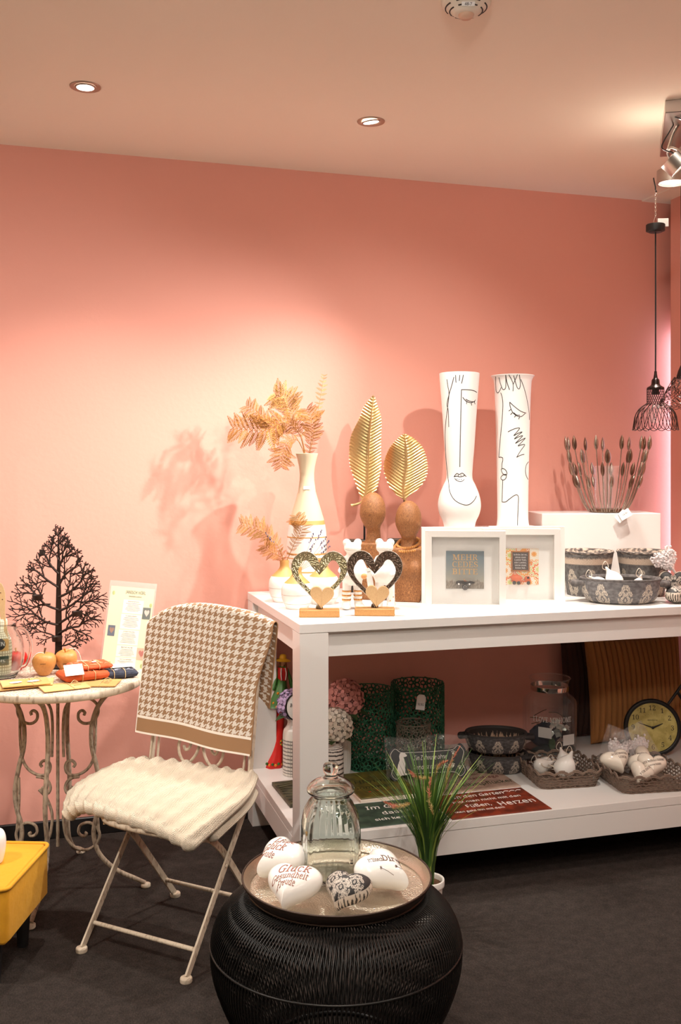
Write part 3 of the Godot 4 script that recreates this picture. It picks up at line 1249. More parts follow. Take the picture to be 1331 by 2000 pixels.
func leaf_shape(rows: Array, k: float, ox: float, oy: float, ridges: float) -> Shape:
	# rows: [y, rib x, left half, right half] in drawing units, tip first
	var pts := []
	for r in rows:
		pts.append(Vector4(r[0], r[1], r[2], r[3]))
	var fine := curve(pts, 22)
	fine.reverse()
	var s := Shape.new()
	for side in 2:
		var sheet := []
		for j in fine.size():
			var q: Vector4 = fine[j]
			var row := PackedVector3Array()
			for c in range(-14, 15):
				var u: float = c / 14.0
				var w: float = maxf(q.z, 0.0) if u < 0.0 else maxf(q.w, 0.0)
				var lift: float = absf(u) * w * 0.55
				var along: float = (oy - q.x) * k
				var ph: float = ridges * TAU * (along - 0.62 * absf(u) * w * k) / 0.45
				var amp: float = 0.0028 * smoothstep(0.0, 0.18, absf(u)) * minf(1.0, w / 60.0)
				var z: float = amp * sin(ph) - 0.02 * u * u * w / 150.0 + 0.004 * (1.0 - smoothstep(0.0, 0.08, absf(u)))
				var edge: float = 1.0 + 0.025 * sin(ph) * smoothstep(0.8, 1.0, absf(u))
				row.append(Vector3((q.y + u * w * edge - ox) * k, along + lift * k * 0.0, z + 0.06 * along * along - (0.003 if side else 0.0)))
			if side:
				row.reverse()
			sheet.append(row)
		s.sheet(sheet)
	return s


func gold_leaves() -> void:
	var m := mat("brushed_gold", rgb(218, 190, 136), 0.3, 0.92)
	m.normal_enabled = true
	m.normal_texture = noise_tex(0.08, 31, 256, true, 3.0)
	m.normal_scale = 0.25
	local_tri(m, 8.0)
	mat("dark_olive", rgb(52, 46, 36), 0.5)
	var o := thing("gold_leaf_sculpture", "tall slender golden leaf sculpture on black rod", "sculpture", Vector3(1.262, TOP, -3.885), -0.3, "golden leaf sculptures")
	part("base_block", plain_box(Vector3(-0.075, 0, -0.035), Vector3(0.05, 0.213, 0.035), 0.002), M.dark_olive, o)
	var s := Shape.new()
	s.tube([Vector3(0, 0.21, 0), Vector3(0, 0.37, 0)], 0.0042, 8)
	part("rod", s, M.black_metal, o)
	var l := leaf_shape([[48, 392, 0, 0], [90, 389, 35, 24], [150, 385, 75, 45], [250, 375, 105, 85], [400, 358, 158, 100], [550, 347, 160, 110], [650, 342, 147, 118], [750, 338, 112, 105], [850, 325, 66, 95], [900, 315, 36, 55], [940, 300, 5, 6]], 0.000483, 317, 1275, 34.0)
	var b := part("leaf_blade", l, m, o, Vector3(0, 0.213, 0.012))
	s = Shape.new()
	s.tube(curve([Vector3(-0.055, 0.141, 0.004), Vector3(-0.035, 0.145, 0.006), Vector3(-0.008, 0.162, 0.006), Vector3(0.01, 0.22, 0.008), Vector3(0.016, 0.32, 0.012), Vector3(0.022, 0.44, 0.02), Vector3(0.036, 0.59, 0.026)], 6), [0.0065, 0.0063, 0.006, 0.0058, 0.0056, 0.0054, 0.0052, 0.005, 0.005, 0.0048, 0.0046, 0.0045, 0.0044, 0.0043, 0.0042, 0.004, 0.0039, 0.0038, 0.0037, 0.0036, 0.0035, 0.0034, 0.0033, 0.0032, 0.0031, 0.003, 0.0029, 0.0028, 0.0027, 0.0026, 0.0025, 0.0022, 0.002, 0.0018, 0.0016, 0.0014, 0.001], 8)
	part("midrib", s, m, b)
	o = thing("gold_leaf_sculpture", "short broad golden leaf sculpture on black rod", "sculpture", Vector3(1.437, TOP, -3.885), -0.36, "golden leaf sculptures")
	part("base_block", plain_box(Vector3(-0.07, 0, -0.035), Vector3(0.055, 0.213, 0.035), 0.002), M.dark_olive, o)
	s = Shape.new()
	s.tube([Vector3(0, 0.21, 0), Vector3(0, 0.385, 0)], 0.0042, 8)
	part("rod", s, M.black_metal, o)
	l = leaf_shape([[382, 655, 0, 0], [400, 659, 35, 40], [430, 662, 70, 85], [500, 670, 140, 140], [600, 676, 190, 166], [680, 672, 194, 178], [750, 660, 166, 178], [830, 645, 120, 148], [890, 641, 66, 80], [930, 650, 20, 26], [950, 660, 4, 4]], 0.000489, 655, 1275, 36.0)
	b = part("leaf_blade", l, m, o, Vector3(0, 0.213, 0.012))
	s = Shape.new()
	var rib := curve([Vector3(0.008, 0.155, 0.004), Vector3(-0.004, 0.18, 0.007), Vector3(-0.002, 0.23, 0.009), Vector3(0.008, 0.3, 0.012), Vector3(0.009, 0.36, 0.014), Vector3(0.0, 0.435, 0.016)], 5)
	var rr := []
	for k in rib.size():
		rr.append(lerpf(0.005, 0.0012, float(k) / rib.size()))
	s.tube(rib, rr, 8)
	part("midrib", s, m, b)


func busts() -> void:
	var m := mat("carved_wood", Color.WHITE, 0.62)
	m.albedo_texture = wood_tex(rgb(186, 128, 76), rgb(98, 58, 30), 41, 3.2)
	local_tri(m, 6.0)
	mat("bead_wood", rgb(204, 142, 78), 0.6)
	for v in 2:
		var up: float = [0.03, 0.0][v]
		var f := func(p: Vector3) -> float:
			var hy: float = 0.313 + up
			var d := sd_ball(p, Vector3(0, hy, 0.004), Vector3(0.0495, 0.071, 0.055))
			d = smin(d, sd_cone(p, Vector3(0, hy - 0.02, 0.012), Vector3(0, hy - 0.05, 0.02), 0.04, 0.024), 0.02)
			d = smin(d, sd_cone(p, Vector3(0, 0.2, -0.004), Vector3(0, 0.27 + up, -0.004), 0.032, 0.024), 0.012)
			# torso: a block with sloping shoulders and cut corners
			var q := Vector3(absf(p.x), p.y, p.z)
			var w: float = 0.066 - 0.018 * smoothstep(0.09, 0.0, p.y)
			var t := maxf(maxf(q.x - w, absf(p.z) - 0.043), p.y - 0.205 - up * 0.5)
			t = maxf(t, (q.x * 0.62 + p.y * 0.78) - (0.192 + up * 0.5))
			t = maxf(t, (q.x * 0.75 + absf(p.z) * 0.66) - 0.069)
			d = smin(d, t, 0.016)
			d = smin(d, sd_ball(q, Vector3(0.031, 0.122, 0.034), Vector3(0.029, 0.032, 0.026)), 0.012)
			return maxf(d, -p.y)
		var o := thing("wooden_bust", ["taller faceless carved wooden bust without jewellery", "shorter faceless carved wooden bust wearing a bead necklace"][v], "sculpture", [Vector3(1.226, TOP, -3.665), Vector3(1.338, TOP, -3.57)][v], [-0.62, -0.5][v], "carved wooden busts")
		part("body", nets(f, Vector3(-0.08, -0.008, -0.07), Vector3(0.08, 0.4 + up, 0.085), 0.0052), m, o)
		if v == 1:
			var nk := thing("bead_necklace", "double string of small tan wooden beads round the bust's neck", "necklace", o.position, -0.5)
			for j in 2:
				for k in 44:
					var a: float = TAU * k / 44
					var r: float = 0.043 + 0.010 * j
					var c := Vector3(r * sin(a), 0.222 - 0.012 * j - 0.018 * cos(a) + 0.004 * sin(a), r * 0.82 * cos(a) + 0.004)
					var s := Shape.new()
					s.lathe([Vector2(0.0012, -0.0026), Vector2(0.0052, -0.0022), Vector2(0.0056, 0.0), Vector2(0.0052, 0.0022), Vector2(0.0012, 0.0026)], 10)
					part("bead", s if k == 0 and j == 0 else bead_mesh, M.bead_wood, nk, c, Basis.looking_at(Vector3(cos(a), 0.0, -sin(a)), Vector3.UP) * Basis(Vector3.RIGHT, PI / 2))
					if k == 0 and j == 0:
						bead_mesh = nk.get_child(0).mesh


var bead_mesh: Mesh


func drawn(o: Node3D, pr: Array, k: float, cx: float, base: float, lines: Array, r := 0.0016) -> void:
	for ln in lines:
		var pts := []
		for q in curve(ln, 5):
			var y: float = (base - q.y) * k
			var rad := 0.05
			for j in pr.size() - 1:
				if pr[j].y <= y and pr[j + 1].y >= y:
					rad = lerpf(pr[j].x, pr[j + 1].x, inverse_lerp(pr[j].y, pr[j + 1].y, y))
					break
			var x := clampf((q.x - cx) * k, -rad * 0.985, rad * 0.985)
			pts.append(Vector3(x, y, sqrt(rad * rad - x * x)))
		var s := Shape.new()
		s.tube(pts, r, 4)
		part("drawn_line", s, M.ink_black, o)


func v2(a: Array) -> Array:
	var o := []
	for k in range(0, a.size(), 2):
		o.append(Vector2(a[k], a[k + 1]))
	return o


func face_vases() -> void:
	# the low plinth behind the frames that the two vases stand on
	solo("low_plinth", plain_box(Vector3(-0.2, 0, -0.12), Vector3(0.27, 0.262, 0.12), 0.002), M.white_lacquer, "white block behind the picture frames under the face vases", "plinth", Vector3(1.72, TOP, -3.74), -0.05)
	var y0 := TOP + 0.2625
	var o := thing("face_vase", "tall white vase with bulbous foot and line-drawn front face", "vase", Vector3(1.613, y0, -3.72), -0.415, "white vases with line-drawn faces")
	var pa := prof([[0.0, 0.0], [0.058, 0.0], [0.061, 0.004], [0.0675, 0.03], [0.081, 0.06], [0.0869, 0.0965], [0.08, 0.137], [0.065, 0.175], [0.0527, 0.206], [0.0548, 0.262], [0.061, 0.338], [0.071, 0.49], [0.0808, 0.617], [0.0805, 0.622], [0.077, 0.62], [0.067, 0.5], [0.05, 0.3]], 4)
	var s := Shape.new()
	s.lathe(pa, 64)
	part("body", s, M.satin_white, o)
	drawn(o, pa, 0.000508, 318, 1265, [
		v2([335, 168, 331, 330, 327, 500, 324, 640, 322, 775]), v2([335, 169, 370, 169, 410, 171, 440, 178, 455, 186]),
		v2([345, 228, 365, 253, 400, 270, 430, 262, 445, 245]), v2([368, 243, 395, 257, 425, 262, 440, 258]), v2([378, 258, 375, 270, 374, 281]), v2([410, 268, 412, 280, 414, 291]), v2([434, 261, 438, 270, 441, 279]),
		v2([222, 85, 228, 130, 238, 200, 228, 300, 215, 400, 208, 480, 207, 560, 213, 700, 226, 830, 235, 900, 245, 970, 280, 1030, 340, 1065, 390, 1069, 430, 1040, 452, 1003]),
		v2([277, 70, 258, 140, 240, 200, 222, 280, 232, 330, 236, 460]), v2([290, 55, 291, 85, 293, 115]), v2([322, 55, 320, 80, 318, 102]), v2([350, 54, 343, 90, 335, 122]),
		v2([276, 852, 298, 826, 318, 833, 340, 823, 355, 833, 372, 851]), v2([276, 852, 300, 847, 322, 852, 350, 846, 360, 838]), v2([282, 864, 300, 882, 325, 889, 345, 884, 357, 872]), v2([298, 866, 300, 869, 303, 872]), v2([314, 870, 316, 874, 317, 877]), v2([332, 869, 334, 873, 336, 876]), v2([310, 838, 311, 842, 313, 845]), v2([330, 838, 331, 841, 332, 845]),
	])
	o = thing("face_vase", "tall white vase with flared rim and line-drawn face in profile", "vase", Vector3(1.851, y0, -3.72), -0.46, "white vases with line-drawn faces")
	var pb := prof([[0.0, 0.0], [0.064, 0.0], [0.0665, 0.006], [0.064, 0.025], [0.0628, 0.055], [0.0645, 0.185], [0.068, 0.34], [0.0716, 0.495], [0.076, 0.59], [0.0815, 0.612], [0.0882, 0.622], [0.0875, 0.625], [0.08, 0.617], [0.072, 0.58], [0.06, 0.3]], 4)
	s = Shape.new()
	s.lathe(pb, 64)
	part("body", s, M.satin_white, o)
	drawn(o, pb, 0.000517, 745, 1257, [
		v2([612, 62, 613, 120, 616, 170, 630, 190, 645, 172, 655, 150]), v2([638, 70, 650, 120, 668, 165, 688, 158, 692, 110, 690, 55]), v2([690, 55, 700, 110, 720, 172]), v2([714, 54, 735, 90, 748, 130, 747, 182]), v2([782, 54, 766, 90, 748, 130]), v2([752, 62, 765, 110, 780, 155, 796, 162, 803, 120, 796, 56]),
		v2([652, 190, 664, 230, 669, 290, 663, 400, 652, 520, 643, 620, 637, 700]), v2([637, 700, 652, 698, 668, 704]), v2([668, 704, 668, 725, 662, 750, 661, 790]), v2([808, 90, 832, 155, 850, 220, 865, 300, 872, 350, 874, 404]),
		v2([655, 793, 672, 788, 692, 803, 700, 828, 686, 840, 664, 822, 655, 793]), v2([692, 832, 670, 838, 654, 855, 656, 872, 675, 878, 692, 862, 697, 838]),
		v2([668, 878, 665, 960, 662, 1052]), v2([662, 1052, 690, 1050, 720, 1026, 755, 1000, 778, 994, 789, 1015, 787, 1080, 784, 1160, 782, 1235]),
		v2([722, 267, 742, 288, 775, 316, 810, 340, 848, 352]), v2([722, 267, 725, 300, 740, 340, 762, 366, 790, 380, 815, 378, 840, 356]), v2([752, 350, 775, 368, 800, 370]), v2([714, 336, 722, 331, 731, 325]), v2([728, 366, 735, 358, 742, 350]), v2([757, 387, 763, 379, 768, 371]), v2([790, 402, 794, 392, 797, 383]),
		v2([708, 500, 735, 486, 765, 474, 798, 470, 780, 498, 753, 530, 785, 512, 818, 500, 790, 525, 757, 556, 790, 540, 822, 530, 795, 560, 766, 590, 800, 570, 842, 548, 815, 580, 786, 610, 812, 602, 838, 602, 805, 650, 775, 700]), v2([775, 700, 795, 688, 815, 680, 833, 676]),
		v2([867, 735, 850, 760, 843, 800, 848, 840, 864, 874]),
	])


func frame_box(label: String, at: Vector3, turn: float, w: float) -> Node3D:
	var o := thing("shadow_box_frame", label, "picture frame", at, turn, "white shadow box frames")
	var h := w / 2.0
	var b := 0.0225
	for k in 4:
		var s := Shape.new()
		var poly := PackedVector2Array([Vector2(-h, -h), Vector2(h, -h), Vector2(h - b, -h + b), Vector2(-h + b, -h + b)])
		s.prism(poly, -0.022, 0.022, 0.0006)
		part("frame_bar", s, M.white_frame, o, Vector3(0, h, 0), Basis(Vector3.BACK, PI / 2 * k))
	part("back_board", plain_box(Vector3(-h + b, b, -0.02), Vector3(h - b, w - b, -0.016)), M.paper_white, o)
	part("glass_pane", plain_box(Vector3(-h + b, b, 0.0185), Vector3(h - b, w - b, 0.0195)), M.thin_glass, o)
	return o


func shadow_boxes() -> void:
	var o := frame_box("white shadow box frame with lettering and a black toy convertible", Vector3(1.447, TOP, -3.285), -0.36, 0.285)
	frame_box("white shadow box frame hidden behind the toy convertible's frame", Vector3(1.50, TOP, -3.46), -0.33, 0.285)
	var o2 := frame_box("white shadow box frame with retro pattern and an orange toy truck", Vector3(1.692, TOP, -3.335), -0.36, 0.285)
	frame_box("white shadow box frame hidden behind the toy truck's frame", Vector3(1.772, TOP, -3.445), -0.30, 0.285)
	# print with sky and hills
	var n := noise(0.05, 51, 3)
	var m := mat("hill_print", Color.WHITE, 0.6)
	m.albedo_texture = tex(160, 160, func(x, y):
		var c := rgb(108, 132, 144).lerp(rgb(190, 174, 150), pow(y / 160.0, 1.3))
		var hill: float = 124.0 + 0.2 * absf(x - 22.0) + 10.0 * n.get_noise_1d(x * 1.5)
		var h2: float = 138.0 - 16.0 * exp(-pow((x - 128.0) / 26.0, 2)) + 6.0 * n.get_noise_1d(x * 3.0 + 90.0)
		if y > minf(hill + 12.0 * smoothstep(20.0, 60.0, x), h2):
			c = rgb(158, 148, 132).lerp(rgb(116, 106, 96), clampf(0.5 + 1.4 * n.get_noise_2d(x * 3.0 + y, y * 1.2), 0, 1))
		return c)
	var s := Shape.new()
	s.box(Vector3.ZERO, Vector3(0.136, 0.136, 0.003), 0.0003)
	var pic := part("print", s, m, o, Vector3(0, 0.1425, -0.0145))
	mat("gold_type", rgb(226, 178, 112), 0.45)
	for k in 3:
		var y: float = [0.0447, 0.0192, -0.0065][k]
		letters(["MEHR", "CEDES", "BITTE"][k], "Droid Serif", 0.0195, M.gold_type, pic, Vector3(0, y, 0.0022), Basis.IDENTITY, null, 0.0, 0.09)
	# toy convertible
	var car := Shape.new()
	var side := PackedVector2Array()
	for q in [[-0.034, 0.0], [0.026, 0.0], [0.035, 0.003], [0.032, 0.006], [0.016, 0.0105], [0.012, 0.0085], [-0.004, 0.0085], [-0.008, 0.0108], [-0.026, 0.0105], [-0.033, 0.007]]:
		side.append(Vector2(q[0], q[1]))
	car.prism(side, 0.0, 0.016, 0.0018)
	var toy := part("toy_car", car, mat("toy_black", rgb(22, 20, 20), 0.2), o, Vector3(0.001, 0.094, -0.013))
	for x in [-0.024, 0.014]:
		s = Shape.new()
		s.lathe([Vector2(0.0, -0.002), Vector2(0.0058, -0.002), Vector2(0.0062, 0.0), Vector2(0.0058, 0.002), Vector2(0.0, 0.002)], 18)
		part("wheel", s, M.toy_black, toy, Vector3(x, -0.0005, 0.0165), Basis(Vector3.RIGHT, PI / 2))
		s = Shape.new()
		s.lathe([Vector2(0.0, 0.0005), Vector2(0.0035, 0.0), Vector2(0.0036, -0.001)], 14)
		part("hub_cap", s, M.ink_white, toy, Vector3(x, -0.0005, 0.0187), Basis(Vector3.RIGHT, PI / 2))
	s = Shape.new()
	s.prism(PackedVector2Array([Vector2(-0.005, 0.0085), Vector2(0.004, 0.0085), Vector2(0.004, 0.0105), Vector2(-0.005, 0.0118)]), 0.003, 0.013)
	part("seat", s, mat("toy_tan", rgb(156, 94, 58), 0.5), toy)
	s = Shape.new()
	s.ball(Vector3(-0.004, 0.0145, 0.008), Vector3(0.0019, 0.0023, 0.0019), 8, 6)
	part("driver_head", s, M.gold_type, toy)
	# little wheel with a three-pointed star
	s = Shape.new()
	s.lathe([Vector2(0.0, -0.002), Vector2(0.0103, -0.002), Vector2(0.0108, 0.0), Vector2(0.0103, 0.0025), Vector2(0.0078, 0.0028), Vector2(0.0074, 0.0018), Vector2(0.0, 0.0018)], 30)
	var em := part("emblem_wheel", s, M.black_plastic, o, Vector3(0.0, 0.0815, -0.006), Basis(Vector3.RIGHT, PI / 2))
	s = Shape.new()
	var ring := []
	for k in 20:
		ring.append(Vector3(0.0063 * cos(TAU * k / 20), 0.0024, 0.0063 * sin(TAU * k / 20)))
	s.tube(ring, 0.0007, 5, false, true)
	for k in 3:
		var a: float = -PI / 2 + TAU * k / 3
		s.tube([Vector3(0, 0.0024, 0), Vector3(0.0062 * cos(a), 0.0024, 0.0062 * sin(a))], [0.0012, 0.0003], 4)
	part("star_emblem", s, M.mirror_steel, em)
	# retro print, plaque and truck
	m = mat("retro_print", Color.WHITE, 0.6)
	m.albedo_texture = tex(160, 160, func(x, y):
		var c := rgb(238, 226, 204)
		var best := INF
		for q in [[34.0, 30.0, 0], [140.0, 24.0, 1], [98.0, 96.0, 0], [12.0, 98.0, 1], [158.0, 92.0, 2], [120.0, 150.0, 1], [34.0, 150.0, 2]]:
			var d := Vector2(x - q[0], y - q[1])
			var r: float = d.length() + 3.0 * cos(d.angle() * 10.0)
			if r < 40.0 and r < best:
				best = r
				var a: Color = [rgb(196, 206, 112), rgb(232, 152, 44), rgb(206, 212, 128)][q[2]]
				var b: Color = [rgb(240, 170, 60), rgb(240, 232, 214), rgb(226, 116, 42)][q[2]]
				c = a if r < 11.0 else rgb(244, 234, 216) if r < 17.0 else b if r < 25.0 else rgb(244, 234, 216) if r < 28.0 else a if r < 32.0 else rgb(240, 232, 212) if r < 36.0 else rgb(226, 116, 42)
		if best == INF:
			c = rgb(236, 158, 52) if int((x + y) / 22) % 2 == 0 else rgb(240, 228, 206)
		return c)
	s = Shape.new()
	s.box(Vector3.ZERO, Vector3(0.134, 0.134, 0.003), 0.0003)
	pic = part("print", s, m, o2, Vector3(0, 0.1425, -0.0145))
	s = Shape.new()
	s.box(Vector3.ZERO, Vector3(0.058, 0.066, 0.003))
	var pl := part("plaque", s, mat("plaque_brown", rgb(44, 26, 24), 0.5), o2, Vector3(0.0, 0.1625, -0.011))
	for k in 4:
		s = Shape.new()
		var lx: float = [0.068, 0.068, 0.076, 0.076][k]
		s.box(Vector3.ZERO, Vector3(lx, 0.005, 0.005) if k < 2 else Vector3(0.005, lx, 0.005), 0.001)
		part("plaque_edge", s, mat("plaque_gold", rgb(190, 120, 50), 0.35, 0.6), pl, [Vector3(0, 0.0355, 0), Vector3(0, -0.0355, 0), Vector3(0.0315, 0, 0), Vector3(-0.0315, 0, 0)][k])
	var tx := ["Schön ist es,", "wenn man", "Laster hat,", "ein Laster,", "wenn man", "keine hat."]
	for k in 6:
		letters(tx[k], "Droid Serif", 0.0058, M.ink_white, pl, Vector3(0, 0.0245 - 0.0098 * k, 0.0016), Basis.IDENTITY, null, 0.0, [0.05, 0.04, 0.044, 0.044, 0.042, 0.038][k])
	mat("toy_orange", rgb(214, 96, 36), 0.35)
	s = Shape.new()
	s.box(Vector3(0.0, 0.006, 0.008), Vector3(0.07, 0.004, 0.014), 0.001)
	toy = part("toy_truck", s, M.toy_orange, o2, Vector3(0.0, 0.083, -0.013))
	s = Shape.new()
	s.lathe(prof([[0.0, -0.02], [0.009, -0.02], [0.0135, -0.008], [0.0135, 0.004], [0.007, 0.018], [0.0, 0.018]], 3), 20)
	part("mixer_drum", s, M.toy_orange, toy, Vector3(-0.017, 0.0175, 0.009), Basis(Vector3.BACK, PI / 2 - 0.16))
	s = Shape.new()
	s.prism(PackedVector2Array([Vector2(0.015, 0.003), Vector2(0.036, 0.003), Vector2(0.036, 0.017), Vector2(0.033, 0.025), Vector2(0.02, 0.025), Vector2(0.015, 0.02)]), 0.001, 0.015, 0.001)
	part("cab", s, M.toy_orange, toy)
	s = Shape.new()
	s.prism(PackedVector2Array([Vector2(0.023, 0.016), Vector2(0.032, 0.016), Vector2(0.031, 0.023), Vector2(0.023, 0.023)]), 0.0148, 0.0155)
	part("cab_window", s, M.toy_black, toy)
	for x in [-0.024, -0.008, 0.028]:
		s = Shape.new()
		s.lathe([Vector2(0.0, -0.0025), Vector2(0.0064, -0.0025), Vector2(0.0068, 0.0), Vector2(0.0064, 0.0025), Vector2(0.0, 0.0025)], 18)
		part("wheel", s, M.black_plastic, toy, Vector3(x, 0.0005, 0.0165), Basis(Vector3.RIGHT, PI / 2))


func plinth_and_candle_holder() -> void:
	var turn := -0.22
	solo("tall_plinth", plain_box(Vector3(-0.255, 0, -0.12), Vector3(0.255, 0.316, 0.12), 0.0025), M.white_lacquer, "white block under the metal bud candle holder", "plinth", Vector3(2.27, TOP, -3.80), turn)
	mat("antique_silver", rgb(164, 150, 136), 0.26, 0.9)
	mat("antique_bronze", rgb(124, 100, 84), 0.3, 0.9)
	var o := thing("candle_holder", "silvery candle holder of metal stems ending in closed buds", "candle holder", Vector3(2.325, TOP + 0.316, -3.775), turn)
	var s := Shape.new()
	s.lathe([Vector2(0.0, 0.0), Vector2(0.07, 0.0), Vector2(0.074, 0.004), Vector2(0.074, 0.013), Vector2(0.071, 0.016), Vector2(0.0, 0.013)], 40)
	part("base_dish", s, M.antique_bronze, o)
	var bud := Shape.new()
	bud.lathe(prof([[0.0007, 0.0], [0.0065, 0.007], [0.0102, 0.022], [0.009, 0.041], [0.0042, 0.055], [0.0004, 0.063]], 3), 10, Vector3.ZERO, 1.0, 0.75)
	var budm := bud.mesh()
	var rh := func(h: float) -> float: return 0.074 + 0.108 * pow(clampf(h / 0.29, 0.0, 1.0), 0.62)
	var R := rh as Callable
	var st := {}
	for lv in 4:
		var hh: float = [0.268, 0.212, 0.158, 0.105][lv]
		var cnt: int = [11, 10, 10, 9][lv]
		for k in cnt:
			var a: float = TAU * (k + [0.0, 0.5, 0.2, 0.7][lv]) / cnt + rng.randf_range(-0.07, 0.07)
			if not st.has(lv):
				var pts := []
				for j in 9:
					var h: float = 0.006 + (hh - 0.006) * j / 8.0
					pts.append(Vector3(0, h, R.call(h) - 0.004))
				var t := Shape.new()
				t.tube(pts, 0.0021, 6)
				st[lv] = t.mesh()
			var stem := part("stem", st[lv], M.antique_silver, o, Vector3.ZERO, Basis(Vector3.UP, a))
			var tilt := Basis(Vector3.RIGHT, 0.1 + 0.08 * lv)
			part("bud", budm, M.antique_silver if k % 3 else M.antique_bronze, stem, Vector3(0, hh - 0.002, R.call(hh) - 0.004), tilt * Basis(Vector3.UP, rng.randf() * 3.0))
	s = Shape.new()
	s.lathe([Vector2(0.05, 0.014), Vector2(0.052, 0.016), Vector2(0.052, 0.198), Vector2(0.05, 0.2), Vector2(0.0485, 0.198), Vector2(0.0485, 0.016)], 40)
	part("glass_cylinder", s, M.thin_glass, o)
	s = Shape.new()
	s.box(Vector3.ZERO, Vector3(0.05, 0.034, 0.0008))
	var tg := part("price_tag", s, M.paper_white, o, Vector3(0.034, -0.003, 0.128), Basis(Vector3.BACK, 0.5) * Basis(Vector3.RIGHT, -0.35))
	letters("14,90", "Droid Serif", 0.007, M.ink_black, tg, Vector3(0, 0.002, 0.0008))
	part("price_tag", tg.mesh, M.paper_white, o, Vector3(0.02, -0.011, 0.124), Basis(Vector3.BACK, 0.72) * Basis(Vector3.RIGHT, -0.2))


func damask_tex(reps: int, y0: float, y1: float, band: bool, dark: Color, sd: int) -> ImageTexture:
	# the picture runs once round the pot; v = 0 is the rim
	var n := noise(0.03, sd, 4)
	var g := noise(0.2, sd + 1, 2)
	var W := 1024
	var H := 256
	return tex(W, H, func(x, y):
		var v: float = float(y) / H
		var k: float = 0.5 + 0.7 * n.get_noise_2d(x, y)
		var c := dark.lerp(dark.lightened(0.25), clampf(k, 0, 1))
		if band and v < 0.25:
			var drip: float = 0.06 + 0.07 * absf(g.get_noise_1d(x * 1.3)) + 0.05 * absf(sin(x * 0.35))
			c = c if v < drip else rgb(208, 190, 172).lerp(rgb(176, 156, 138), clampf(0.5 + g.get_noise_2d(x, y), 0, 1))
			if v > 0.235:
				c = rgb(130, 118, 108)
			return c
		if v > y0 and v < y1:
			var u: float = fmod(float(x) / W * reps, 1.0) * 2.0 - 1.0
			var t: float = 1.0 - (v - y0) / (y1 - y0)
			var f := leafy(u * 1.35, t)
			if f > 0.0:
				c = c.lerp(rgb(196, 184, 168), clampf(0.55 + 1.2 * g.get_noise_2d(x * 0.7, y * 0.7) + f, 0.25, 1.0))
		return c)


func flower_pot(at: Vector3, turn: float, label: String) -> void:
	var o := thing("flower_pot", label, "flower pot", at, turn, "grey flower pots with damask print")
	var s := Shape.new()
	var r := Shape.new()
	r.lathe([Vector2(0.0, 0.0), Vector2(0.078, 0.0)], 48)
	part("foot", r, M.pot_clay, o)
	s.lathe(curve([Vector2(0.078, 0.0), Vector2(0.086, 0.05), Vector2(0.095, 0.11), Vector2(0.104, 0.166)], 5), 64)
	part("wall", s, M.pot_damask, o)
	s = Shape.new()
	s.lathe([Vector2(0.104, 0.166), Vector2(0.107, 0.172), Vector2(0.105, 0.178), Vector2(0.099, 0.177), Vector2(0.095, 0.165), Vector2(0.092, 0.14), Vector2(0.08, 0.02), Vector2(0.0, 0.018)], 64)
	part("rim", s, M.pot_rim, o)


func handled_bowl(at: Vector3, turn: float, label: String, dark: bool, group: String) -> Node3D:
	var o := thing("oval_bowl", label, "bowl", at, turn, group)
	var s := Shape.new()
	s.lathe(curve([Vector2(0.105, 0.0), Vector2(0.128, 0.012), Vector2(0.146, 0.045), Vector2(0.15, 0.086)], 5), 64, Vector3.ZERO, 1.0, 0.72)
	part("wall", s, M.bowl_dark if dark else M.bowl_damask, o)
	s = Shape.new()
	s.lathe([Vector2(0.0, 0.0), Vector2(0.105, 0.0)], 48, Vector3.ZERO, 1.0, 0.72)
	part("foot", s, M.pot_clay, o)
	s = Shape.new()
	s.lathe([Vector2(0.15, 0.086), Vector2(0.1515, 0.091), Vector2(0.148, 0.095), Vector2(0.142, 0.092), Vector2(0.139, 0.085)], 64, Vector3.ZERO, 1.0, 0.72)
	part("rim", s, M.rim_dark if dark else M.pot_clay, o)
	s = Shape.new()
	s.lathe(curve([Vector2(0.139, 0.085), Vector2(0.134, 0.05), Vector2(0.118, 0.016), Vector2(0.0, 0.01)], 5), 64, Vector3.ZERO, 1.0, 0.72)
	part("inside", s, M.bowl_inside, o)
	for sd in [-1.0, 1.0]:
		var f := func(p: Vector3) -> float:
			var q := Vector3(p.x * sd, p.y, p.z)
			var d := sd_cone(q, Vector3(0.14, 0.074, -0.032), Vector3(0.172, 0.07, -0.012), 0.011, 0.012)
			d = smin(d, sd_cone(q, Vector3(0.172, 0.07, -0.012), Vector3(0.172, 0.07, 0.012), 0.012, 0.012), 0.01)
			return smin(d, sd_cone(q, Vector3(0.172, 0.07, 0.012), Vector3(0.14, 0.074, 0.032), 0.012, 0.011), 0.01)
		var lo := Vector3(0.125, 0.05, -0.05)
		var hi := Vector3(0.195, 0.094, 0.05)
		if sd < 0:
			lo = Vector3(-0.195, 0.05, -0.05)
			hi = Vector3(-0.125, 0.094, 0.05)
		part("handle", nets(f, lo, hi, 0.0045), M.rim_dark if dark else M.pot_clay, o)
	return o


var drop_mesh: Mesh


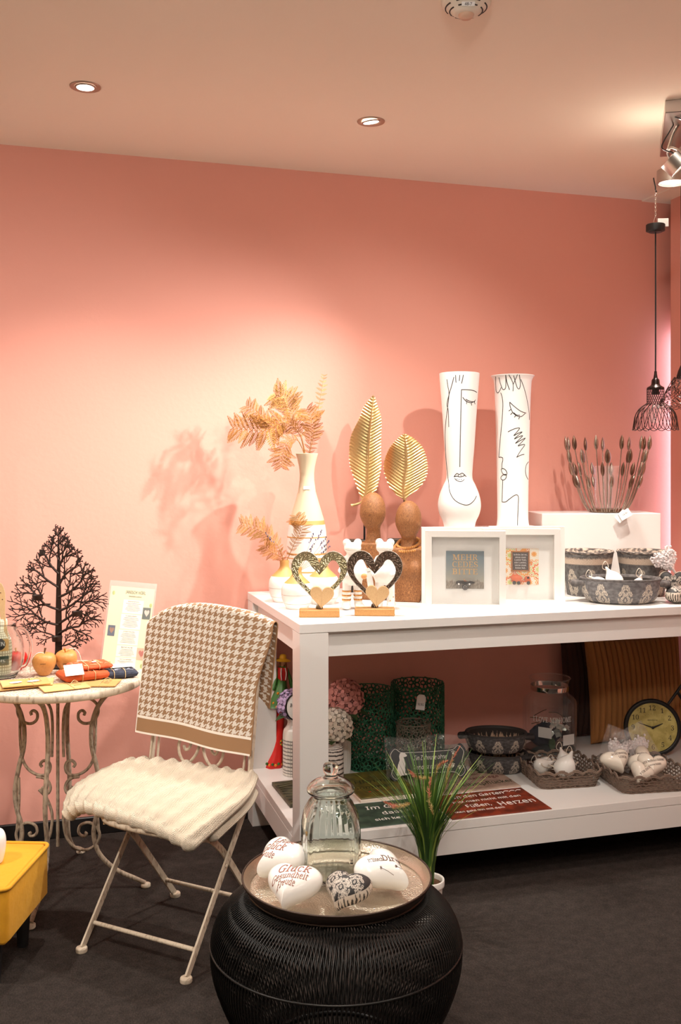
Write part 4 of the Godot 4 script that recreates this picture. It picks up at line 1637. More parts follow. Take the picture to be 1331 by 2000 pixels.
func white_drop(label: String, at: Vector3, basis: Basis, group: String, sc := 1.0) -> void:
	if drop_mesh == null:
		var s := Shape.new()
		s.lathe(prof([[0.0, -0.03], [0.018, -0.028], [0.034, -0.012], [0.036, 0.008], [0.026, 0.03], [0.012, 0.046], [0.006, 0.06], [0.003, 0.068], [0.0, 0.069]], 4), 28, Vector3.ZERO, 1.0, 0.8)
		drop_mesh = s.mesh()
	var o := thing("ceramic_drop", label, "ornament", at, 0.0, group)
	part("body", drop_mesh, M.white_glaze, o, Vector3.ZERO, basis.scaled(Vector3.ONE * sc))
	var tip: Vector3 = basis * Vector3(0, 0.058 * sc, 0)
	var r := Shape.new()
	var pts := []
	for k in 14:
		var a: float = TAU * k / 14
		pts.append(tip + Vector3(0.012 * sin(a) - 0.008, 0.014 - 0.016 * cos(a), 0.004 * sin(2 * a)))
	r.tube(pts, 0.0013, 5, false, true)
	part("hanging_ribbon", r, M.ribbon, o)


func damask_heart(called: String, label: String, at: Vector3, basis: Basis, sc: float, group: String) -> void:
	var o := thing(called, label, "ornament", at, 0.0, group)
	var w := 0.115 * sc
	var h := 0.11 * sc
	var th := 0.03 * sc
	var b := puffy(w, h, th, 64, 12)
	for k in b.v.size():                      # planar picture across the face
		b.t[k] = Vector2(b.v[k].x / w + 0.5, 1.0 - b.v[k].y / h)
	part("body", b, M.heart_damask, o, Vector3.ZERO, basis)
	# the pale clay edge that the dark glaze leaves free
	var out := soft_heart(w, h, 64)
	var s := Shape.new()
	var rows := []
	var c := Vector2(0, h * 0.58)
	for j in 7:
		var e: float = -0.62 + 1.0 * j / 6.0
		var row := PackedVector3Array()
		for k in 65:
			var q: Vector2 = c + (out[k % 64] - c) * (pow(cos(e), 0.8) + 0.012)
			row.append(Vector3(q.x, q.y, th * sin(e)))
		rows.append(row)
	s.sheet(rows, true)
	part("clay_edge", s, M.drip_edge, o, Vector3.ZERO, basis)


func damask_ware() -> void:
	var m := mat("pot_damask", Color.WHITE, 0.85)
	m.albedo_texture = damask_tex(7, 0.30, 0.98, true, rgb(74, 70, 68), 61)
	m = mat("bowl_damask", Color.WHITE, 0.8)
	m.albedo_texture = damask_tex(10, 0.04, 0.96, false, rgb(82, 79, 80), 65)
	m = mat("bowl_dark", Color.WHITE, 0.7)
	m.albedo_texture = damask_tex(10, 0.08, 0.92, false, rgb(44, 42, 43), 67)
	m = mat("pot_clay", Color.WHITE, 0.85)
	var n := noise(0.05, 71, 4)
	m.albedo_texture = tex(128, 128, func(x, y): return rgb(70, 66, 66).lerp(rgb(118, 112, 108), clampf(0.4 + n.get_noise_2d(x, y), 0, 1)))
	local_tri(m, 7.0)
	m = mat("pot_rim", Color.WHITE, 0.85)
	m.albedo_texture = tex(256, 64, func(x, y):
		var k: float = n.get_noise_2d(x * 2.0, y * 2.0)
		return rgb(74, 68, 66).lerp(rgb(206, 186, 168), clampf(0.55 + k * 1.6 - 0.6 * smoothstep(40.0, 60.0, y), 0, 1)))
	mat("rim_dark", rgb(48, 45, 45), 0.6)
	m = mat("bowl_inside", Color.WHITE, 0.7)
	m.albedo_texture = tex(512, 64, func(x, y):
		var drip: float = 38.0 - 16.0 * absf(sin(x * 0.21 + 2.0 * n.get_noise_1d(x))) - 6.0 * absf(n.get_noise_1d(x * 4.0))
		return rgb(44, 40, 38) if y > drip + 16.0 else rgb(190, 164, 140).lerp(rgb(160, 132, 110), clampf(0.5 + n.get_noise_2d(x, y), 0, 1)))
	m = mat("heart_damask", Color.WHITE, 0.6)
	m.albedo_texture = tex(256, 256, func(x, y):
		var best := -1.0
		for q in [[0.25, 0.42, 0.24], [0.72, 0.40, 0.22], [0.52, 0.62, 0.22], [0.48, 0.22, 0.12], [0.36, 0.78, 0.12], [0.62, 0.80, 0.12]]:
			var dx: float = (x / 255.0 - q[0]) / q[2]
			var dy: float = (y / 255.0 - q[1]) / q[2]
			best = maxf(best, leafy(dx * 1.1, 0.5 - dy * 0.5) if absf(dx) < 1.0 and absf(dy) < 1.0 else -1.0)
		return rgb(44, 41, 40).lerp(rgb(214, 202, 188), smoothstep(-0.02, 0.06, best) * clampf(0.8 + 0.6 * n.get_noise_2d(x * 3.0, y * 3.0), 0.2, 1.0)))
	m = mat("drip_edge", Color.WHITE, 0.8)
	m.albedo_texture = tex(512, 32, func(x, y):
		var k: float = absf(sin(x * 0.33)) + 0.5 * n.get_noise_2d(x * 3.0, y)
		return rgb(206, 192, 176).lerp(rgb(54, 48, 44), smoothstep(0.75, 0.95, k + (y - 14.0) / 60.0)))
	mat("ribbon", rgb(226, 214, 196), 0.6)
	flower_pot(Vector3(2.089, TOP, -3.54), 0.35, "grey damask flower pot beside the toy truck's frame")
	flower_pot(Vector3(2.305, TOP, -3.47), 0.0, "grey damask flower pot behind the glittering heart")
	handled_bowl(Vector3(2.096, TOP, -3.31), -0.38, "oval grey damask bowl with handles holding white ceramic drops", false, "")
	white_drop("white ceramic drop standing upright in the grey bowl", Vector3(2.085, TOP + 0.075, -3.33), Basis(Vector3.BACK, 0.5) * Basis(Vector3.RIGHT, -0.2), "white ceramic drops in the grey bowl", 0.95)
	white_drop("white ceramic drop leaning on the bowl's left handle side", Vector3(2.02, TOP + 0.063, -3.33), Basis(Vector3.BACK, 0.9), "white ceramic drops in the grey bowl", 0.85)
	white_drop("white ceramic drop at the right end of the grey bowl", Vector3(2.158, TOP + 0.06, -3.29), Basis(Vector3.BACK, -0.25) * Basis(Vector3.RIGHT, 0.2), "white ceramic drops in the grey bowl", 0.7)
	# at the far right of the table
	damask_heart("damask_heart", "black and cream damask heart lying right of the grey bowl", Vector3(2.345, TOP + 0.032, -3.185), Basis(Vector3.RIGHT, -PI / 2) * Basis(Vector3.BACK, 0.9), 1.05, "black and cream damask hearts")
	damask_heart("carved_heart", "grey carved heart standing behind the damask heart", Vector3(2.33, TOP + 0.006, -3.31), Basis(Vector3.UP, -0.45) * Basis(Vector3.RIGHT, -0.12), 0.95, "")
	var o := thing("glass_bead_heart", "glittering heart of clear glass beads against the flower pot", "ornament", Vector3(2.352, TOP + 0.155, -3.315), -0.42)
	mat("bead_glass", rgb(246, 238, 238), 0.08, 0.1, 0.8)
	var s := Shape.new()
	var out := heart(0.105, 0.1, 60)
	for k in 190:
		var q: Vector2 = out[rng.randi() % 60]
		var c := Vector2(0, 0.058)
		var u := sqrt(rng.randf())
		var at := c + (q - c) * u
		var z := 0.014 * sqrt(1.0 - u * u * 0.98) * (1.0 if k % 4 else -1.0)
		s.ball(Vector3(at.x, at.y, z), Vector3.ONE * rng.randf_range(0.0042, 0.006), 5, 3)
	var bd := part("beads", s, M.bead_glass, o, Vector3(-0.01, -0.05, 0), Basis(Vector3.BACK, 0.62))
	bd.set_meta("kind", "stuff")
	part("core", puffy(0.096, 0.092, 0.012, 40, 5), M.bead_glass, o, Vector3(-0.01, -0.046, 0), Basis(Vector3.BACK, 0.62))


# ---------------------------------------------------------------- things on the lower shelf
func shelf_things() -> void:
	girl_figurine()
	hydrangeas()
	flower_lanterns()
	tin_signs()
	bone_sign()
	var b := handled_bowl(Vector3(1.734, SHELF, -3.62), -0.42, "dark oval damask bowl at the bottom of a stack of two", true, "dark stacked bowls")
	b.scale = Vector3.ONE * 0.8
	b = handled_bowl(Vector3(1.730, SHELF + 0.077, -3.625), -0.36, "dark oval damask bowl stacked on another one", true, "dark stacked bowls")
	b.scale = Vector3.ONE * 0.82
	storage_jar()
	cushions()
	wall_clock()
	lace_baskets()


func girl_figurine() -> void:
	mat("red_glaze", rgb(204, 36, 30), 0.3)
	mat("green_glaze", rgb(58, 106, 40), 0.35)
	mat("orange_dot", rgb(232, 142, 34), 0.35)
	mat("yellow_straw", rgb(230, 172, 34), 0.5)
	mat("figurine_skin", rgb(214, 168, 128), 0.5)
	mat("figurine_hair", rgb(150, 84, 40), 0.6)
	var o := thing("lady_figurine", "painted lady figurine in red skirt and green jacket with yellow hat", "figurine", Vector3(0.888, SHELF, -3.925), 0.0)
	var loft := func(rows: Array, lobes: int, amp: float) -> Shape:
		var s := Shape.new()
		var out := []
		for q in curve(rows, 5):
			var row := PackedVector3Array()
			for k in 33:
				var a: float = TAU * (k % 32) / 32
				var r: float = q.z * (1.0 + amp * cos(a * lobes) * clampf(q.z / 0.04, 0, 1))
				row.append(Vector3(q.x + r * cos(a), q.y, -r * sin(a)))
			out.append(row)
		s.sheet(out, true)
		return s
	var F := loft as Callable
	part("skirt", F.call([Vector3(0, 0, 0.04), Vector3(0.004, 0.02, 0.037), Vector3(0.018, 0.08, 0.023), Vector3(0.027, 0.16, 0.017), Vector3(0.03, 0.26, 0.018)], 6, 0.07), M.red_glaze, o)
	var jk := part("jacket", F.call([Vector3(0.026, 0.25, 0.002), Vector3(0.018, 0.243, 0.046), Vector3(0.02, 0.25, 0.046), Vector3(0.027, 0.30, 0.032), Vector3(0.034, 0.343, 0.02), Vector3(0.036, 0.375, 0.021), Vector3(0.037, 0.396, 0.019), Vector3(0.037, 0.402, 0.008)], 5, 0.05), M.green_glaze, o)
	var s := Shape.new()
	s.lathe(prof([[0.019, 0.345], [0.0225, 0.37], [0.0205, 0.394], [0.012, 0.4]], 3), 20, Vector3(0.0365, 0, 0.0025), 1.0, 0.9)
	part("vest", s, M.red_glaze, o)
	for sd in [-1.0, 1.0]:
		s = Shape.new()
		s.tube(curve([Vector3(0.0365 + 0.008 * sd, 0.398, 0.02), Vector3(0.0365 + 0.011 * sd, 0.375, 0.026), Vector3(0.0365 + 0.008 * sd, 0.35, 0.025)], 4), 0.0022, 6)
		part("trim", s, M.ink_white, o)
		s = Shape.new()
		s.tube(curve([Vector3(0.037 + 0.018 * sd, 0.392, 0), Vector3(0.037 + 0.028 * sd, 0.36, 0.008), Vector3(0.037 + 0.036 * sd, 0.33, 0.012), Vector3(0.037 + 0.044 * sd, 0.312, 0.014)], 4), [0.006, 0.006, 0.006, 0.006, 0.0065, 0.007, 0.0075, 0.0085, 0.009, 0.01, 0.011, 0.012, 0.0125], 8)
		part("sleeve", s, M.green_glaze, o)
	s = Shape.new()
	s.ball(Vector3(0.039, 0.418, 0.002), Vector3(0.0105, 0.0135, 0.0115), 16, 10)
	s.tube([Vector3(0.037, 0.396, 0), Vector3(0.038, 0.41, 0.0)], 0.0055, 8)
	part("head", s, M.figurine_skin, o)
	s = Shape.new()
	s.ball(Vector3(0.04, 0.414, -0.005), Vector3(0.0135, 0.018, 0.0105), 14, 8)
	s.tube([Vector3(0.049, 0.42, 0), Vector3(0.052, 0.395, 0.004), Vector3(0.053, 0.372, 0.006)], [0.006, 0.005, 0.003], 7)
	part("hair", s, M.figurine_hair, o)
	s = Shape.new()
	s.lathe(prof([[0.0, 0.0], [0.028, -0.006], [0.032, -0.005], [0.0305, -0.003], [0.016, 0.003], [0.0145, 0.009], [0.011, 0.018], [0.0, 0.021]], 3), 26)
	part("hat", s, M.yellow_straw, o, Vector3(0.039, 0.43, 0.001), Basis(Vector3.BACK, -0.08))
	for q in [[-0.006, 0.262], [0.022, 0.285], [0.036, 0.262], [0.012, 0.3], [0.04, 0.30], [0.004, 0.248]]:
		s = Shape.new()
		s.ball(Vector3.ZERO, Vector3(0.0055, 0.0055, 0.002), 10, 6)
		var r: float = lerpf(0.046, 0.03, (q[1] - 0.245) / 0.06) + 0.001
		var dx: float = clampf(q[0] - 0.022, -r * 0.9, r * 0.9)
		part("painted_dot", s, M.orange_dot, jk, Vector3(q[0], q[1], sqrt(r * r - dx * dx)))
	for k in 9:
		var a: float = PI * (0.08 + k * 0.105)
		s = Shape.new()
		s.ball(Vector3(0.001 + 0.0385 * cos(a), 0.014 + 0.004 * (k % 2), 0.0385 * sin(a)), Vector3(0.006, 0.006, 0.003), 8, 5)
		part("hem_flower", s, M.green_glaze if k % 2 else M.orange_dot, o)
	for k in 8:
		var a: float = TAU * k / 8
		s = Shape.new()
		s.ball(Vector3(0.032 + 0.0075 * cos(a), 0.098 + 0.009 * sin(a), 0.0218), Vector3(0.0036, 0.0042, 0.0016), 8, 5)
		part("flower_petal", s, M.orange_dot if k % 2 else M.green_glaze, o)


var floret_mesh: Mesh


func hydrangea(o: Node3D, c: Vector3, r: float, n: int, m: Material, leafm: Material, leaves: Array) -> void:
	if floret_mesh == null:
		var s := Shape.new()
		for k in 4:
			var a: float = TAU * k / 4
			var ring := []
			for j in 8:
				var b: float = TAU * j / 8
				var d := Vector2(0.62 + 0.42 * cos(b), 0.45 * sin(b)).rotated(a)
				ring.append(Vector3(d.x, d.y, 0.16 * d.length() + 0.05 * sin(b * 2.0)))
			var k0 := s.p(Vector3(0, 0, 0))
			var cc := s.p(Vector3(cos(a), sin(a), 0.1) * 0.6)
			for q in ring:
				s.p(q)
			for j in 8:
				s.tri(cc, cc + 1 + j, cc + 1 + (j + 1) % 8)
			s.tri(k0, cc + 4, cc + 5)
			s.tri(k0, cc + 5, cc + 6)
		s.ball(Vector3(0, 0, 0.05), Vector3(0.1, 0.1, 0.07), 6, 4)
		floret_mesh = s.mesh()
	var head := Shape.new()
	head.ball(c, Vector3.ONE * r * 0.8, 14, 10)
	part("flower_heart", head, m, o)
	for k in n:
		var y: float = 1.0 - 1.72 * (k + 0.5) / n
		var a: float = k * 2.399963
		var d := Vector3(sqrt(1.0 - y * y) * cos(a), y, sqrt(1.0 - y * y) * sin(a)).normalized()
		var up := Vector3.UP if absf(d.y) < 0.9 else Vector3.RIGHT
		var b := Basis.looking_at(-d, up) * Basis(Vector3.BACK, rng.randf() * TAU)
		part("floret", floret_mesh, m, o, c + d * r * rng.randf_range(0.84, 0.98), b.scaled_local(Vector3.ONE * r * rng.randf_range(0.27, 0.34)))
	for q in leaves:
		var s := Shape.new()
		var rows := []
		for j in 9:
			var u: float = j / 8.0
			var w: float = 0.3 * sin(PI * pow(u, 0.8)) + 0.004
			var row := PackedVector3Array()
			for i in range(-3, 4):
				row.append(Vector3(w * i / 3.0, -0.25 * u * u + 0.05 * absf(i / 3.0) * w * 3.0, u))
			rows.append(row)
		s.sheet(rows)
		part("leaf", s, leafm, o, c + Vector3(0, -r * 0.55, 0), Basis(Vector3.UP, q[0]).scaled_local(Vector3.ONE * q[1]))


func hydrangeas() -> void:
	for q in [["petal_violet", rgb(178, 156, 192)], ["petal_pink", rgb(226, 158, 150)], ["petal_white", rgb(236, 228, 212)], ["leaf_green", rgb(52, 74, 34)]]:
		var pm := mat(q[0], q[1], 0.8)
		pm.backlight_enabled = true
		pm.backlight = Color(q[1].r * 0.35, q[1].g * 0.35, q[1].b * 0.35)
	var n := noise(0.1, 81)
	var m := mat("grid_glaze", Color.WHITE, 0.4)
	m.albedo_texture = tex(512, 256, func(x, y):
		var gx: float = fmod(x + 1.5 * n.get_noise_1d(y * 3.0), 13.0)
		var gy: float = fmod(y + 1.5 * n.get_noise_1d(x * 3.0), 9.0)
		return rgb(86, 80, 76) if (gx < 2.4 or gy < 2.2) and y > 60 else rgb(236, 230, 220))
	m = mat("line_glaze", Color.WHITE, 0.4)
	m.albedo_texture = tex(256, 256, func(x, y):
		var gy: float = fmod(y + 1.6 * n.get_noise_2d(x * 0.5, y * 0.4) + 200.0, 10.0)
		return rgb(54, 50, 48) if gy < 3.0 and y > 30 else rgb(236, 230, 222))
	# violet one in a milk can
	var o := thing("milk_can_vase", "white milk can vase with fine black grid behind the table leg", "vase", Vector3(0.945, SHELF, -3.80), -0.2)
	var s := Shape.new()
	s.lathe(curve([Vector2(0.0, 0.0), Vector2(0.043, 0.0), Vector2(0.046, 0.004), Vector2(0.046, 0.08), Vector2(0.046, 0.155), Vector2(0.042, 0.178)], 3), 40)
	part("body", s, m if false else M.grid_glaze, o)
	s = Shape.new()
	s.lathe(curve([Vector2(0.042, 0.178), Vector2(0.03, 0.195), Vector2(0.028, 0.21), Vector2(0.034, 0.222), Vector2(0.03, 0.221), Vector2(0.025, 0.205)], 4), 40)
	part("neck", s, M.white_glaze, o)
	var h := thing("hydrangea", "lilac hydrangea bloom in the milk can vase", "flower", o.position + Vector3(0, 0.20, 0), 0.0, "artificial hydrangeas")
	s = Shape.new()
	s.tube([Vector3(0, -0.1, 0), Vector3(-0.005, 0.05, 0.0)], 0.003, 6)
	part("stem", s, M.leaf_green, h)
	hydrangea(h, Vector3(-0.01, 0.075, 0.0), 0.062, 46, M.petal_violet, M.leaf_green, [[0.2, 0.09], [-1.2, 0.08], [2.5, 0.08]])
	o = thing("oval_sign", "small oval cream sign with black rim in the lilac flowers", "sign", Vector3(0.928, SHELF + 0.285, -3.715), -0.2)
	s = Shape.new()
	s.lathe([Vector2(0.0, 0.0), Vector2(0.036, 0.0), Vector2(0.036, 0.004), Vector2(0.0, 0.005)], 32, Vector3.ZERO, 1.0, 1.35)
	part("plate", s, M.ink_white, o, Vector3.ZERO, Basis(Vector3.RIGHT, PI / 2))
	s = Shape.new()
	var ring := []
	for k in 32:
		ring.append(Vector3(0.037 * cos(TAU * k / 32), 0.05 * sin(TAU * k / 32), 0.003))
	s.tube(ring, 0.0035, 6, false, true)
	part("rim", s, M.black_metal, o)
	s = Shape.new()
	s.tube([Vector3(0, -0.05, 0.0), Vector3(0.012, -0.12, -0.05)], 0.0015, 5)
	part("stake", s, M.black_metal, o)
	letters("Bonjour", "Droid Serif", 0.012, M.ink_black, o, Vector3(0.004, 0.01, 0.0055), Basis(Vector3.BACK, 0.1), null, 0.2, 0.05)
	# pink and white ones behind the table leg
	o = thing("lined_vase", "white vase with thin black horizontal lines behind the table leg", "vase", Vector3(1.058, SHELF, -3.66), 0.3)
	s = Shape.new()
	s.lathe(curve([Vector2(0.0, 0.0), Vector2(0.04, 0.0), Vector2(0.044, 0.006), Vector2(0.045, 0.07), Vector2(0.044, 0.13), Vector2(0.036, 0.15), Vector2(0.033, 0.156), Vector2(0.028, 0.15)], 4), 36)
	part("body", s, M.line_glaze, o)
	h = thing("hydrangea", "white hydrangea bloom in the lined vase", "flower", o.position + Vector3(0, 0.16, 0), 0.0, "artificial hydrangeas")
	s = Shape.new()
	s.tube([Vector3(0, -0.1, 0), Vector3(0.0, 0.04, 0.0)], 0.003, 6)
	part("stem", s, M.leaf_green, h)
	hydrangea(h, Vector3(0.01, 0.058, 0.01), 0.068, 52, M.petal_white, M.leaf_green, [[0.9, 0.075], [-0.5, 0.07], [1.9, 0.08]])
	o = thing("ribbed_vase", "white vase with upright ribs just behind the lined vase", "vase", Vector3(1.128, SHELF, -3.76), 0.0)
	s = Shape.new()
	var rows := []
	for q in curve([Vector2(0.03, 0.0), Vector2(0.034, 0.02), Vector2(0.036, 0.1), Vector2(0.033, 0.15), Vector2(0.028, 0.156)], 4):
		var row := PackedVector3Array()
		for k in 97:
			var a: float = TAU * (k % 96) / 96
			var r: float = q.x * (1.0 + 0.035 * cos(a * 24.0))
			row.append(Vector3(r * cos(a), q.y, -r * sin(a)))
		rows.append(row)
	s.sheet(rows, true)
	part("body", s, M.white_glaze, o)
	h = thing("hydrangea", "salmon pink hydrangea bloom in the ribbed vase", "flower", o.position + Vector3(0, 0.16, 0), 0.0, "artificial hydrangeas")
	s = Shape.new()
	s.tube([Vector3(0, -0.1, 0), Vector3(0.0, 0.1, 0.03)], 0.003, 6)
	part("stem", s, M.leaf_green, h)
	hydrangea(h, Vector3(0.0, 0.14, 0.03), 0.076, 60, M.petal_pink, M.leaf_green, [[1.2, 0.11], [-0.8, 0.1], [2.2, 0.1], [0.3, 0.09]])


func lantern(label: String, at: Vector3, r: float, h: float, around: int, m: Material, group: String) -> void:
	var o := thing("flower_lantern", label, "lantern", at, 0.0, group)
	var d: float = TAU * r / around
	var s := Shape.new()
	for k in 5:
		var a: float = TAU * k / 5
		var ring := []
		for j in 7:
			var b: float = TAU * j / 7
			var q := Vector2(d * 0.30 + d * 0.20 * cos(b), d * 0.17 * sin(b)).rotated(a)
			var an: float = q.x / r
			ring.append(Vector3(r * sin(an), q.y, r * cos(an)))
		s.tube(ring, d * 0.062, 4, false, true)
	var cr := []
	for j in 6:
		var q := Vector2(d * 0.085, 0).rotated(TAU * j / 6)
		cr.append(Vector3(r * sin(q.x / r), q.y, r * cos(q.x / r)))
	s.tube(cr, d * 0.055, 4, false, true)
	var fl := s.mesh()
	var nr := int(round(h / (d * 0.86)))
	for j in nr:
		for k in around:
			part("metal_flower", fl, m, o, Vector3(0, h * (j + 0.5) / nr, 0), Basis(Vector3.UP, TAU * (k + 0.5 * (j % 2)) / around))
	for y in [0.003, h]:
		s = Shape.new()
		var ring := []
		for k in 48:
			ring.append(Vector3(r * cos(TAU * k / 48), y, r * sin(TAU * k / 48)))
		s.tube(ring, 0.0024, 6, false, true)
		part("rim", s, m, o)
	s = Shape.new()
	s.lathe([Vector2(0.0, 0.0), Vector2(r, 0.0), Vector2(r, 0.003), Vector2(0.0, 0.003)], 36)
	part("base", s, m, o)


func flower_lanterns() -> void:
	mat("green_patina", rgb(44, 108, 76), 0.45, 0.3)
	mat("grey_patina", rgb(120, 116, 102), 0.45, 0.4)
	var g := "openwork metal flower lanterns"
	lantern("tall green openwork flower lantern beside the hydrangeas", Vector3(1.262, SHELF, -3.815), 0.094, 0.312, 12, M.green_patina, g)
	lantern("tall green openwork flower lantern with hanging price tag", Vector3(1.482, SHELF, -3.85), 0.108, 0.315, 13, M.green_patina, g)
	lantern("small grey openwork flower lantern before the green ones", Vector3(1.392, SHELF, -3.66), 0.066, 0.205, 11, M.grey_patina, g)
	var o := thing("price_tag", "cream price tag hanging on the green flower lantern", "tag", Vector3(1.452, SHELF + 0.262, -3.735), -0.35)
	var s := Shape.new()
	s.prism(PackedVector2Array([Vector2(-0.018, -0.03), Vector2(0.018, -0.03), Vector2(0.018, 0.022), Vector2(0.01, 0.032), Vector2(-0.01, 0.032), Vector2(-0.018, 0.022)]), 0.0, 0.0012)
	part("card", s, M.paper_white, o, Vector3.ZERO, Basis(Vector3.BACK, -0.12))
	letters("9,95", "Droid Serif", 0.009, M.ink_black, o, Vector3(0, -0.008, 0.0018), Basis(Vector3.BACK, -0.12))
	s = Shape.new()
	s.tube([Vector3(0, 0.03, 0), Vector3(0.0, 0.05, -0.006)], 0.0006, 4)
	part("string", s, M.twine, o)


func tin_sign(label: String, x0: float, x1: float, z0: float, z1: float, y: float, th: float, m: Material, turn: float) -> Node3D:
	var o := thing("tin_sign", label, "sign", Vector3((x0 + x1) / 2, SHELF + y, (z0 + z1) / 2), turn, "printed tin signs on the shelf")
	var w := (x1 - x0) / 2
	var d := (z0 - z1) / 2
	part("plate", plain_box(Vector3(-w, 0, -d), Vector3(w, th, d), 0.0012), m, o)
	return o


func tin_signs() -> void:
	var n := noise(0.02, 91, 4)
	var cols := {"rust_tin": [rgb(136, 52, 26), rgb(92, 34, 18)], "moss_tin": [rgb(62, 82, 66), rgb(44, 60, 50)], "olive_tin": [rgb(118, 108, 44), rgb(84, 78, 34)], "rose_tin": [rgb(196, 168, 150), rgb(168, 140, 124)], "bark_relief": [rgb(96, 92, 66), rgb(58, 54, 38)]}
	for k in cols:
		var m := mat(k, Color.WHITE, 0.5)
		var a: Color = cols[k][0]
		var b: Color = cols[k][1]
		m.albedo_texture = tex(96, 96, func(x, y): return a.lerp(b, clampf(0.5 + 1.3 * n.get_noise_2d(x * 3.0, y * 3.0), 0, 1)))
		local_tri(m, 3.0)
	mat("ink_moss", rgb(40, 52, 28), 0.6)
	mat("ink_wine", rgb(104, 44, 46), 0.6)
	mat("ink_cherry", rgb(190, 52, 30), 0.6)
	var lay := Basis(Vector3.RIGHT, -PI / 2)
	var w := func(o: Node3D, txt: String, x: float, z: float, cap: float, m: Material, wid: float, y: float, it := 0.0) -> void:
		letters(txt, "Droid Sans", cap, m, o, Vector3(x, y, z), lay * Basis(Vector3.BACK, 0.02), null, it, wid)
	var T := w as Callable
	var o := tin_sign("rust red tin sign about the garden and the heart", 1.34, 1.722, -3.152, -3.392, 0.0, 0.003, M.rust_tin, 0.0)
	T.call(o, "In den Garten", 0.0, -0.085, 0.026, M.ink_white, 0.2, 0.0034, 0.1)
	T.call(o, "tritt man nicht mit den", 0.01, -0.035, 0.018, M.ink_white, 0.27, 0.0034)
	T.call(o, "Füßen,", -0.045, 0.015, 0.026, M.ink_white, 0.095, 0.0034)
	T.call(o, "Herzen", 0.1, 0.022, 0.036, M.ink_white, 0.14, 0.0034)
	T.call(o, "man geht ihn mit dem", -0.06, 0.06, 0.015, M.ink_white, 0.19, 0.0034)
	for k in 3:
		var s := Shape.new()
		s.tube(curve([Vector3(0.1 + 0.025 * k, 0.0035, -0.085), Vector3(0.112 + 0.025 * k, 0.0035, -0.097), Vector3(0.125 + 0.025 * k, 0.0035, -0.093)], 4), 0.0014, 4)
		part("printed_leaf", s, M.ink_white, o)
	o = tin_sign("dark green tin sign beside the rust red one", 0.985, 1.336, -3.165, -3.395, 0.0, 0.003, M.moss_tin, 0.0)
	T.call(o, "Im Garten", 0.03, -0.06, 0.03, M.ink_white, 0.2, 0.0034, 0.15)
	T.call(o, "dass mein", 0.06, 0.0, 0.028, M.ink_white, 0.18, 0.0034)
	T.call(o, "sich kennenlernen", 0.05, 0.055, 0.019, M.ink_white, 0.25, 0.0034)
	o = tin_sign("pale rose tin sign about fruit picking behind the rust red one", 1.335, 1.73, -3.405, -3.635, 0.0, 0.003, M.rose_tin, 0.0)
	T.call(o, "Unser Garten", -0.1, 0.0, 0.022, M.ink_moss, 0.15, 0.0034)
	T.call(o, "Bei großer", 0.05, -0.065, 0.016, M.ink_wine, 0.1, 0.0034)
	T.call(o, "Nachfrage", 0.1, -0.02, 0.022, M.ink_wine, 0.13, 0.0034)
	T.call(o, "Selbstpflücker", 0.08, 0.045, 0.03, M.ink_moss, 0.23, 0.0034)
	var s := Shape.new()
	s.ball(Vector3(0.13, 0.004, -0.08), Vector3(0.024, 0.001, 0.012), 14, 4)
	part("printed_leaf", s, M.ink_moss, o)
	o = tin_sign("olive green tin sign lying on a pile of pale boards", 1.09, 1.32, -3.41, -3.70, 0.012, 0.004, M.olive_tin, 0.03)
	part("pale_board", plain_box(Vector3(-0.118, -0.012, -0.14), Vector3(0.116, -0.001, 0.148), 0.001), M.cream_paint, o)
	T.call(o, "Himmel", 0.0, -0.03, 0.034, M.ink_moss, 0.16, 0.0044, 0.2)
	T.call(o, "Sommer", -0.03, 0.035, 0.03, M.ink_moss, 0.15, 0.0044, 0.2)
	for k in 5:
		s = Shape.new()
		s.ball(Vector3(-0.06 + 0.035 * k, 0.0042, 0.085 - 0.008 * (k % 2)), Vector3(0.006, 0.0008, 0.005), 8, 4)
		part("printed_berry", s, M.ink_cherry, o)
	o = tin_sign("olive brown carved board with wavy lines beside the milk can", 0.832, 0.985, -3.43, -3.69, 0.0, 0.014, M.bark_relief, 0.03)
	for k in 9:
		s = Shape.new()
		var pts := []
		for j in 9:
			pts.append(Vector3(-0.068 + 0.017 * j, 0.0145, -0.115 + 0.027 * k + 0.008 * sin(j * 0.9 + k)))
		s.tube(pts, 0.0032, 5)
		part("carved_wave", s, M.bark_relief, o)


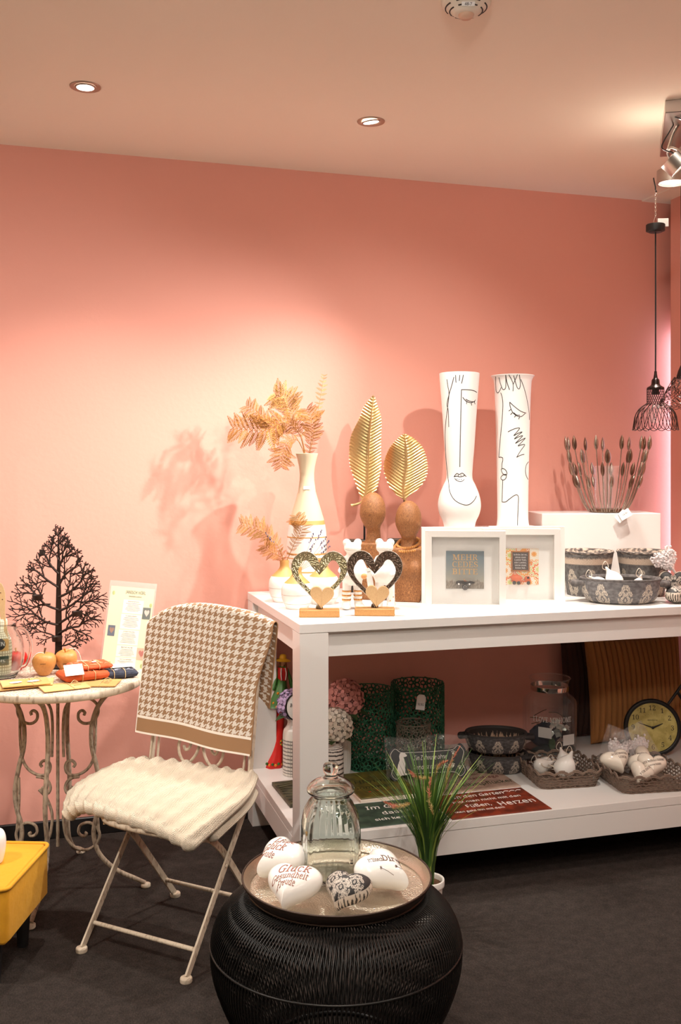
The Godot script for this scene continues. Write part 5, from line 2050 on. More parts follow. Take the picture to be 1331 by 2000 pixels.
func bone_sign() -> void:
	var o := thing("bone_sign", "black bone-shaped sign with dog silhouette wrapped in clear film", "sign", Vector3(1.402, SHELF + 0.012, -3.52), -0.34)
	var tilt := Basis(Vector3.RIGHT, -0.32) * Basis(Vector3.BACK, 0.07)
	var out := []
	for q in [[-0.105, 0.026], [-0.128, 0.008], [-0.148, 0.03], [-0.138, 0.06], [-0.142, 0.085], [-0.148, 0.112], [-0.128, 0.136], [-0.104, 0.12], [-0.05, 0.117], [0.05, 0.117], [0.104, 0.12], [0.128, 0.136], [0.148, 0.112], [0.142, 0.085], [0.138, 0.06], [0.148, 0.03], [0.128, 0.008], [0.105, 0.026], [0.05, 0.028], [-0.05, 0.028]]:
		out.append(Vector2(q[0], q[1]))
	out.reverse()
	var smooth := curve(out, 4, true)
	var s := Shape.new()
	s.prism(PackedVector2Array(smooth), 0.0, 0.008, 0.001)
	var pl := part("plate", s, mat("sign_black", rgb(20, 19, 19), 0.4), o, Vector3.ZERO, tilt)
	s = Shape.new()
	var ln := []
	for q in smooth:
		var c: Vector2 = Vector2(0, 0.072)
		ln.append(Vector3(c.x + (q.x - c.x) * 0.945, c.y + (q.y - c.y) * 0.87, 0.0083))
	s.tube(ln, 0.0011, 4, false, true)
	part("printed_line", s, M.ink_white, pl)
	letters("Ein Zuhause ohne", "Droid Sans", 0.016, M.ink_white, pl, Vector3(0.012, 0.09, 0.0084), Basis.IDENTITY, null, 0.2, 0.125)
	letters("Hund ist nur ein Haus", "Droid Sans", 0.016, M.ink_white, pl, Vector3(0.022, 0.056, 0.0084), Basis.IDENTITY, null, 0.2, 0.15)
	s = Shape.new()
	var dog := PackedVector2Array()
	for q in [[-0.118, 0.03], [-0.082, 0.03], [-0.081, 0.036], [-0.088, 0.038], [-0.087, 0.055], [-0.085, 0.072], [-0.088, 0.088], [-0.09, 0.096], [-0.079, 0.098], [-0.077, 0.103], [-0.086, 0.112], [-0.095, 0.115], [-0.103, 0.111], [-0.107, 0.1], [-0.106, 0.086], [-0.113, 0.07], [-0.118, 0.05], [-0.121, 0.036]]:
		dog.append(Vector2(q[0], q[1]))
	s.prism(dog, 0.008, 0.0086)
	part("dog_silhouette", s, M.ink_white, pl)
	for q in [[0.1, 0.1], [0.095, 0.055], [0.12, 0.045]]:
		s = Shape.new()
		s.ball(Vector3(q[0], q[1], 0.0084), Vector3(0.005, 0.0045, 0.0008), 8, 4)
		for k in 4:
			s.ball(Vector3(q[0] - 0.006 + 0.004 * k, q[1] + 0.006 + 0.002 * (1 if k in [1, 2] else 0), 0.0084), Vector3(0.0018, 0.0024, 0.0008), 6, 4)
		part("paw_print", s, M.ink_white, pl)
	# crinkled film behind and above the sign
	var fold := noise(3.0, 95, 3)
	var rows := []
	for j in 22:
		var row := PackedVector3Array()
		for k in 44:
			var x: float = -0.16 + 0.32 * k / 43.0
			var y: float = -0.005 + 0.175 * j / 21.0
			row.append(Vector3(x, y + 0.006 * sin(x * 30.0), -0.014 + 0.011 * fold.get_noise_2d(x * 20.0, y * 9.0) + 0.006 * fold.get_noise_2d(x * 60.0, y * 30.0)))
		rows.append(row)
	s = Shape.new()
	s.sheet(rows)
	part("film_wrap", s, M.film, o, Vector3.ZERO, tilt)


func storage_jar() -> void:
	var at := Vector3(2.075, SHELF, -3.82)
	var o := thing("storage_jar", "large glass jar with silver collar lettered I LOVE MY HOME", "jar", at, -0.5)
	var s := Shape.new()
	s.lathe(prof([[0.0, 0.002], [0.1, 0.002], [0.111, 0.012], [0.114, 0.06], [0.114, 0.19], [0.108, 0.218], [0.088, 0.236], [0.08, 0.246], [0.08, 0.285], [0.086, 0.303], [0.087, 0.307]], 4), 48)
	part("glass_body", s, M.thin_glass, o)
	s = Shape.new()
	s.lathe([Vector2(0.0805, 0.256), Vector2(0.0815, 0.257), Vector2(0.0815, 0.275), Vector2(0.0805, 0.276)], 48)
	part("silver_collar", s, M.mirror_steel, o)
	s = Shape.new()
	var ring := []
	for k in 40:
		ring.append(Vector3(0.087 * cos(TAU * k / 40), 0.307, 0.087 * sin(TAU * k / 40)))
	s.tube(ring, 0.003, 6, false, true)
	part("glass_lip", s, M.thin_glass, o)
	s = Shape.new()
	s.lathe([Vector2(0.0, 0.0), Vector2(0.104, 0.0), Vector2(0.11, 0.008), Vector2(0.1, 0.012), Vector2(0.0, 0.01)], 40)
	part("glass_foot", s, mat("thick_glass", rgb(52, 60, 58), 0.08), o)
	letters("I LOVE MY HOME", "Droid Serif", 0.02, M.ink_white, o, Vector3.ZERO, Basis.IDENTITY, func(q: Vector3) -> Vector3:
		var a: float = q.x / 0.115 + 0.12
		return Vector3((0.1156 + q.z) * sin(a), 0.152 + q.y, (0.1156 + q.z) * cos(a)), 0.0, 0.17)
	# what lies in it
	mat("twig_brown", rgb(96, 64, 40), 0.85)
	mat("foil_silver", rgb(200, 206, 200), 0.3, 0.6)
	mat("navy_cloth", rgb(36, 42, 58), 0.8)
	for k in 9:
		var t := thing("twig", "thin brown twig inside the glass jar", "twig", at + Vector3(rng.randf_range(-0.06, 0.06), 0.05 + 0.012 * k, rng.randf_range(-0.05, 0.05)), rng.randf() * 3.0, "twigs in the glass jar")
		s = Shape.new()
		var b := rng.randf_range(-0.05, 0.05)
		s.tube(curve([Vector3(-0.04, -b * 0.5, 0), Vector3(0, b * 0.4, 0.008), Vector3(0.04, b * 0.5, 0)], 4), 0.0018, 5)
		part("stick", s, M.twig_brown, t)
	s = Shape.new()
	s.ball(Vector3.ZERO, Vector3(0.07, 0.05, 0.05), 12, 8)
	var nn := noise(18.0, 97, 2)
	for k in s.v.size():
		s.v[k] *= 1.0 + 0.35 * nn.get_noise_3dv(s.v[k])
	solo("dark_cloth_bundle", s, M.navy_cloth, "dark navy cloth bundle at the bottom of the jar", "cloth", at + Vector3(-0.015, 0.06, -0.02))
	o = thing("foil_rosette", "crumpled pale foil rosette inside the glass jar", "decoration", at + Vector3(0.005, 0.098, 0.06), -0.4)
	for k in 22:
		s = Shape.new()
		var a := rng.randf() * TAU
		var r := 0.03 * sqrt(rng.randf())
		s.face([Vector3(-0.012, -0.009, 0), Vector3(0.012, -0.007, 0.004), Vector3(0.009, 0.01, 0), Vector3(-0.008, 0.011, 0.005)], Vector3(0, 0, 1))
		part("foil_flake", s, M.foil_silver, o, Vector3(r * cos(a) * 1.4, r * sin(a) * 1.2, rng.randf_range(-0.01, 0.012)), Basis(Vector3(rng.randf() - 0.5, rng.randf() - 0.5, rng.randf() - 0.5).normalized(), rng.randf() * 2.0))
	for k in 2:
		s = Shape.new()
		s.box(Vector3.ZERO, Vector3(0.06, 0.044, 0.0008))
		solo("paper_card", s, M.paper_white, ["white card leaning against the left of the jar's inside", "white card low at the right inside the jar"][k], "card", at + [Vector3(-0.055, 0.09, 0.06), Vector3(0.05, 0.055, 0.072)][k], [-0.9, 0.2][k], "cards in the glass jar")
	s = Shape.new()
	s.ball(Vector3.ZERO, Vector3(0.014, 0.028, 0.003), 12, 8)
	solo("green_leaf", s, M.leaf_green, "single green leaf at the foot of the jar's inside", "leaf", at + Vector3(-0.03, 0.045, 0.075), -0.5)


func cushion(called: String, label: String, at: Vector3, turn: float, lean: float, w: float, h: float, th: float, m: Material, ribs: float) -> void:
	var o := thing(called, label, "cushion", at, turn)
	for side in 2:
		var rows := []
		for j in 41:
			var row := PackedVector3Array()
			for k in 241:
				var u: float = -1.0 + 2.0 * k / 240.0
				var v: float = -1.0 + 2.0 * j / 40.0
				var px: float = u * (1.0 - 0.06 * (1.0 - v * v)) * w / 2
				var py: float = (v * (1.0 - 0.06 * (1.0 - u * u)) + 1.0) * h / 2
				var f: float = pow(maxf(1.0 - u * u, 0.0), 0.42) * pow(maxf(1.0 - v * v, 0.0), 0.42)
				var z: float = th * f + 0.013 * sqrt(absf(sin(u * ribs))) * smoothstep(0.0, 0.3, f) + 0.004 * sin(u * 7.0 + v * 3.0) * f
				row.append(Vector3(px, py, z if side == 0 else -z))
			if side:
				row.reverse()
			rows.append(row)
		var s := Shape.new()
		s.sheet(rows)
		part("front_cover" if side == 0 else "back_cover", s, m, o, Vector3.ZERO, Basis(Vector3.RIGHT, lean))


func cushions() -> void:
	var m := mat("brown_corduroy", rgb(172, 116, 64), 0.95)
	m.rim_enabled = true
	m.rim = 0.4
	m.rim_tint = 0.6
	m = mat("dark_corduroy", rgb(62, 38, 30), 0.95)
	cushion("corduroy_cushion", "brown corduroy cushion leaning against the wall", Vector3(2.5, SHELF + 0.004, -3.80), -0.12, -0.16, 0.45, 0.46, 0.062, M.brown_corduroy, 29.0)
	cushion("dark_cushion", "dark brown cushion squeezed behind the corduroy one", Vector3(2.45, SHELF + 0.004, -3.93), -0.05, -0.03, 0.5, 0.44, 0.032, M.dark_corduroy, 30.0)


func wall_clock() -> void:
	var o := thing("table_clock", "round cream dial clock with black rim and bicycle frame tubes", "clock", Vector3(2.44, SHELF, -3.605), -0.42)
	var tilt := Basis(Vector3.RIGHT, -0.14)
	var cy := 0.117
	var s := Shape.new()
	s.lathe([Vector2(0.0, 0.0), Vector2(0.105, 0.0), Vector2(0.105, 0.012), Vector2(0.0, 0.012)], 48)
	s.move(0, Transform3D(Basis(Vector3.RIGHT, PI / 2), Vector3(0, cy, -0.006)))
	var n := noise(0.05, 99, 3)
	var m := mat("aged_dial", Color.WHITE, 0.7)
	m.albedo_texture = tex(96, 96, func(x, y): return rgb(206, 190, 116).lerp(rgb(178, 160, 88), clampf(0.5 + 1.3 * n.get_noise_2d(x, y), 0, 1)))
	local_tri(m, 5.0)
	var d := part("dial", s, m, o, Vector3.ZERO, tilt)
	s = Shape.new()
	var ring := []
	for k in 48:
		ring.append(Vector3(0.108 * cos(TAU * k / 48), cy + 0.108 * sin(TAU * k / 48), 0.0))
	s.tube(ring, 0.0105, 10, false, true)
	part("rim", s, M.black_metal, o, Vector3.ZERO, tilt)
	for k in 12:
		var a: float = PI / 2 - TAU * (k + 1) / 12
		letters(str(k + 1), "Droid Serif", 0.019, M.ink_black, d, Vector3(0.08 * cos(a), cy + 0.08 * sin(a), 0.0066), Basis.IDENTITY, null, 0.0, 0.0, "numeral")
	for k in 60:
		if k % 2 == 0:
			var a: float = TAU * k / 60
			s = Shape.new()
			s.box(Vector3(0.056 * cos(a), cy + 0.056 * sin(a), 0.0064), Vector3(0.0014, 0.0014, 0.0006))
			part("minute_mark", s, M.ink_black, d)
	letters("KENSINGTON", "Droid Serif", 0.0045, M.ink_black, d, Vector3(0, cy + 0.03, 0.0066))
	for q in [[2.83, 0.062, 0.0028], [0.42, 0.045, 0.0042]]:
		s = Shape.new()
		s.tube([Vector3(0, cy, 0.0095), Vector3(q[1] * cos(q[0]), cy + q[1] * sin(q[0]), 0.0095)], [q[2], q[2] * 0.35], 5)
		part("hand", s, M.ink_black, o, Vector3.ZERO, tilt)
	s = Shape.new()
	s.ball(Vector3(0, cy, 0.01), Vector3(0.006, 0.006, 0.003), 10, 6)
	part("hub", s, M.ink_black, o, Vector3.ZERO, tilt)
	for q in [[Vector3(0.06, cy + 0.088, 0.0), Vector3(0.14, cy + 0.2, 0.0)], [Vector3(0.105, cy + 0.15, 0.0), Vector3(0.16, cy + 0.06, 0.0)]]:
		s = Shape.new()
		s.tube(q, 0.0062, 8)
		part("frame_tube", s, M.black_metal, o, Vector3.ZERO, tilt)


func lace_basket(label: String, at: Vector3, turn: float, w: float, d: float, h: float) -> Node3D:
	var o := thing("lace_basket", label, "basket", at, turn, "crocheted lace baskets")
	# outline of a rounded rectangle
	var path := []
	for k in 4:
		for j in 6:
			var a: float = PI / 2 * (k + j / 5.0)
			var c := Vector2([1, -1, -1, 1][k] * (w / 2 - 0.03), [1, 1, -1, -1][k] * (d / 2 - 0.03))
			path.append(c + Vector2(cos(a), sin(a)) * 0.03)
	var dense := []
	for k in path.size():
		var a: Vector2 = path[k]
		var b: Vector2 = path[(k + 1) % path.size()]
		var n := maxi(1, int(round(a.distance_to(b) / 0.0095)))
		for j in n:
			dense.append(a.lerp(b, float(j) / n))
	var N := dense.size()
	var at3 := func(k: int, y: float) -> Vector3:
		var q: Vector2 = dense[k % N]
		var f := 1.0 + 0.16 * y / h
		return Vector3(q.x * f, y, q.y * f)
	var P := at3 as Callable
	var s := Shape.new()
	for lv in 5:
		var ring := []
		for k in N:
			ring.append(P.call(k, 0.002 + h * lv / 5.0 + 0.0018 * sin(k * 1.7 + lv)))
		s.tube(ring, 0.0026, 4, false, true)
	for k in N:
		for lv in 5:
			var y0: float = 0.002 + h * lv / 5.0
			var y1: float = 0.002 + h * (lv + 1) / 5.0
			s.tube([P.call(k, y0), P.call(k + (1 if (k + lv) % 2 else N - 1), y1)], 0.0019, 3, false)
	var wl := part("lace_wall", s, M.lace_taupe, o)
	wl.set_meta("kind", "stuff")
	s = Shape.new()
	var rim := []
	for k in N * 2:
		var q: Vector3 = P.call(k / 2, h)
		rim.append(q + Vector3(0, 0.010 * absf(sin(k * PI / 10.0)), 0))
	s.tube(rim, 0.0038, 5, false, true)
	for k in range(0, N, 5):
		var loop := []
		for j in 9:
			var q: Vector3 = P.call(k + int(j * 5 / 8.0), h)
			loop.append(q + Vector3(0, 0.002 + 0.013 * sin(PI * j / 8.0), 0))
		s.tube(loop, 0.0036, 4)
	part("scalloped_rim", s, M.lace_taupe, o)
	s = Shape.new()
	s.prism(PackedVector2Array(path), 0.0, 0.003)
	s.move(0, Transform3D(Basis(Vector3.RIGHT, -PI / 2), Vector3(0, 0.0, 0)))
	part("base", s, M.lace_taupe, o)
	return o


func lettered_heart(label: String, at: Vector3, basis: Basis, w: float, h: float, th: float, lines: Array, m: Material, ink: Material, group: String) -> void:
	var o := thing("ceramic_heart", label, "ornament", at, 0.0, group)
	part("body", puffy(w, h, th), m, o, Vector3.ZERO, basis)
	var t := puffy_table(w, h)
	for l in lines:        # [text, font, cap, x, y, width, slant, turn]
		letters(l[0], l[1], l[2], ink, o, Vector3.ZERO, basis, func(q: Vector3) -> Vector3:
			var r := Vector2(q.x, q.y).rotated(l[7]) + Vector2(l[3], l[4])
			return on_puffy(t, h, th, Vector3(r.x, r.y, q.z)), l[6], l[5])


func lace_baskets() -> void:
	mat("lace_taupe", rgb(128, 108, 94), 0.95)
	mat("cream_glaze", rgb(240, 228, 212), 0.14)
	mat("ink_brown", rgb(96, 66, 52), 0.6)
	lace_basket("taupe crocheted basket holding white ceramic drops", Vector3(1.912, SHELF, -3.455), -0.12, 0.225, 0.235, 0.055)
	lace_basket("taupe crocheted basket holding lettered ceramic hearts", Vector3(2.195, SHELF, -3.325), -0.12, 0.25, 0.25, 0.055)
	var g := "white ceramic drops in the lace basket"
	white_drop("large white ceramic drop on top in the lace basket", Vector3(1.915, SHELF + 0.052, -3.41), Basis(Vector3.UP, -0.3) * Basis(Vector3.BACK, -0.35) * Basis(Vector3.RIGHT, 0.25), g, 1.15)
	white_drop("white ceramic drop at the left side of the lace basket", Vector3(1.85, SHELF + 0.045, -3.48), Basis(Vector3.BACK, -1.2) * Basis(Vector3.RIGHT, 0.3), g, 0.85)
	white_drop("white ceramic drop behind the large one in the lace basket", Vector3(1.965, SHELF + 0.05, -3.5), Basis(Vector3.BACK, 0.3), g, 0.85)
	white_drop("white ceramic drop low in the middle of the lace basket", Vector3(1.9, SHELF + 0.036, -3.525), Basis(Vector3.BACK, 1.4), g, 0.8)
	for k in 7:
		var pts := []
		for j in 12:
			pts.append(Vector3(0.03 * sin(j * 0.9 + k), 0.008 * cos(j * 1.3 + k * 2.0), 0.035 * cos(j * 0.6 + k * 1.1)))
		var s := Shape.new()
		s.tube(curve(pts, 4), 0.0016, 4)
		solo("loose_ribbon", s, M.ribbon, "thin cream ribbon tangled among the ceramic drops", "ribbon", Vector3(1.87 + 0.015 * k, SHELF + 0.055, -3.46 + 0.01 * (k % 3)), k * 0.8, "ribbons in the lace basket")
	g = "lettered ceramic hearts in the lace basket"
	var up := func(yaw: float, pitch: float, roll: float) -> Basis: return Basis(Vector3.UP, yaw) * Basis(Vector3.RIGHT, pitch) * Basis(Vector3.BACK, roll)
	var U := up as Callable
	lettered_heart("cream ceramic heart with a motto on top of the basket", Vector3(2.205, SHELF + 0.03, -3.265), U.call(-0.3, -0.75, -0.2), 0.115, 0.1, 0.032, [["WER NIEMALS TRÄUMT", "Droid Serif", 0.0075, 0.0, 0.06, 0.085, 0.0, 0.35], ["verschläft", "Droid Serif", 0.006, 0.005, 0.045, 0.05, 0.0, 0.35]], M.cream_glaze, M.ink_brown, g)
	lettered_heart("cream ceramic heart reading schönstes Leben at the back left", Vector3(2.118, SHELF + 0.045, -3.32), U.call(-0.2, -0.95, 0.25), 0.125, 0.1, 0.034, [["SCHÖNSTES", "Droid Serif", 0.008, 0.01, 0.062, 0.065, 0.0, -0.1], ["LEBEN", "Droid Serif", 0.008, 0.016, 0.046, 0.034, 0.0, -0.1]], M.cream_glaze, M.ink_brown, g)
	lettered_heart("cream ceramic heart at the back right before the clock", Vector3(2.27, SHELF + 0.045, -3.345), U.call(-0.5, -0.9, 1.0), 0.12, 0.1, 0.034, [["Sei einfach", "Droid Serif", 0.007, 0.0, 0.065, 0.06, 0.0, -0.8]], M.cream_glaze, M.ink_brown, g)
	lettered_heart("small cream ceramic heart in the basket's left corner", Vector3(2.128, SHELF + 0.025, -3.24), U.call(-0.1, -0.7, -0.6), 0.095, 0.088, 0.03, [["FÜR DICH", "Droid Serif", 0.0075, 0.005, 0.052, 0.055, 0.0, 1.1]], M.cream_glaze, M.ink_brown, g)
	# bead hearts packed in clear film, standing behind
	for v in 2:
		var o := thing("wrapped_bead_heart", ["glass bead heart in clear film behind the left of the basket", "glass bead heart in clear film leaning before the clock"][v], "ornament", [Vector3(2.135, SHELF + 0.045, -3.42), Vector3(2.285, SHELF + 0.045, -3.43)][v], -0.4, "glass bead hearts in clear film")
		var b := Basis(Vector3.RIGHT, -0.25) * Basis(Vector3.BACK, [-0.35, 0.5][v])
		var s := Shape.new()
		var out := heart(0.105, 0.1, 60)
		for k in 120:
			var q: Vector2 = out[rng.randi() % 60]
			var c := Vector2(0, 0.058)
			var u := sqrt(rng.randf())
			var p := c + (q - c) * u
			s.ball(Vector3(p.x, p.y, 0.012 * sqrt(1.0 - u * u * 0.98) * (1.0 if k % 4 else -1.0)), Vector3.ONE * rng.randf_range(0.0042, 0.006), 5, 3)
		var bd := part("beads", s, M.bead_glass, o, Vector3.ZERO, b)
		bd.set_meta("kind", "stuff")
		part("core", puffy(0.094, 0.09, 0.01, 36, 5), M.bead_glass, o, Vector3(0, 0.004, 0), b)
		var fold := noise(2.0, 101 + v, 3)
		for sd in [-1.0, 1.0]:
			var rows := []
			for j in 16:
				var row := PackedVector3Array()
				for k in 20:
					var x: float = -0.066 + 0.132 * k / 19.0
					var y: float = -0.01 + 0.15 * j / 15.0
					var e: float = clampf(1.0 - pow(absf(x) / 0.066, 4), 0, 1) * clampf(1.0 - pow(absf(y - 0.06) / 0.085, 4), 0.0, 1.0)
					row.append(Vector3(x, y, sd * (0.004 + 0.016 * e + 0.012 * fold.get_noise_2d(x * 60.0, y * 40.0 + sd * 9.0))))
				rows.append(row)
			var f := Shape.new()
			f.sheet(rows)
			part("film_wrap", f, M.film, o, Vector3.ZERO, b)


# ---------------------------------------------------------------- things on the floor
func floor_things() -> void:
	folding_chair()
	houndstooth_towel()
	knit_blanket()
	bistro_table()
	wire_pouf()
	grass_plant()
	ottoman()


const CHAIR_AT := Vector3(0.395, 0.0, -3.081)
const CHAIR_TURN := -0.7636


func folding_chair() -> void:
	var n := noise(0.06, 111, 4)
	var m := mat("chalk_paint", Color.WHITE, 0.7)
	m.albedo_texture = tex(128, 128, func(x, y):
		var k: float = n.get_noise_2d(x * 1.5, y * 0.5)
		return rgb(208, 192, 170).lerp(rgb(160, 140, 118), smoothstep(0.15, 0.5, k)))
	local_tri(m, 6.0)
	m = mat("worn_paint", Color.WHITE, 0.65)
	m.albedo_texture = tex(128, 128, func(x, y):
		var k: float = n.get_noise_2d(x * 2.0 + 300.0, y * 0.6)
		return rgb(178, 160, 138).lerp(rgb(116, 98, 82), smoothstep(0.05, 0.5, k)))
	local_tri(m, 6.0)
	var o := thing("folding_chair", "cream painted folding metal garden chair with crossed legs", "chair", CHAIR_AT, CHAIR_TURN)
	var flat := func(pts: Array, w: float, t: float) -> Shape:
		# a flat bar that stands on edge in the y, z plane: w across its face, t along x
		var s := Shape.new()
		var rows := []
		var n2 := pts.size()
		var corners := [[-1, -1], [1, -1], [1, 1], [-1, 1], [-1, -1]]
		for j in n2:
			var tg: Vector3 = (pts[mini(j + 1, n2 - 1)] - pts[maxi(j - 1, 0)]).normalized()
			var across := Vector3(0, tg.z, -tg.y).normalized()
			rows.append([pts[j], across])
		for c in 4:
			var strip := []
			for r in rows:
				var row := PackedVector3Array()
				for e in 2:
					var q: Array = corners[c + e]
					row.append(r[0] + Vector3(q[0] * t / 2, 0, 0) + r[1] * q[1] * w / 2)
				strip.append(row)
			s.sheet(strip)
		for e in 2:
			var r: Array = rows[0 if e == 0 else n2 - 1]
			var d: Vector3 = (pts[0] - pts[1]) if e == 0 else (pts[n2 - 1] - pts[n2 - 2])
			var q := []
			for c in 4:
				q.append(r[0] + Vector3(corners[c][0] * t / 2, 0, 0) + r[1] * corners[c][1] * w / 2)
			s.face(q, d)
		return s
	var FL := flat as Callable
	var up := {}
	for sd in [-1.0, 1.0]:
		var x: float = 0.19 * sd
		var path := [Vector3(x, 0.012, 0.214), Vector3(x, 0.2, 0.066), Vector3(x, 0.37, -0.07), Vector3(x, 0.42, -0.098), Vector3(x, 0.5, -0.117), Vector3(x, 0.65, -0.14), Vector3(x, 0.83, -0.166)]
		up[sd] = part("long_leg", FL.call(curve(path, 5), 0.02, 0.0065), M.chalk_paint, o)
		var leg := [Vector3(x * 0.9, 0.012, -0.214), Vector3(x * 0.9, 0.15, -0.105), Vector3(x * 0.9, 0.27, -0.01), Vector3(x * 0.9, 0.325, 0.045), Vector3(x * 0.9, 0.355, 0.09), Vector3(x * 0.9, 0.366, 0.14)]
		part("short_leg", FL.call(curve(leg, 5), 0.02, 0.0065), M.chalk_paint, o)
		for q in [[x, 0.218], [x * 0.9, -0.218]]:
			var f := Shape.new()
			f.lathe([Vector2(0.0, 0.0), Vector2(0.0165, 0.0), Vector2(0.0165, 0.0), Vector2(0.0175, 0.002), Vector2(0.0172, 0.011), Vector2(0.0172, 0.011), Vector2(0.0155, 0.0135), Vector2(0.0155, 0.0135), Vector2(0.0, 0.014)], 24)
			part("foot_cap", f, M.chalk_paint, o, Vector3(q[0], 0.0, q[1]))
		var rv := Shape.new()
		rv.ball(Vector3(x + 0.005 * sd, 0.255, 0.023), Vector3(0.003, 0.0055, 0.0055), 10, 6)
		part("rivet", rv, M.chalk_paint, o)
	# arched top of the back, with scrolls and cross bars
	var arch := []
	for k in 17:
		var u: float = -1.0 + k / 8.0
		arch.append(Vector3(0.19 * u, 0.83 + 0.125 * sqrt(maxf(0.0, 1.0 - pow(absf(u), 2.6))), -0.166 - 0.012 * (1.0 - u * u)))
	var s := Shape.new()
	s.tube(arch, 0.008, 8)
	part("back_arch", s, M.chalk_paint, o)
	for y in [[0.475, -0.112, 0.0075], [0.76, -0.156, 0.006]]:
		s = Shape.new()
		s.tube([Vector3(-0.19, y[0], y[1]), Vector3(0.19, y[0], y[1])], y[2], 8)
		part("back_bar", s, M.chalk_paint, o)
	for sd in [-1.0, 1.0]:
		s = Shape.new()
		s.tube(curve([Vector3(0.066 * sd, 0.545, -0.123), Vector3(0.058 * sd, 0.532, -0.121), Vector3(0.045 * sd, 0.538, -0.122), Vector3(0.04 * sd, 0.556, -0.125), Vector3(0.052 * sd, 0.572, -0.128), Vector3(0.075 * sd, 0.57, -0.128), Vector3(0.086 * sd, 0.548, -0.124), Vector3(0.08 * sd, 0.515, -0.119), Vector3(0.056 * sd, 0.492, -0.116), Vector3(0.03 * sd, 0.505, -0.117), Vector3(0.008 * sd, 0.55, -0.125), Vector3(0.004 * sd, 0.66, -0.142), Vector3(0.03 * sd, 0.74, -0.153)], 5), 0.0048, 7)
		part("back_scroll", s, M.chalk_paint, o)
		s = Shape.new()
		s.tube([Vector3(0.165 * sd, 0.48, -0.113), Vector3(0.17 * sd, 0.65, -0.14), Vector3(0.165 * sd, 0.76, -0.156)], 0.004, 6)
		part("back_rod", s, M.chalk_paint, o)
	# seat with rounded rim
	var rim := []
	for k in 40:
		var a: float = TAU * k / 40
		var cx := cos(a)
		var sz := sin(a)
		rim.append(Vector3(0.196 * signf(cx) * pow(absf(cx), 0.62), 0.38, 0.035 + 0.145 * signf(sz) * pow(absf(sz), 0.62)))
	s = Shape.new()
	s.tube(rim, 0.0105, 8, false, true)
	part("seat_rim", s, M.chalk_paint, o)
	s = Shape.new()
	var poly := PackedVector2Array()
	for q in rim:
		poly.append(Vector2(q.x, -q.z))
	poly.reverse()
	s.prism(poly, 0.0, 0.004)
	s.move(0, Transform3D(Basis(Vector3.RIGHT, -PI / 2), Vector3(0, 0.381, 0)))
	part("seat_plate", s, M.worn_paint, o)
	for q in [[0.066, 0.167], [0.075, -0.165]]:
		s = Shape.new()
		s.tube([Vector3(-0.185, q[0], q[1]), Vector3(0.185, q[0], q[1])], 0.0068, 8)
		part("stretcher", s, M.chalk_paint, o)


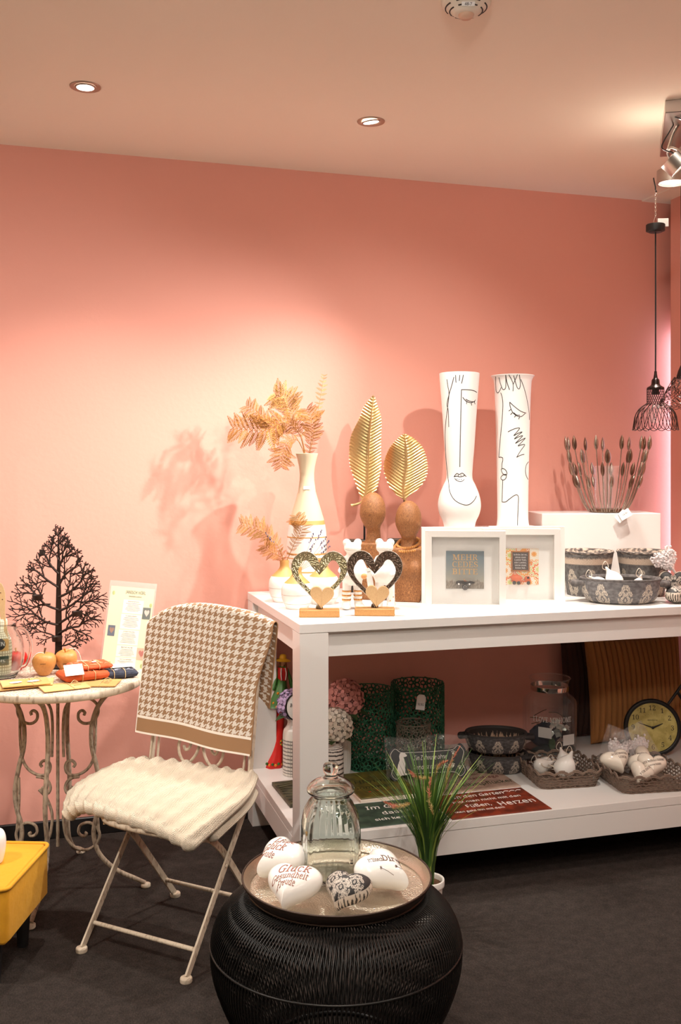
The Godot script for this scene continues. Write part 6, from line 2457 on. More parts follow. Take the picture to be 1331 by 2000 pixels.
func houndstooth_towel() -> void:
	var dark := rgb(166, 126, 90)
	var pale := rgb(243, 233, 220)
	var n := noise(0.5, 121, 2)
	var m := mat("houndstooth", Color.WHITE, 0.95)
	m.albedo_texture = tex(256, 256, func(x, y):
		# sixteen threads to a repeat, eight repeats a side
		var a := int(x) / 2
		var b := int(y) / 2
		var warp := a % 16 < 8
		var weft := b % 16 < 8
		var c := (dark if warp else pale) if (a + b) % 8 < 4 else (dark if weft else pale)
		return c.darkened(0.07 + 0.1 * n.get_noise_2d(x, y)))
	m.rim_enabled = true
	m.rim = 0.3
	m.heightmap_enabled = true
	m.heightmap_texture = noise_tex(0.3, 123, 256)
	m.heightmap_scale = 0.06
	mat("towel_plain", dark.darkened(0.05), 0.95)
	mat("towel_white", pale, 0.95)
	var o := thing("houndstooth_towel", "beige and white houndstooth towel hung over the chair back", "towel", CHAIR_AT, CHAIR_TURN)
	# along v: up the front, over the arch, down behind
	var place := func(u: float, v: float) -> Vector3:
		# u -1..1 across, v metres from the front hem
		var edge: float = lerpf(-0.235, 0.2, (u + 1.0) / 2.0)
		var crest: float = 0.848 + 0.135 * sqrt(maxf(0.0, 1.0 - pow(minf(absf(edge) / 0.262, 1.0), 2.4)))
		var hem: float = 0.562 - 0.012 * u
		var front: float = crest - hem
		var zf := func(y: float) -> float: return -0.084 - 0.165 * (y - 0.5) + 0.008 * sin(edge * 21.0) * (1.0 - (y - 0.55))
		var x: float = edge + (0.0 if v < 0.18 else 0.042 * smoothstep(0.18, front, v) * smoothstep(0.3, 1.0, u))
		if v < front:
			return Vector3(x, hem + v, (zf as Callable).call(hem + v))
		var w := v - front
		var r := 0.016
		var top: float = (zf as Callable).call(crest)
		if w < PI * r:
			var a := w / r
			return Vector3(x, crest + r * sin(a), top - r * (1.0 - cos(a)))
		w -= PI * r
		return Vector3(x - 0.08 * w * smoothstep(0.3, 1.0, u), crest - w, top - 2.0 * r - 0.006 * sin(edge * 16.0) + 0.12 * w * 0.5)
	var P := place as Callable
	var bands := [[0.0, 0.006, "white_hem", "towel_white"], [0.006, 0.048, "plain_border", "towel_plain"], [0.048, 0.056, "white_stripe", "towel_white"], [0.056, 0.70, "woven_field", "houndstooth"]]
	for b in bands:
		for side in 2:
			var nv := maxi(2, int((b[1] - b[0]) / 0.009))
			var rows := []
			for j in nv + 1:
				var v: float = lerpf(b[0], b[1], float(j) / nv)
				var row := PackedVector3Array()
				for k in 61:
					var u: float = -1.0 + k / 30.0
					var q: Vector3 = P.call(u, v)
					if side:
						var du: Vector3 = P.call(u + 0.02, v) - P.call(u - 0.02, v)
						var dv: Vector3 = P.call(u, v + 0.004) - P.call(u, v - 0.004)
						q -= du.cross(dv).normalized() * 0.004
					row.append(q)
				if side:
					row.reverse()
				rows.append(row)
			var s := Shape.new()
			s.sheet(rows, false, 0.435 / 0.19, (b[1] - b[0]) / 0.19)
			part(b[2] if side == 0 else b[2] + "_back", s, M[b[3]], o)
	# turned edges that close the sides
	for sd in [-1.0, 1.0]:
		var pts := []
		for j in 70:
			pts.append(P.call(sd, 0.70 * j / 69.0) + Vector3(0, 0, -0.002))
		var s := Shape.new()
		s.tube(pts, 0.0028, 6)
		part("side_hem", s, M.towel_white if sd < 0 else M.towel_plain, o)


func knit_blanket() -> void:
	var m := mat("cream_knit", rgb(232, 216, 192), 0.95)
	m.rim_enabled = true
	m.rim = 0.5
	m.rim_tint = 0.5
	m.heightmap_enabled = true
	m.heightmap_texture = tex(64, 64, func(x, y):
		var gx: float = fmod(x, 8.0) - 4.0
		var gy: float = fmod(y + absf(gx) * 1.2, 6.0)
		var k: float = absf(sin(gy / 6.0 * PI)) * (1.0 - pow(absf(absf(gx) - 2.0) / 2.2, 2.0))
		return Color(k, k, k))
	m.heightmap_scale = 0.3
	m.uv1_scale = Vector3(18, 14, 1)
	var grid := [
		[Vector3(-0.335, 0.425, -0.08), Vector3(-0.245, 0.478, -0.10), Vector3(-0.08, 0.492, -0.11), Vector3(0.08, 0.493, -0.11), Vector3(0.222, 0.5, -0.105)],
		[Vector3(-0.372, 0.412, 0.0), Vector3(-0.26, 0.467, -0.01), Vector3(-0.08, 0.476, -0.015), Vector3(0.09, 0.474, -0.015), Vector3(0.246, 0.47, -0.015)],
		[Vector3(-0.385, 0.388, 0.07), Vector3(-0.28, 0.437, 0.08), Vector3(-0.1, 0.452, 0.09), Vector3(0.08, 0.45, 0.095), Vector3(0.24, 0.437, 0.1)],
		[Vector3(-0.348, 0.352, 0.122), Vector3(-0.25, 0.41, 0.15), Vector3(-0.1, 0.419, 0.172), Vector3(0.07, 0.41, 0.186), Vector3(0.212, 0.39, 0.208)],
	]
	var o := thing("knit_blanket", "cream cable-knit blanket folded on the chair seat", "blanket", CHAIR_AT, CHAIR_TURN)
	var rowsu := []
	for r in grid:
		rowsu.append(curve(r, 40))        # 161 points
	var nu: int = rowsu[0].size()
	var cols := []
	for k in nu:
		var c := []
		for r in rowsu:
			c.append(r[k])
		cols.append(curve(c, 16))         # 49 points
	var nv: int = cols[0].size()
	var top := func(k: int, j: int) -> Vector3: return cols[clampi(k, 0, nu - 1)][clampi(j, 0, nv - 1)]
	var TP := top as Callable
	var layer := func(thick: float, drop: float, ridge: float, ku0: int, ku1: int, jv0: int, jv1: int, shift: Vector3) -> Shape:
		var s := Shape.new()
		var rows := []
		var edge := 9
		# closed profile across v: top from back to front, rounded front, underside back again
		for k in range(ku0, ku1 + 1):
			var row := PackedVector3Array()
			var fu: float = float(k - ku0) / (ku1 - ku0)
			var endf: float = pow(clampf(minf(fu, 1.0 - fu) * (ku1 - ku0) / 7.0, 0.0, 1.0), 0.5)
			var up := []
			for j in range(jv0, jv1 + 1):
				var p: Vector3 = TP.call(k, j)
				var du: Vector3 = TP.call(k + 1, j) - TP.call(k - 1, j)
				var dv: Vector3 = TP.call(k, j + 1) - TP.call(k, j - 1)
				var nn := dv.cross(du).normalized()
				var ph: float = k * 0.245 + j * 0.085
				var rd: float = ridge * (pow(absf(cos(ph)), 3.0) + 0.35 * absf(sin(ph * 2.0 + j * 0.9)) * absf(sin(j * 0.42)))
				up.append([p + shift, nn, rd])
			var mid := []
			for q in up:
				mid.append(q[0] - q[1] * thick * 0.5)
			for q in up.size():
				row.append(mid[q] + up[q][1] * (thick * 0.5 * endf + up[q][2] * endf))
			var a: Vector3 = mid[mid.size() - 1]
			var out: Vector3 = (mid[mid.size() - 1] - mid[mid.size() - 2]).normalized()
			var nn: Vector3 = up[up.size() - 1][1]
			for e in range(1, edge):
				var t: float = PI * e / edge
				row.append(a + (nn * cos(t) + out * sin(t)) * (thick * 0.5 + up[up.size() - 1][2] * (1.0 - float(e) / edge)) * endf)
			for q in range(up.size() - 1, -1, -1):
				row.append(mid[q] - up[q][1] * thick * 0.5 * endf)
			var b: Vector3 = mid[0]
			var back: Vector3 = (mid[0] - mid[1]).normalized()
			for e in range(1, edge):
				var t: float = PI - PI * e / edge
				row.append(b + (up[0][1] * cos(t) + back * sin(t)) * (thick * 0.5 * endf))
			row.append(row[0])
			rows.append(row)
		s.sheet(rows, true, 1.0, 1.0)
		return s
	var L := layer as Callable
	part("upper_fold", L.call(0.034, 0.0, 0.0125, 0, nu - 1, 0, nv - 1, Vector3.ZERO), m, o)
	part("lower_fold", L.call(0.028, 0.0, 0.006, int(nu * 0.52), nu - 2, 6, nv - 12, Vector3(0.004, -0.034, -0.012)), m, o)


func bistro_table() -> void:
	var c := Vector3(0.045, 0, -3.545)
	var o := thing("bistro_table", "round bistro table with mosaic top and scrolled iron legs", "table", c, -0.29)
	var n := noise(0.12, 131, 3)
	var m := mat("mosaic_top", Color.WHITE, 0.6)
	m.albedo_texture = tex(256, 256, func(x, y):
		var gx: float = fmod(x + (6.0 if int(y / 8.0) % 2 else 0.0), 12.0)
		var gy: float = fmod(y, 8.0)
		var hole: bool = gx > 3.0 and gx < 9.0 and gy > 2.0 and gy < 6.5 and n.get_noise_2d(x, y) > -0.12
		return rgb(112, 74, 58) if hole else rgb(232, 218, 200).lerp(rgb(196, 172, 150), clampf(0.5 + 1.5 * n.get_noise_2d(x * 0.6, y * 0.6), 0, 1)))
	local_tri(m, 4.0)
	var s := Shape.new()
	s.lathe([Vector2(0.0, 0.71), Vector2(0.278, 0.71), Vector2(0.278, 0.719), Vector2(0.0, 0.72)], 64)
	part("mosaic_top", s, m, o)
	s = Shape.new()
	s.lathe(prof([[0.276, 0.7], [0.286, 0.696], [0.292, 0.704], [0.292, 0.714], [0.288, 0.7215], [0.277, 0.7195]], 3), 72)
	part("rim", s, M.chalk_paint, o)
	var lp := curve([Vector3(0.235, 0.694, 0), Vector3(0.175, 0.665, 0), Vector3(0.138, 0.62, 0), Vector3(0.12, 0.57, 0), Vector3(0.115, 0.53, 0), Vector3(0.118, 0.475, 0), Vector3(0.134, 0.41, 0), Vector3(0.147, 0.33, 0), Vector3(0.141, 0.27, 0), Vector3(0.126, 0.215, 0), Vector3(0.125, 0.165, 0), Vector3(0.146, 0.11, 0), Vector3(0.2, 0.06, 0), Vector3(0.265, 0.03, 0), Vector3(0.3, 0.014, 0)], 5)
	for k in 4:
		s = Shape.new()
		s.tube(lp, 0.0082, 8)
		var lg := part("leg", s, M.worn_paint, o, Vector3.ZERO, Basis(Vector3.UP, PI / 2 * k))
		s = Shape.new()
		s.lathe([Vector2(0.0, 0.0), Vector2(0.015, 0.0), Vector2(0.0165, 0.003), Vector2(0.016, 0.012), Vector2(0.0, 0.015)], 18)
		part("foot_cap", s, M.chalk_paint, lg, Vector3(0.302, 0, 0))
	# scrolls in the plane of the left and right legs
	var sc := 1.0 / 3.915 / 571.0
	var pt := func(a: Array) -> Array:
		var r := []
		for k in range(0, a.size(), 2):
			r.append(Vector3((a[k] - 455.0) * sc, 1.45 - (1250.0 + a[k + 1] / 3.915 - 907.0) / 571.0, 0.0))
		return curve(r, 5)
	var Q := pt as Callable
	for sd in [1.0, -1.0]:
		var bs := Basis.IDENTITY if sd > 0 else Basis(Vector3.UP, PI)
		for ln in [
			[655, 580, 662, 560, 640, 545, 614, 565, 614, 610, 650, 642, 700, 640, 745, 605, 766, 545, 745, 485, 690, 450, 620, 445, 555, 468, 512, 525, 497, 620, 496, 760, 500, 900],
			[575, 978, 588, 955, 565, 930, 528, 938, 512, 975, 525, 1020, 570, 1042, 630, 1030, 690, 985, 728, 910, 742, 800, 745, 700, 746, 600],
			[620, 1052, 570, 1060, 528, 1090, 512, 1140, 530, 1180, 565, 1175, 575, 1145, 555, 1130],
			[660, 1480, 675, 1490, 660, 1508, 630, 1500, 613, 1470, 630, 1425, 690, 1405, 750, 1435, 775, 1500, 745, 1575, 670, 1614, 585, 1592, 525, 1525, 502, 1430, 500, 1330, 540, 1220, 600, 1150],
			[755, 1060, 752, 1200, 758, 1330, 768, 1470]]:
			s = Shape.new()
			s.tube(Q.call(ln), 0.0052, 7)
			part("scroll", s, M.worn_paint, o, Vector3.ZERO, bs)
	s = Shape.new()
	s.tube([Vector3(0, 0.70, 0), Vector3(0, 0.14, 0)], 0.006, 8)
	part("centre_rod", s, M.worn_paint, o)
	table_goods(c)


func branch(s: Shape, a: Vector2, dir: float, l: float, w: float, depth: int) -> void:
	var b := a + Vector2(cos(dir), sin(dir)) * l
	# keep inside the crown's outline
	var n := Vector2(b.x / 0.19, (b.y - 0.22) / 0.30)
	var wide: float = 0.205 * (1.0 - pow(clampf((b.y - 0.16) / 0.325, 0.0, 1.0), 1.5)) * smoothstep(0.04, 0.11, b.y) + 0.012
	if absf(b.x) > wide and depth < 3:
		b = a + (b - a) * 0.4
		l *= 0.4
	var bend := Vector2(-sin(dir), cos(dir)) * l * rng.randf_range(-0.12, 0.12)
	s.tube(curve([Vector3(a.x, a.y, 0), Vector3((a.x + b.x) / 2 + bend.x, (a.y + b.y) / 2 + bend.y, 0), Vector3(b.x, b.y, 0)], 2), [w, w * 0.92, w * 0.85, w * 0.78, w * 0.7], 5)
	if depth == 0:
		return
	var cnt := 3 if depth > 1 else 2
	for k in cnt:
		var u: float = lerpf(0.35, 1.0, float(k) / maxf(cnt - 1, 1))
		var sg := 1.0 if (k + depth) % 2 else -1.0
		branch(s, a.lerp(b, u), dir + sg * rng.randf_range(0.5, 0.85), l * rng.randf_range(0.5, 0.66), maxf(w * 0.66, 0.002), depth - 1)
	branch(s, b, dir + rng.randf_range(-0.25, 0.25), l * 0.6, maxf(w * 0.7, 0.002), depth - 1)


func table_goods(c: Vector3) -> void:
	var Y := 0.7215
	# iron tree with tea light cups
	var tr := thing("iron_tree", "dark brown flat metal tree candle holder with fine branches", "candle holder", Vector3(0.05, Y, -3.72), -0.29)
	mat("dark_iron", rgb(46, 30, 22), 0.5, 0.4)
	var s := Shape.new()
	s.box(Vector3(0, 0.004, 0), Vector3(0.15, 0.008, 0.09), 0.002)
	part("base_plate", s, M.dark_iron, tr)
	s = Shape.new()
	var trunk := PackedVector2Array([Vector2(-0.019, 0.006), Vector2(0.019, 0.006), Vector2(0.0125, 0.06), Vector2(0.011, 0.18), Vector2(0.008, 0.3), Vector2(0.004, 0.42), Vector2(0.001, 0.5), Vector2(-0.001, 0.5), Vector2(-0.004, 0.42), Vector2(-0.008, 0.3), Vector2(-0.011, 0.18), Vector2(-0.0125, 0.06)])
	s.prism(trunk, -0.0015, 0.0015)
	part("trunk", s, M.dark_iron, tr)
	rng.seed = 4242
	for q in [[0.075, 0.25, 0.045], [0.10, 2.75, 0.06], [0.118, 0.35, 0.07], [0.15, 2.72, 0.085], [0.155, 0.62, 0.085], [0.205, 2.55, 0.09], [0.20, 0.55, 0.09], [0.25, 0.6, 0.085], [0.285, 2.5, 0.088], [0.29, 0.85, 0.08], [0.335, 2.2, 0.07], [0.355, 0.95, 0.065], [0.385, 2.25, 0.055], [0.40, 0.9, 0.05], [0.43, 2.2, 0.038], [0.44, 0.95, 0.036], [0.47, 2.2, 0.022], [0.475, 0.9, 0.022]]:
		s = Shape.new()
		branch(s, Vector2(0, q[0]), q[1], q[2] * 1.12, 0.0052 if q[2] > 0.06 else 0.0036, 3)
		part("branch", s, M.dark_iron, tr)
	for q in [[-0.07, 0.243], [0.072, 0.185], [0.0, 0.095]]:
		s = Shape.new()
		s.lathe([Vector2(0.0, 0.0), Vector2(0.017, 0.0), Vector2(0.0195, 0.018), Vector2(0.018, 0.018), Vector2(0.016, 0.003), Vector2(0.0, 0.003)], 20)
		part("tea_light_cup", s, M.dark_iron, tr, Vector3(q[0], q[1], 0.02))
	# wooden apples
	mat("apple_wood", Color.WHITE, 0.45)
	M.apple_wood.albedo_texture = wood_tex(rgb(206, 146, 80), rgb(184, 122, 60), 141, 4.0)
	local_tri(M.apple_wood, 5.0)
	mat("red_enamel", rgb(178, 28, 22), 0.15)
	for k in 3:
		var r: float = [1.0, 0.94, 0.85][k]
		var a := thing("wooden_apple", ["turned wooden apple with dark stem beside the envelopes", "turned wooden apple with pale stem leaning by the iron tree", "red enamelled apple behind the glass jug"][k], "ornament", [Vector3(0.0, Y, -3.585), Vector3(0.078, Y, -3.62), Vector3(-0.09, Y, -3.70)][k], k * 1.0, "" if k == 2 else "turned wooden apples")
		var tilt := Basis(Vector3.BACK, [0.0, 0.18, 0.0][k])
		s = Shape.new()
		var pr := prof([[0.0, 0.006], [0.012, 0.0], [0.02, 0.003], [0.036, 0.028], [0.0405, 0.05], [0.035, 0.068], [0.02, 0.076], [0.008, 0.072], [0.0, 0.064]], 5)
		for j in pr.size():
			pr[j] *= r
		s.lathe(pr, 36)
		part("body", s, M.red_enamel if k == 2 else M.apple_wood, a, Vector3(0, 0.001 + 0.004 * k * (2 - k), 0), tilt)
		s = Shape.new()
		s.tube(curve([Vector3(0, 0.062, 0) * r, Vector3(0.001, 0.078, 0) * r, Vector3(-0.004 if k == 1 else 0.004, 0.094, 0) * r], 4), [0.0025, 0.0025, 0.0025, 0.0027, 0.0028, 0.003, 0.0033, 0.0037, 0.004], 7)
		part("stem", s, M.twig_brown if k == 0 else M.apple_wood, a, Vector3.ZERO, tilt)
		if k < 2:
			s = Shape.new()
			s.box(Vector3(0.0, 0.046 * r, 0.0402 * r), Vector3(0.018, 0.0016, 0.0008))
			part("burnt_mark", s, M.twig_brown, a, Vector3.ZERO, tilt * Basis(Vector3.UP, 0.1 - k * 1.0 - 0.2))
			s = Shape.new()
			s.tube(curve([Vector3(0.003, 0.075, 0), Vector3(-0.018, 0.08, 0.01), Vector3(-0.036, 0.066, 0.012), Vector3(-0.045, 0.04, 0.012), Vector3(-0.045, 0.015, 0.01)], 5), 0.0014, 5)
			part("cord", s, M.ribbon, a, Vector3.ZERO, Basis(Vector3.UP, -k * 1.0 + (0.0 if k == 0 else 3.0)))
	# acrylic stand with menu
	var st := thing("menu_stand", "clear acrylic stand holding a cream sheet headed Janisch Höfl", "menu stand", Vector3(0.268, Y, -3.595), -0.12)
	var lean := Basis(Vector3.RIGHT, -0.28) * Basis(Vector3.BACK, -0.11)
	part("acrylic_front", plain_box(Vector3(-0.084, 0.0, 0.001), Vector3(0.084, 0.315, 0.0025)), M.thin_glass, st, Vector3.ZERO, lean)
	part("acrylic_back", plain_box(Vector3(-0.084, 0.0, -0.0045), Vector3(0.084, 0.315, -0.003)), M.thin_glass, st, Vector3.ZERO, lean)
	part("acrylic_foot", plain_box(Vector3(-0.084, 0.0, -0.07), Vector3(0.084, 0.0025, 0.0)), M.thin_glass, st)
	var sh := part("menu_sheet", plain_box(Vector3(-0.078, 0.004, -0.0012), Vector3(0.078, 0.295, -0.0006)), mat("menu_cream", rgb(238, 228, 184), 0.7), st, Vector3.ZERO, lean)
	mat("ink_olive", rgb(70, 66, 40), 0.7)
	mat("ink_pale", rgb(140, 116, 84), 0.7)
	mat("panel_cream", rgb(250, 240, 222), 0.7)
	letters("JANISCH HÖFL", "Droid Sans", 0.0105, M.ink_olive, sh, Vector3(0.012, 0.277, 0.0), Basis.IDENTITY, null, 0.0, 0.072)
	letters("EINGEWEBT & GENÄHT", "Droid Sans", 0.0042, M.ink_olive, sh, Vector3(0.012, 0.262, 0.0), Basis.IDENTITY, null, 0.0, 0.046)
	var y := 0.252
	for k in 5:
		var h: float = [0.052, 0.056, 0.056, 0.042, 0.036][k]
		var x: float = [0.008, 0.006, 0.004, 0.004, 0.004][k]
		var pn := part("text_panel", plain_box(Vector3(x - 0.036, y - h, -0.0005), Vector3(x + 0.036, y - 0.003, -0.0002)), M.panel_cream, sh)
		letters(["HANDGEFERTIGTES", "ES WAR EINMAL", "SCHMETTERLING", "BIENE", "GUT ZU WISSEN"][k], "Droid Sans", 0.0034, M.ink_olive, pn, Vector3(x, y - 0.009, 0.0), Basis.IDENTITY, null, 0.0, 0.04)
		for j in int((h - 0.016) / 0.0052):
			var lw: float = 0.054 * (1.0 - 0.35 * float((j * 3 + k) % 4) / 4.0)
			part("text_line", plain_box(Vector3(x - lw / 2, y - 0.0165 - 0.0052 * j, -0.0001), Vector3(x + lw / 2, y - 0.0153 - 0.0052 * j, 0.0001)), M.ink_pale, pn)
		y -= h
	for q in [[0.058, 0.205, 0.014, 0.021, rgb(74, 84, 76), rgb(226, 196, 182)], [-0.058, 0.135, 0.0125, 0.019, rgb(62, 74, 98), rgb(150, 104, 72)], [0.056, 0.06, 0.016, 0.021, rgb(232, 176, 146), rgb(184, 92, 74)]]:
		var ph := part("photo", plain_box(Vector3(q[0] - q[2], q[1] - q[3], -0.0004), Vector3(q[0] + q[2], q[1] + q[3], 0.0)), mat("photo_print", q[4], 0.6), sh)
		s = Shape.new()
		s.prism(heart(q[2] * 1.3, q[3] * 1.2, 20), 0.0, 0.0003)
		part("photo_motif", s, mat("photo_print", q[5], 0.6), ph, Vector3(q[0] + 0.001, q[1] - q[3] * 0.6, 0.0))
	mat("ink_sprig", rgb(176, 190, 110), 0.7)
	for q in [[-0.05, 0.02], [0.02, 0.012], [0.062, 0.018], [-0.02, 0.01], [0.07, 0.235], [-0.066, 0.27]]:
		s = Shape.new()
		s.ball(Vector3(q[0], q[1], -0.0003), Vector3(0.005, 0.008, 0.0004), 8, 4)
		part("printed_leaf", s, M.ink_sprig, sh)
	# wrapped cloths
	var cloth_pack := func(label: String, at: Vector3, turn: float, w: float, d: float, h: float, m: Material, lines: Material) -> void:
		var o := thing("wrapped_cloth", label, "cloth", at, turn, "wax cloths tied with twine")
		var f := noise(9.0, int(w * 9000.0), 3)
		var rows := []
		for j in 21:
			var e: float = TAU * (j % 20) / 20
			var row := PackedVector3Array()
			for k in 25:
				var u: float = -1.0 + k / 12.0
				var taper: float = pow(maxf(1.0 - pow(absf(u), 8.0), 0.0), 0.5)
				var ce := cos(e)
				var se := sin(e)
				var q := Vector3(u * w / 2, h / 2 + signf(se) * pow(absf(se), 0.6) * h / 2 * (0.3 + 0.7 * taper), signf(ce) * pow(absf(ce), 0.4) * d / 2 * (0.86 + 0.14 * taper))
				q += Vector3(0, 0.0035, 0.002) * f.get_noise_2d(u * 4.0, e * 2.0) * (1.0 if q.y > 0.004 else 0.0)
				row.append(q)
			rows.append(row)
		var sp := Shape.new()
		sp.sheet(rows)
		for u in [0, 24]:
			var cap := []
			for j in 20:
				cap.append(rows[j][u])
			sp.face(cap, Vector3(-1 if u == 0 else 1, 0, 0))
		var b := part("folded_cloth", sp, m, o)
		for k in 26:
			var z := Shape.new()
			var p0 := Vector3(rng.randf_range(-0.42, 0.42) * w, h + 0.0012, rng.randf_range(-0.38, 0.38) * d)
			var p1 := p0 + Vector3(rng.randf_range(-0.012, 0.012), 0, rng.randf_range(-0.012, 0.012))
			z.tube([p0, p1, p1 + Vector3(0.008, 0, 0.006)], 0.0006, 4)
			part("printed_line", z, lines, b)
		for x in [-0.12, 0.16]:
			var tw := Shape.new()
			var ring := []
			for j in 24:
				var e: float = TAU * j / 24
				ring.append(Vector3(x * w, h / 2 + signf(sin(e)) * pow(absf(sin(e)), 0.5) * (h / 2 + 0.001), signf(cos(e)) * pow(absf(cos(e)), 0.4) * (d / 2 + 0.001)))
			tw.tube(ring, 0.0013, 5, false, true)
			part("twine", tw, M.twine, o)
	var CP := cloth_pack as Callable
	mat("orange_cloth", rgb(190, 82, 38), 0.8)
	mat("navy_print", rgb(38, 44, 62), 0.7)
	mat("print_peach", rgb(240, 196, 150), 0.8)
	mat("print_pale", rgb(190, 196, 210), 0.8)
	CP.call("orange patterned wax cloth tied with twine", Vector3(0.125, Y + 0.004, -3.475), 0.28, 0.155, 0.12, 0.03, M.orange_cloth, M.print_peach)
	CP.call("orange patterned wax cloth stacked on another one", Vector3(0.148, Y + 0.035, -3.495), 0.2, 0.14, 0.105, 0.016, M.orange_cloth, M.print_peach)
	CP.call("dark navy patterned wax cloth tied with twine", Vector3(0.238, Y, -3.49), 0.15, 0.135, 0.085, 0.026, M.navy_print, M.print_pale)
	var cards := [["blank white card leaning on the orange cloth", Vector3(0.098, Y + 0.032, -3.395), 0.25, 0.062, 0.042, -0.75, "paper_white"], ["white card lying on the navy cloth", Vector3(0.262, Y + 0.031, -3.49), 0.1, 0.075, 0.04, -1.45, "paper_white"], ["tiny white label on the topmost orange cloth", Vector3(0.165, Y + 0.054, -3.49), 0.3, 0.014, 0.012, -1.5, "paper_white"]]
	for q in cards:
		s = Shape.new()
		s.box(Vector3(0, q[4] / 2, 0), Vector3(q[3], q[4], 0.0008))
		s.move(0, Transform3D(Basis(Vector3.RIGHT, q[5]), Vector3.ZERO))
		solo("card", s, M[q[6]], q[0], "card", q[1], q[2], "cards on the bistro table")
	# kraft envelopes
	mat("kraft_paper", rgb(202, 158, 96), 0.85)
	mat("kraft_light", rgb(216, 176, 114), 0.85)
	for k in 5:
		var o := thing("kraft_envelope", ["kraft paper envelope on top of the pile by the glass jug", "kraft paper envelope under the others by the glass jug", "kraft paper envelope lowest in the pile by the glass jug", "kraft paper envelope at the table's front edge", "kraft paper envelope in front of the orange cloths"][k], "envelope", [Vector3(-0.06, Y + 0.0105, -3.425), Vector3(-0.045, Y + 0.006, -3.44), Vector3(-0.075, Y + 0.0015, -3.43), Vector3(0.062, Y + 0.001, -3.37), Vector3(0.165, Y + 0.0, -3.40)][k], [0.12, -0.05, 0.2, 0.22, -0.28][k], "kraft paper envelopes tied with twine")
		part("paper", plain_box(Vector3(-0.075, 0, -0.052), Vector3(0.075, 0.0038, 0.052), 0.001), M.kraft_paper if k % 2 == 0 else M.kraft_light, o)
		s = Shape.new()
		s.prism(PackedVector2Array([Vector2(-0.075, -0.052), Vector2(-0.02, 0.0), Vector2(-0.075, 0.052)]), 0.0, 0.0008)
		s.move(0, Transform3D(Basis(Vector3.RIGHT, -PI / 2), Vector3(0, 0.0038, 0)))
		part("flap", s, M.kraft_light, o)
		if k in [0, 3, 4]:
			s = Shape.new()
			s.tube(curve([Vector3(0.02, 0.0045, -0.053), Vector3(0.018, 0.0055, 0.0), Vector3(0.022, 0.0045, 0.053)], 4), 0.0011, 5)
			for sd in [-1.0, 1.0]:
				s.tube(curve([Vector3(0.02, 0.006, 0.0), Vector3(0.035, 0.016, 0.012 * sd), Vector3(0.05, 0.008, 0.02 * sd), Vector3(0.03, 0.005, 0.01 * sd)], 5), 0.001, 5)
			part("twine_bow", s, M.twine, o)
			if k == 0:
				for j in 2:
					s = Shape.new()
					s.lathe([Vector2(0.0, 0.0), Vector2(0.02, 0.0), Vector2(0.02, 0.001), Vector2(0.0, 0.001)], 20, Vector3.ZERO, 1.0, 0.55)
					part("round_label", s, M.paper_white, o, Vector3(-0.03 + 0.055 * j, 0.006, 0.008), Basis(Vector3.UP, 0.2))
	# glass jug with wooden spreader, cloth and label inside
	var jg := thing("glass_jug", "round clear glass jug standing at the table's edge", "jug", Vector3(-0.15, Y, -3.585), 0.0)
	s = Shape.new()
	s.lathe(prof([[0.0, 0.003], [0.05, 0.0], [0.06, 0.004], [0.082, 0.05], [0.086, 0.09], [0.078, 0.135], [0.062, 0.165], [0.058, 0.18], [0.062, 0.186], [0.058, 0.184], [0.054, 0.176], [0.058, 0.163], [0.073, 0.134], [0.081, 0.09], [0.077, 0.05], [0.056, 0.009], [0.0, 0.008]], 4), 40)
	part("body", s, M.solid_glass, jg)
	s = Shape.new()
	s.tube(curve([Vector3(0.056, 0.17, 0.02), Vector3(0.084, 0.165, 0.02), Vector3(0.104, 0.125, 0.02), Vector3(0.105, 0.085, 0.02), Vector3(0.092, 0.045, 0.02), Vector3(0.076, 0.035, 0.02)], 6), 0.006, 10)
	part("handle", s, M.solid_glass, jg)
	s = Shape.new()
	var kn := PackedVector2Array()
	for q in curve([Vector2(-0.009, 0.0), Vector2(0.009, 0.0), Vector2(0.008, 0.1), Vector2(0.013, 0.15), Vector2(0.014, 0.18), Vector2(0.008, 0.205), Vector2(0.0, 0.212), Vector2(-0.009, 0.203), Vector2(-0.013, 0.18), Vector2(-0.011, 0.145), Vector2(-0.008, 0.1)], 4, true):
		kn.append(q)
	s.prism(kn, -0.002, 0.002, 0.0006)
	var sp2 := thing("wooden_spreader", "pale wooden butter spreader sticking out of the glass jug", "spreader", Vector3(-0.125, Y + 0.115, -3.56), -0.3)
	part("blade", s, M.pale_wood, sp2, Vector3.ZERO, Basis(Vector3.BACK, 0.1) * Basis(Vector3.UP, 0.3))
	s = Shape.new()
	for q in [[0.0, 0.178], [0.004, 0.155]]:
		s.ball(Vector3(q[0], q[1], 0.0022), Vector3(0.0022, 0.0022, 0.0006), 6, 4)
	part("burnt_mark", s, M.twig_brown, sp2, Vector3.ZERO, Basis(Vector3.BACK, 0.1) * Basis(Vector3.UP, 0.3))
	var cb := thing("checked_cloth_roll", "beige checked cloth with kraft label rolled inside the glass jug", "cloth", Vector3(-0.155, Y + 0.012, -3.582), -0.3)
	var m := mat("checked_cloth", Color.WHITE, 0.9)
	m.albedo_texture = tex(64, 64, func(x, y): return rgb(158, 144, 116) if (int(x) % 8 < 2) or (int(y) % 8 < 2) else rgb(222, 212, 188))
	m.uv1_scale = Vector3(4, 4, 1)
	s = Shape.new()
	s.lathe(prof([[0.0, 0.0], [0.042, 0.0], [0.05, 0.05], [0.05, 0.11], [0.036, 0.15], [0.034, 0.19], [0.0, 0.185]], 3), 24, Vector3.ZERO, 1.0, 0.7)
	part("cloth", s, m, cb)
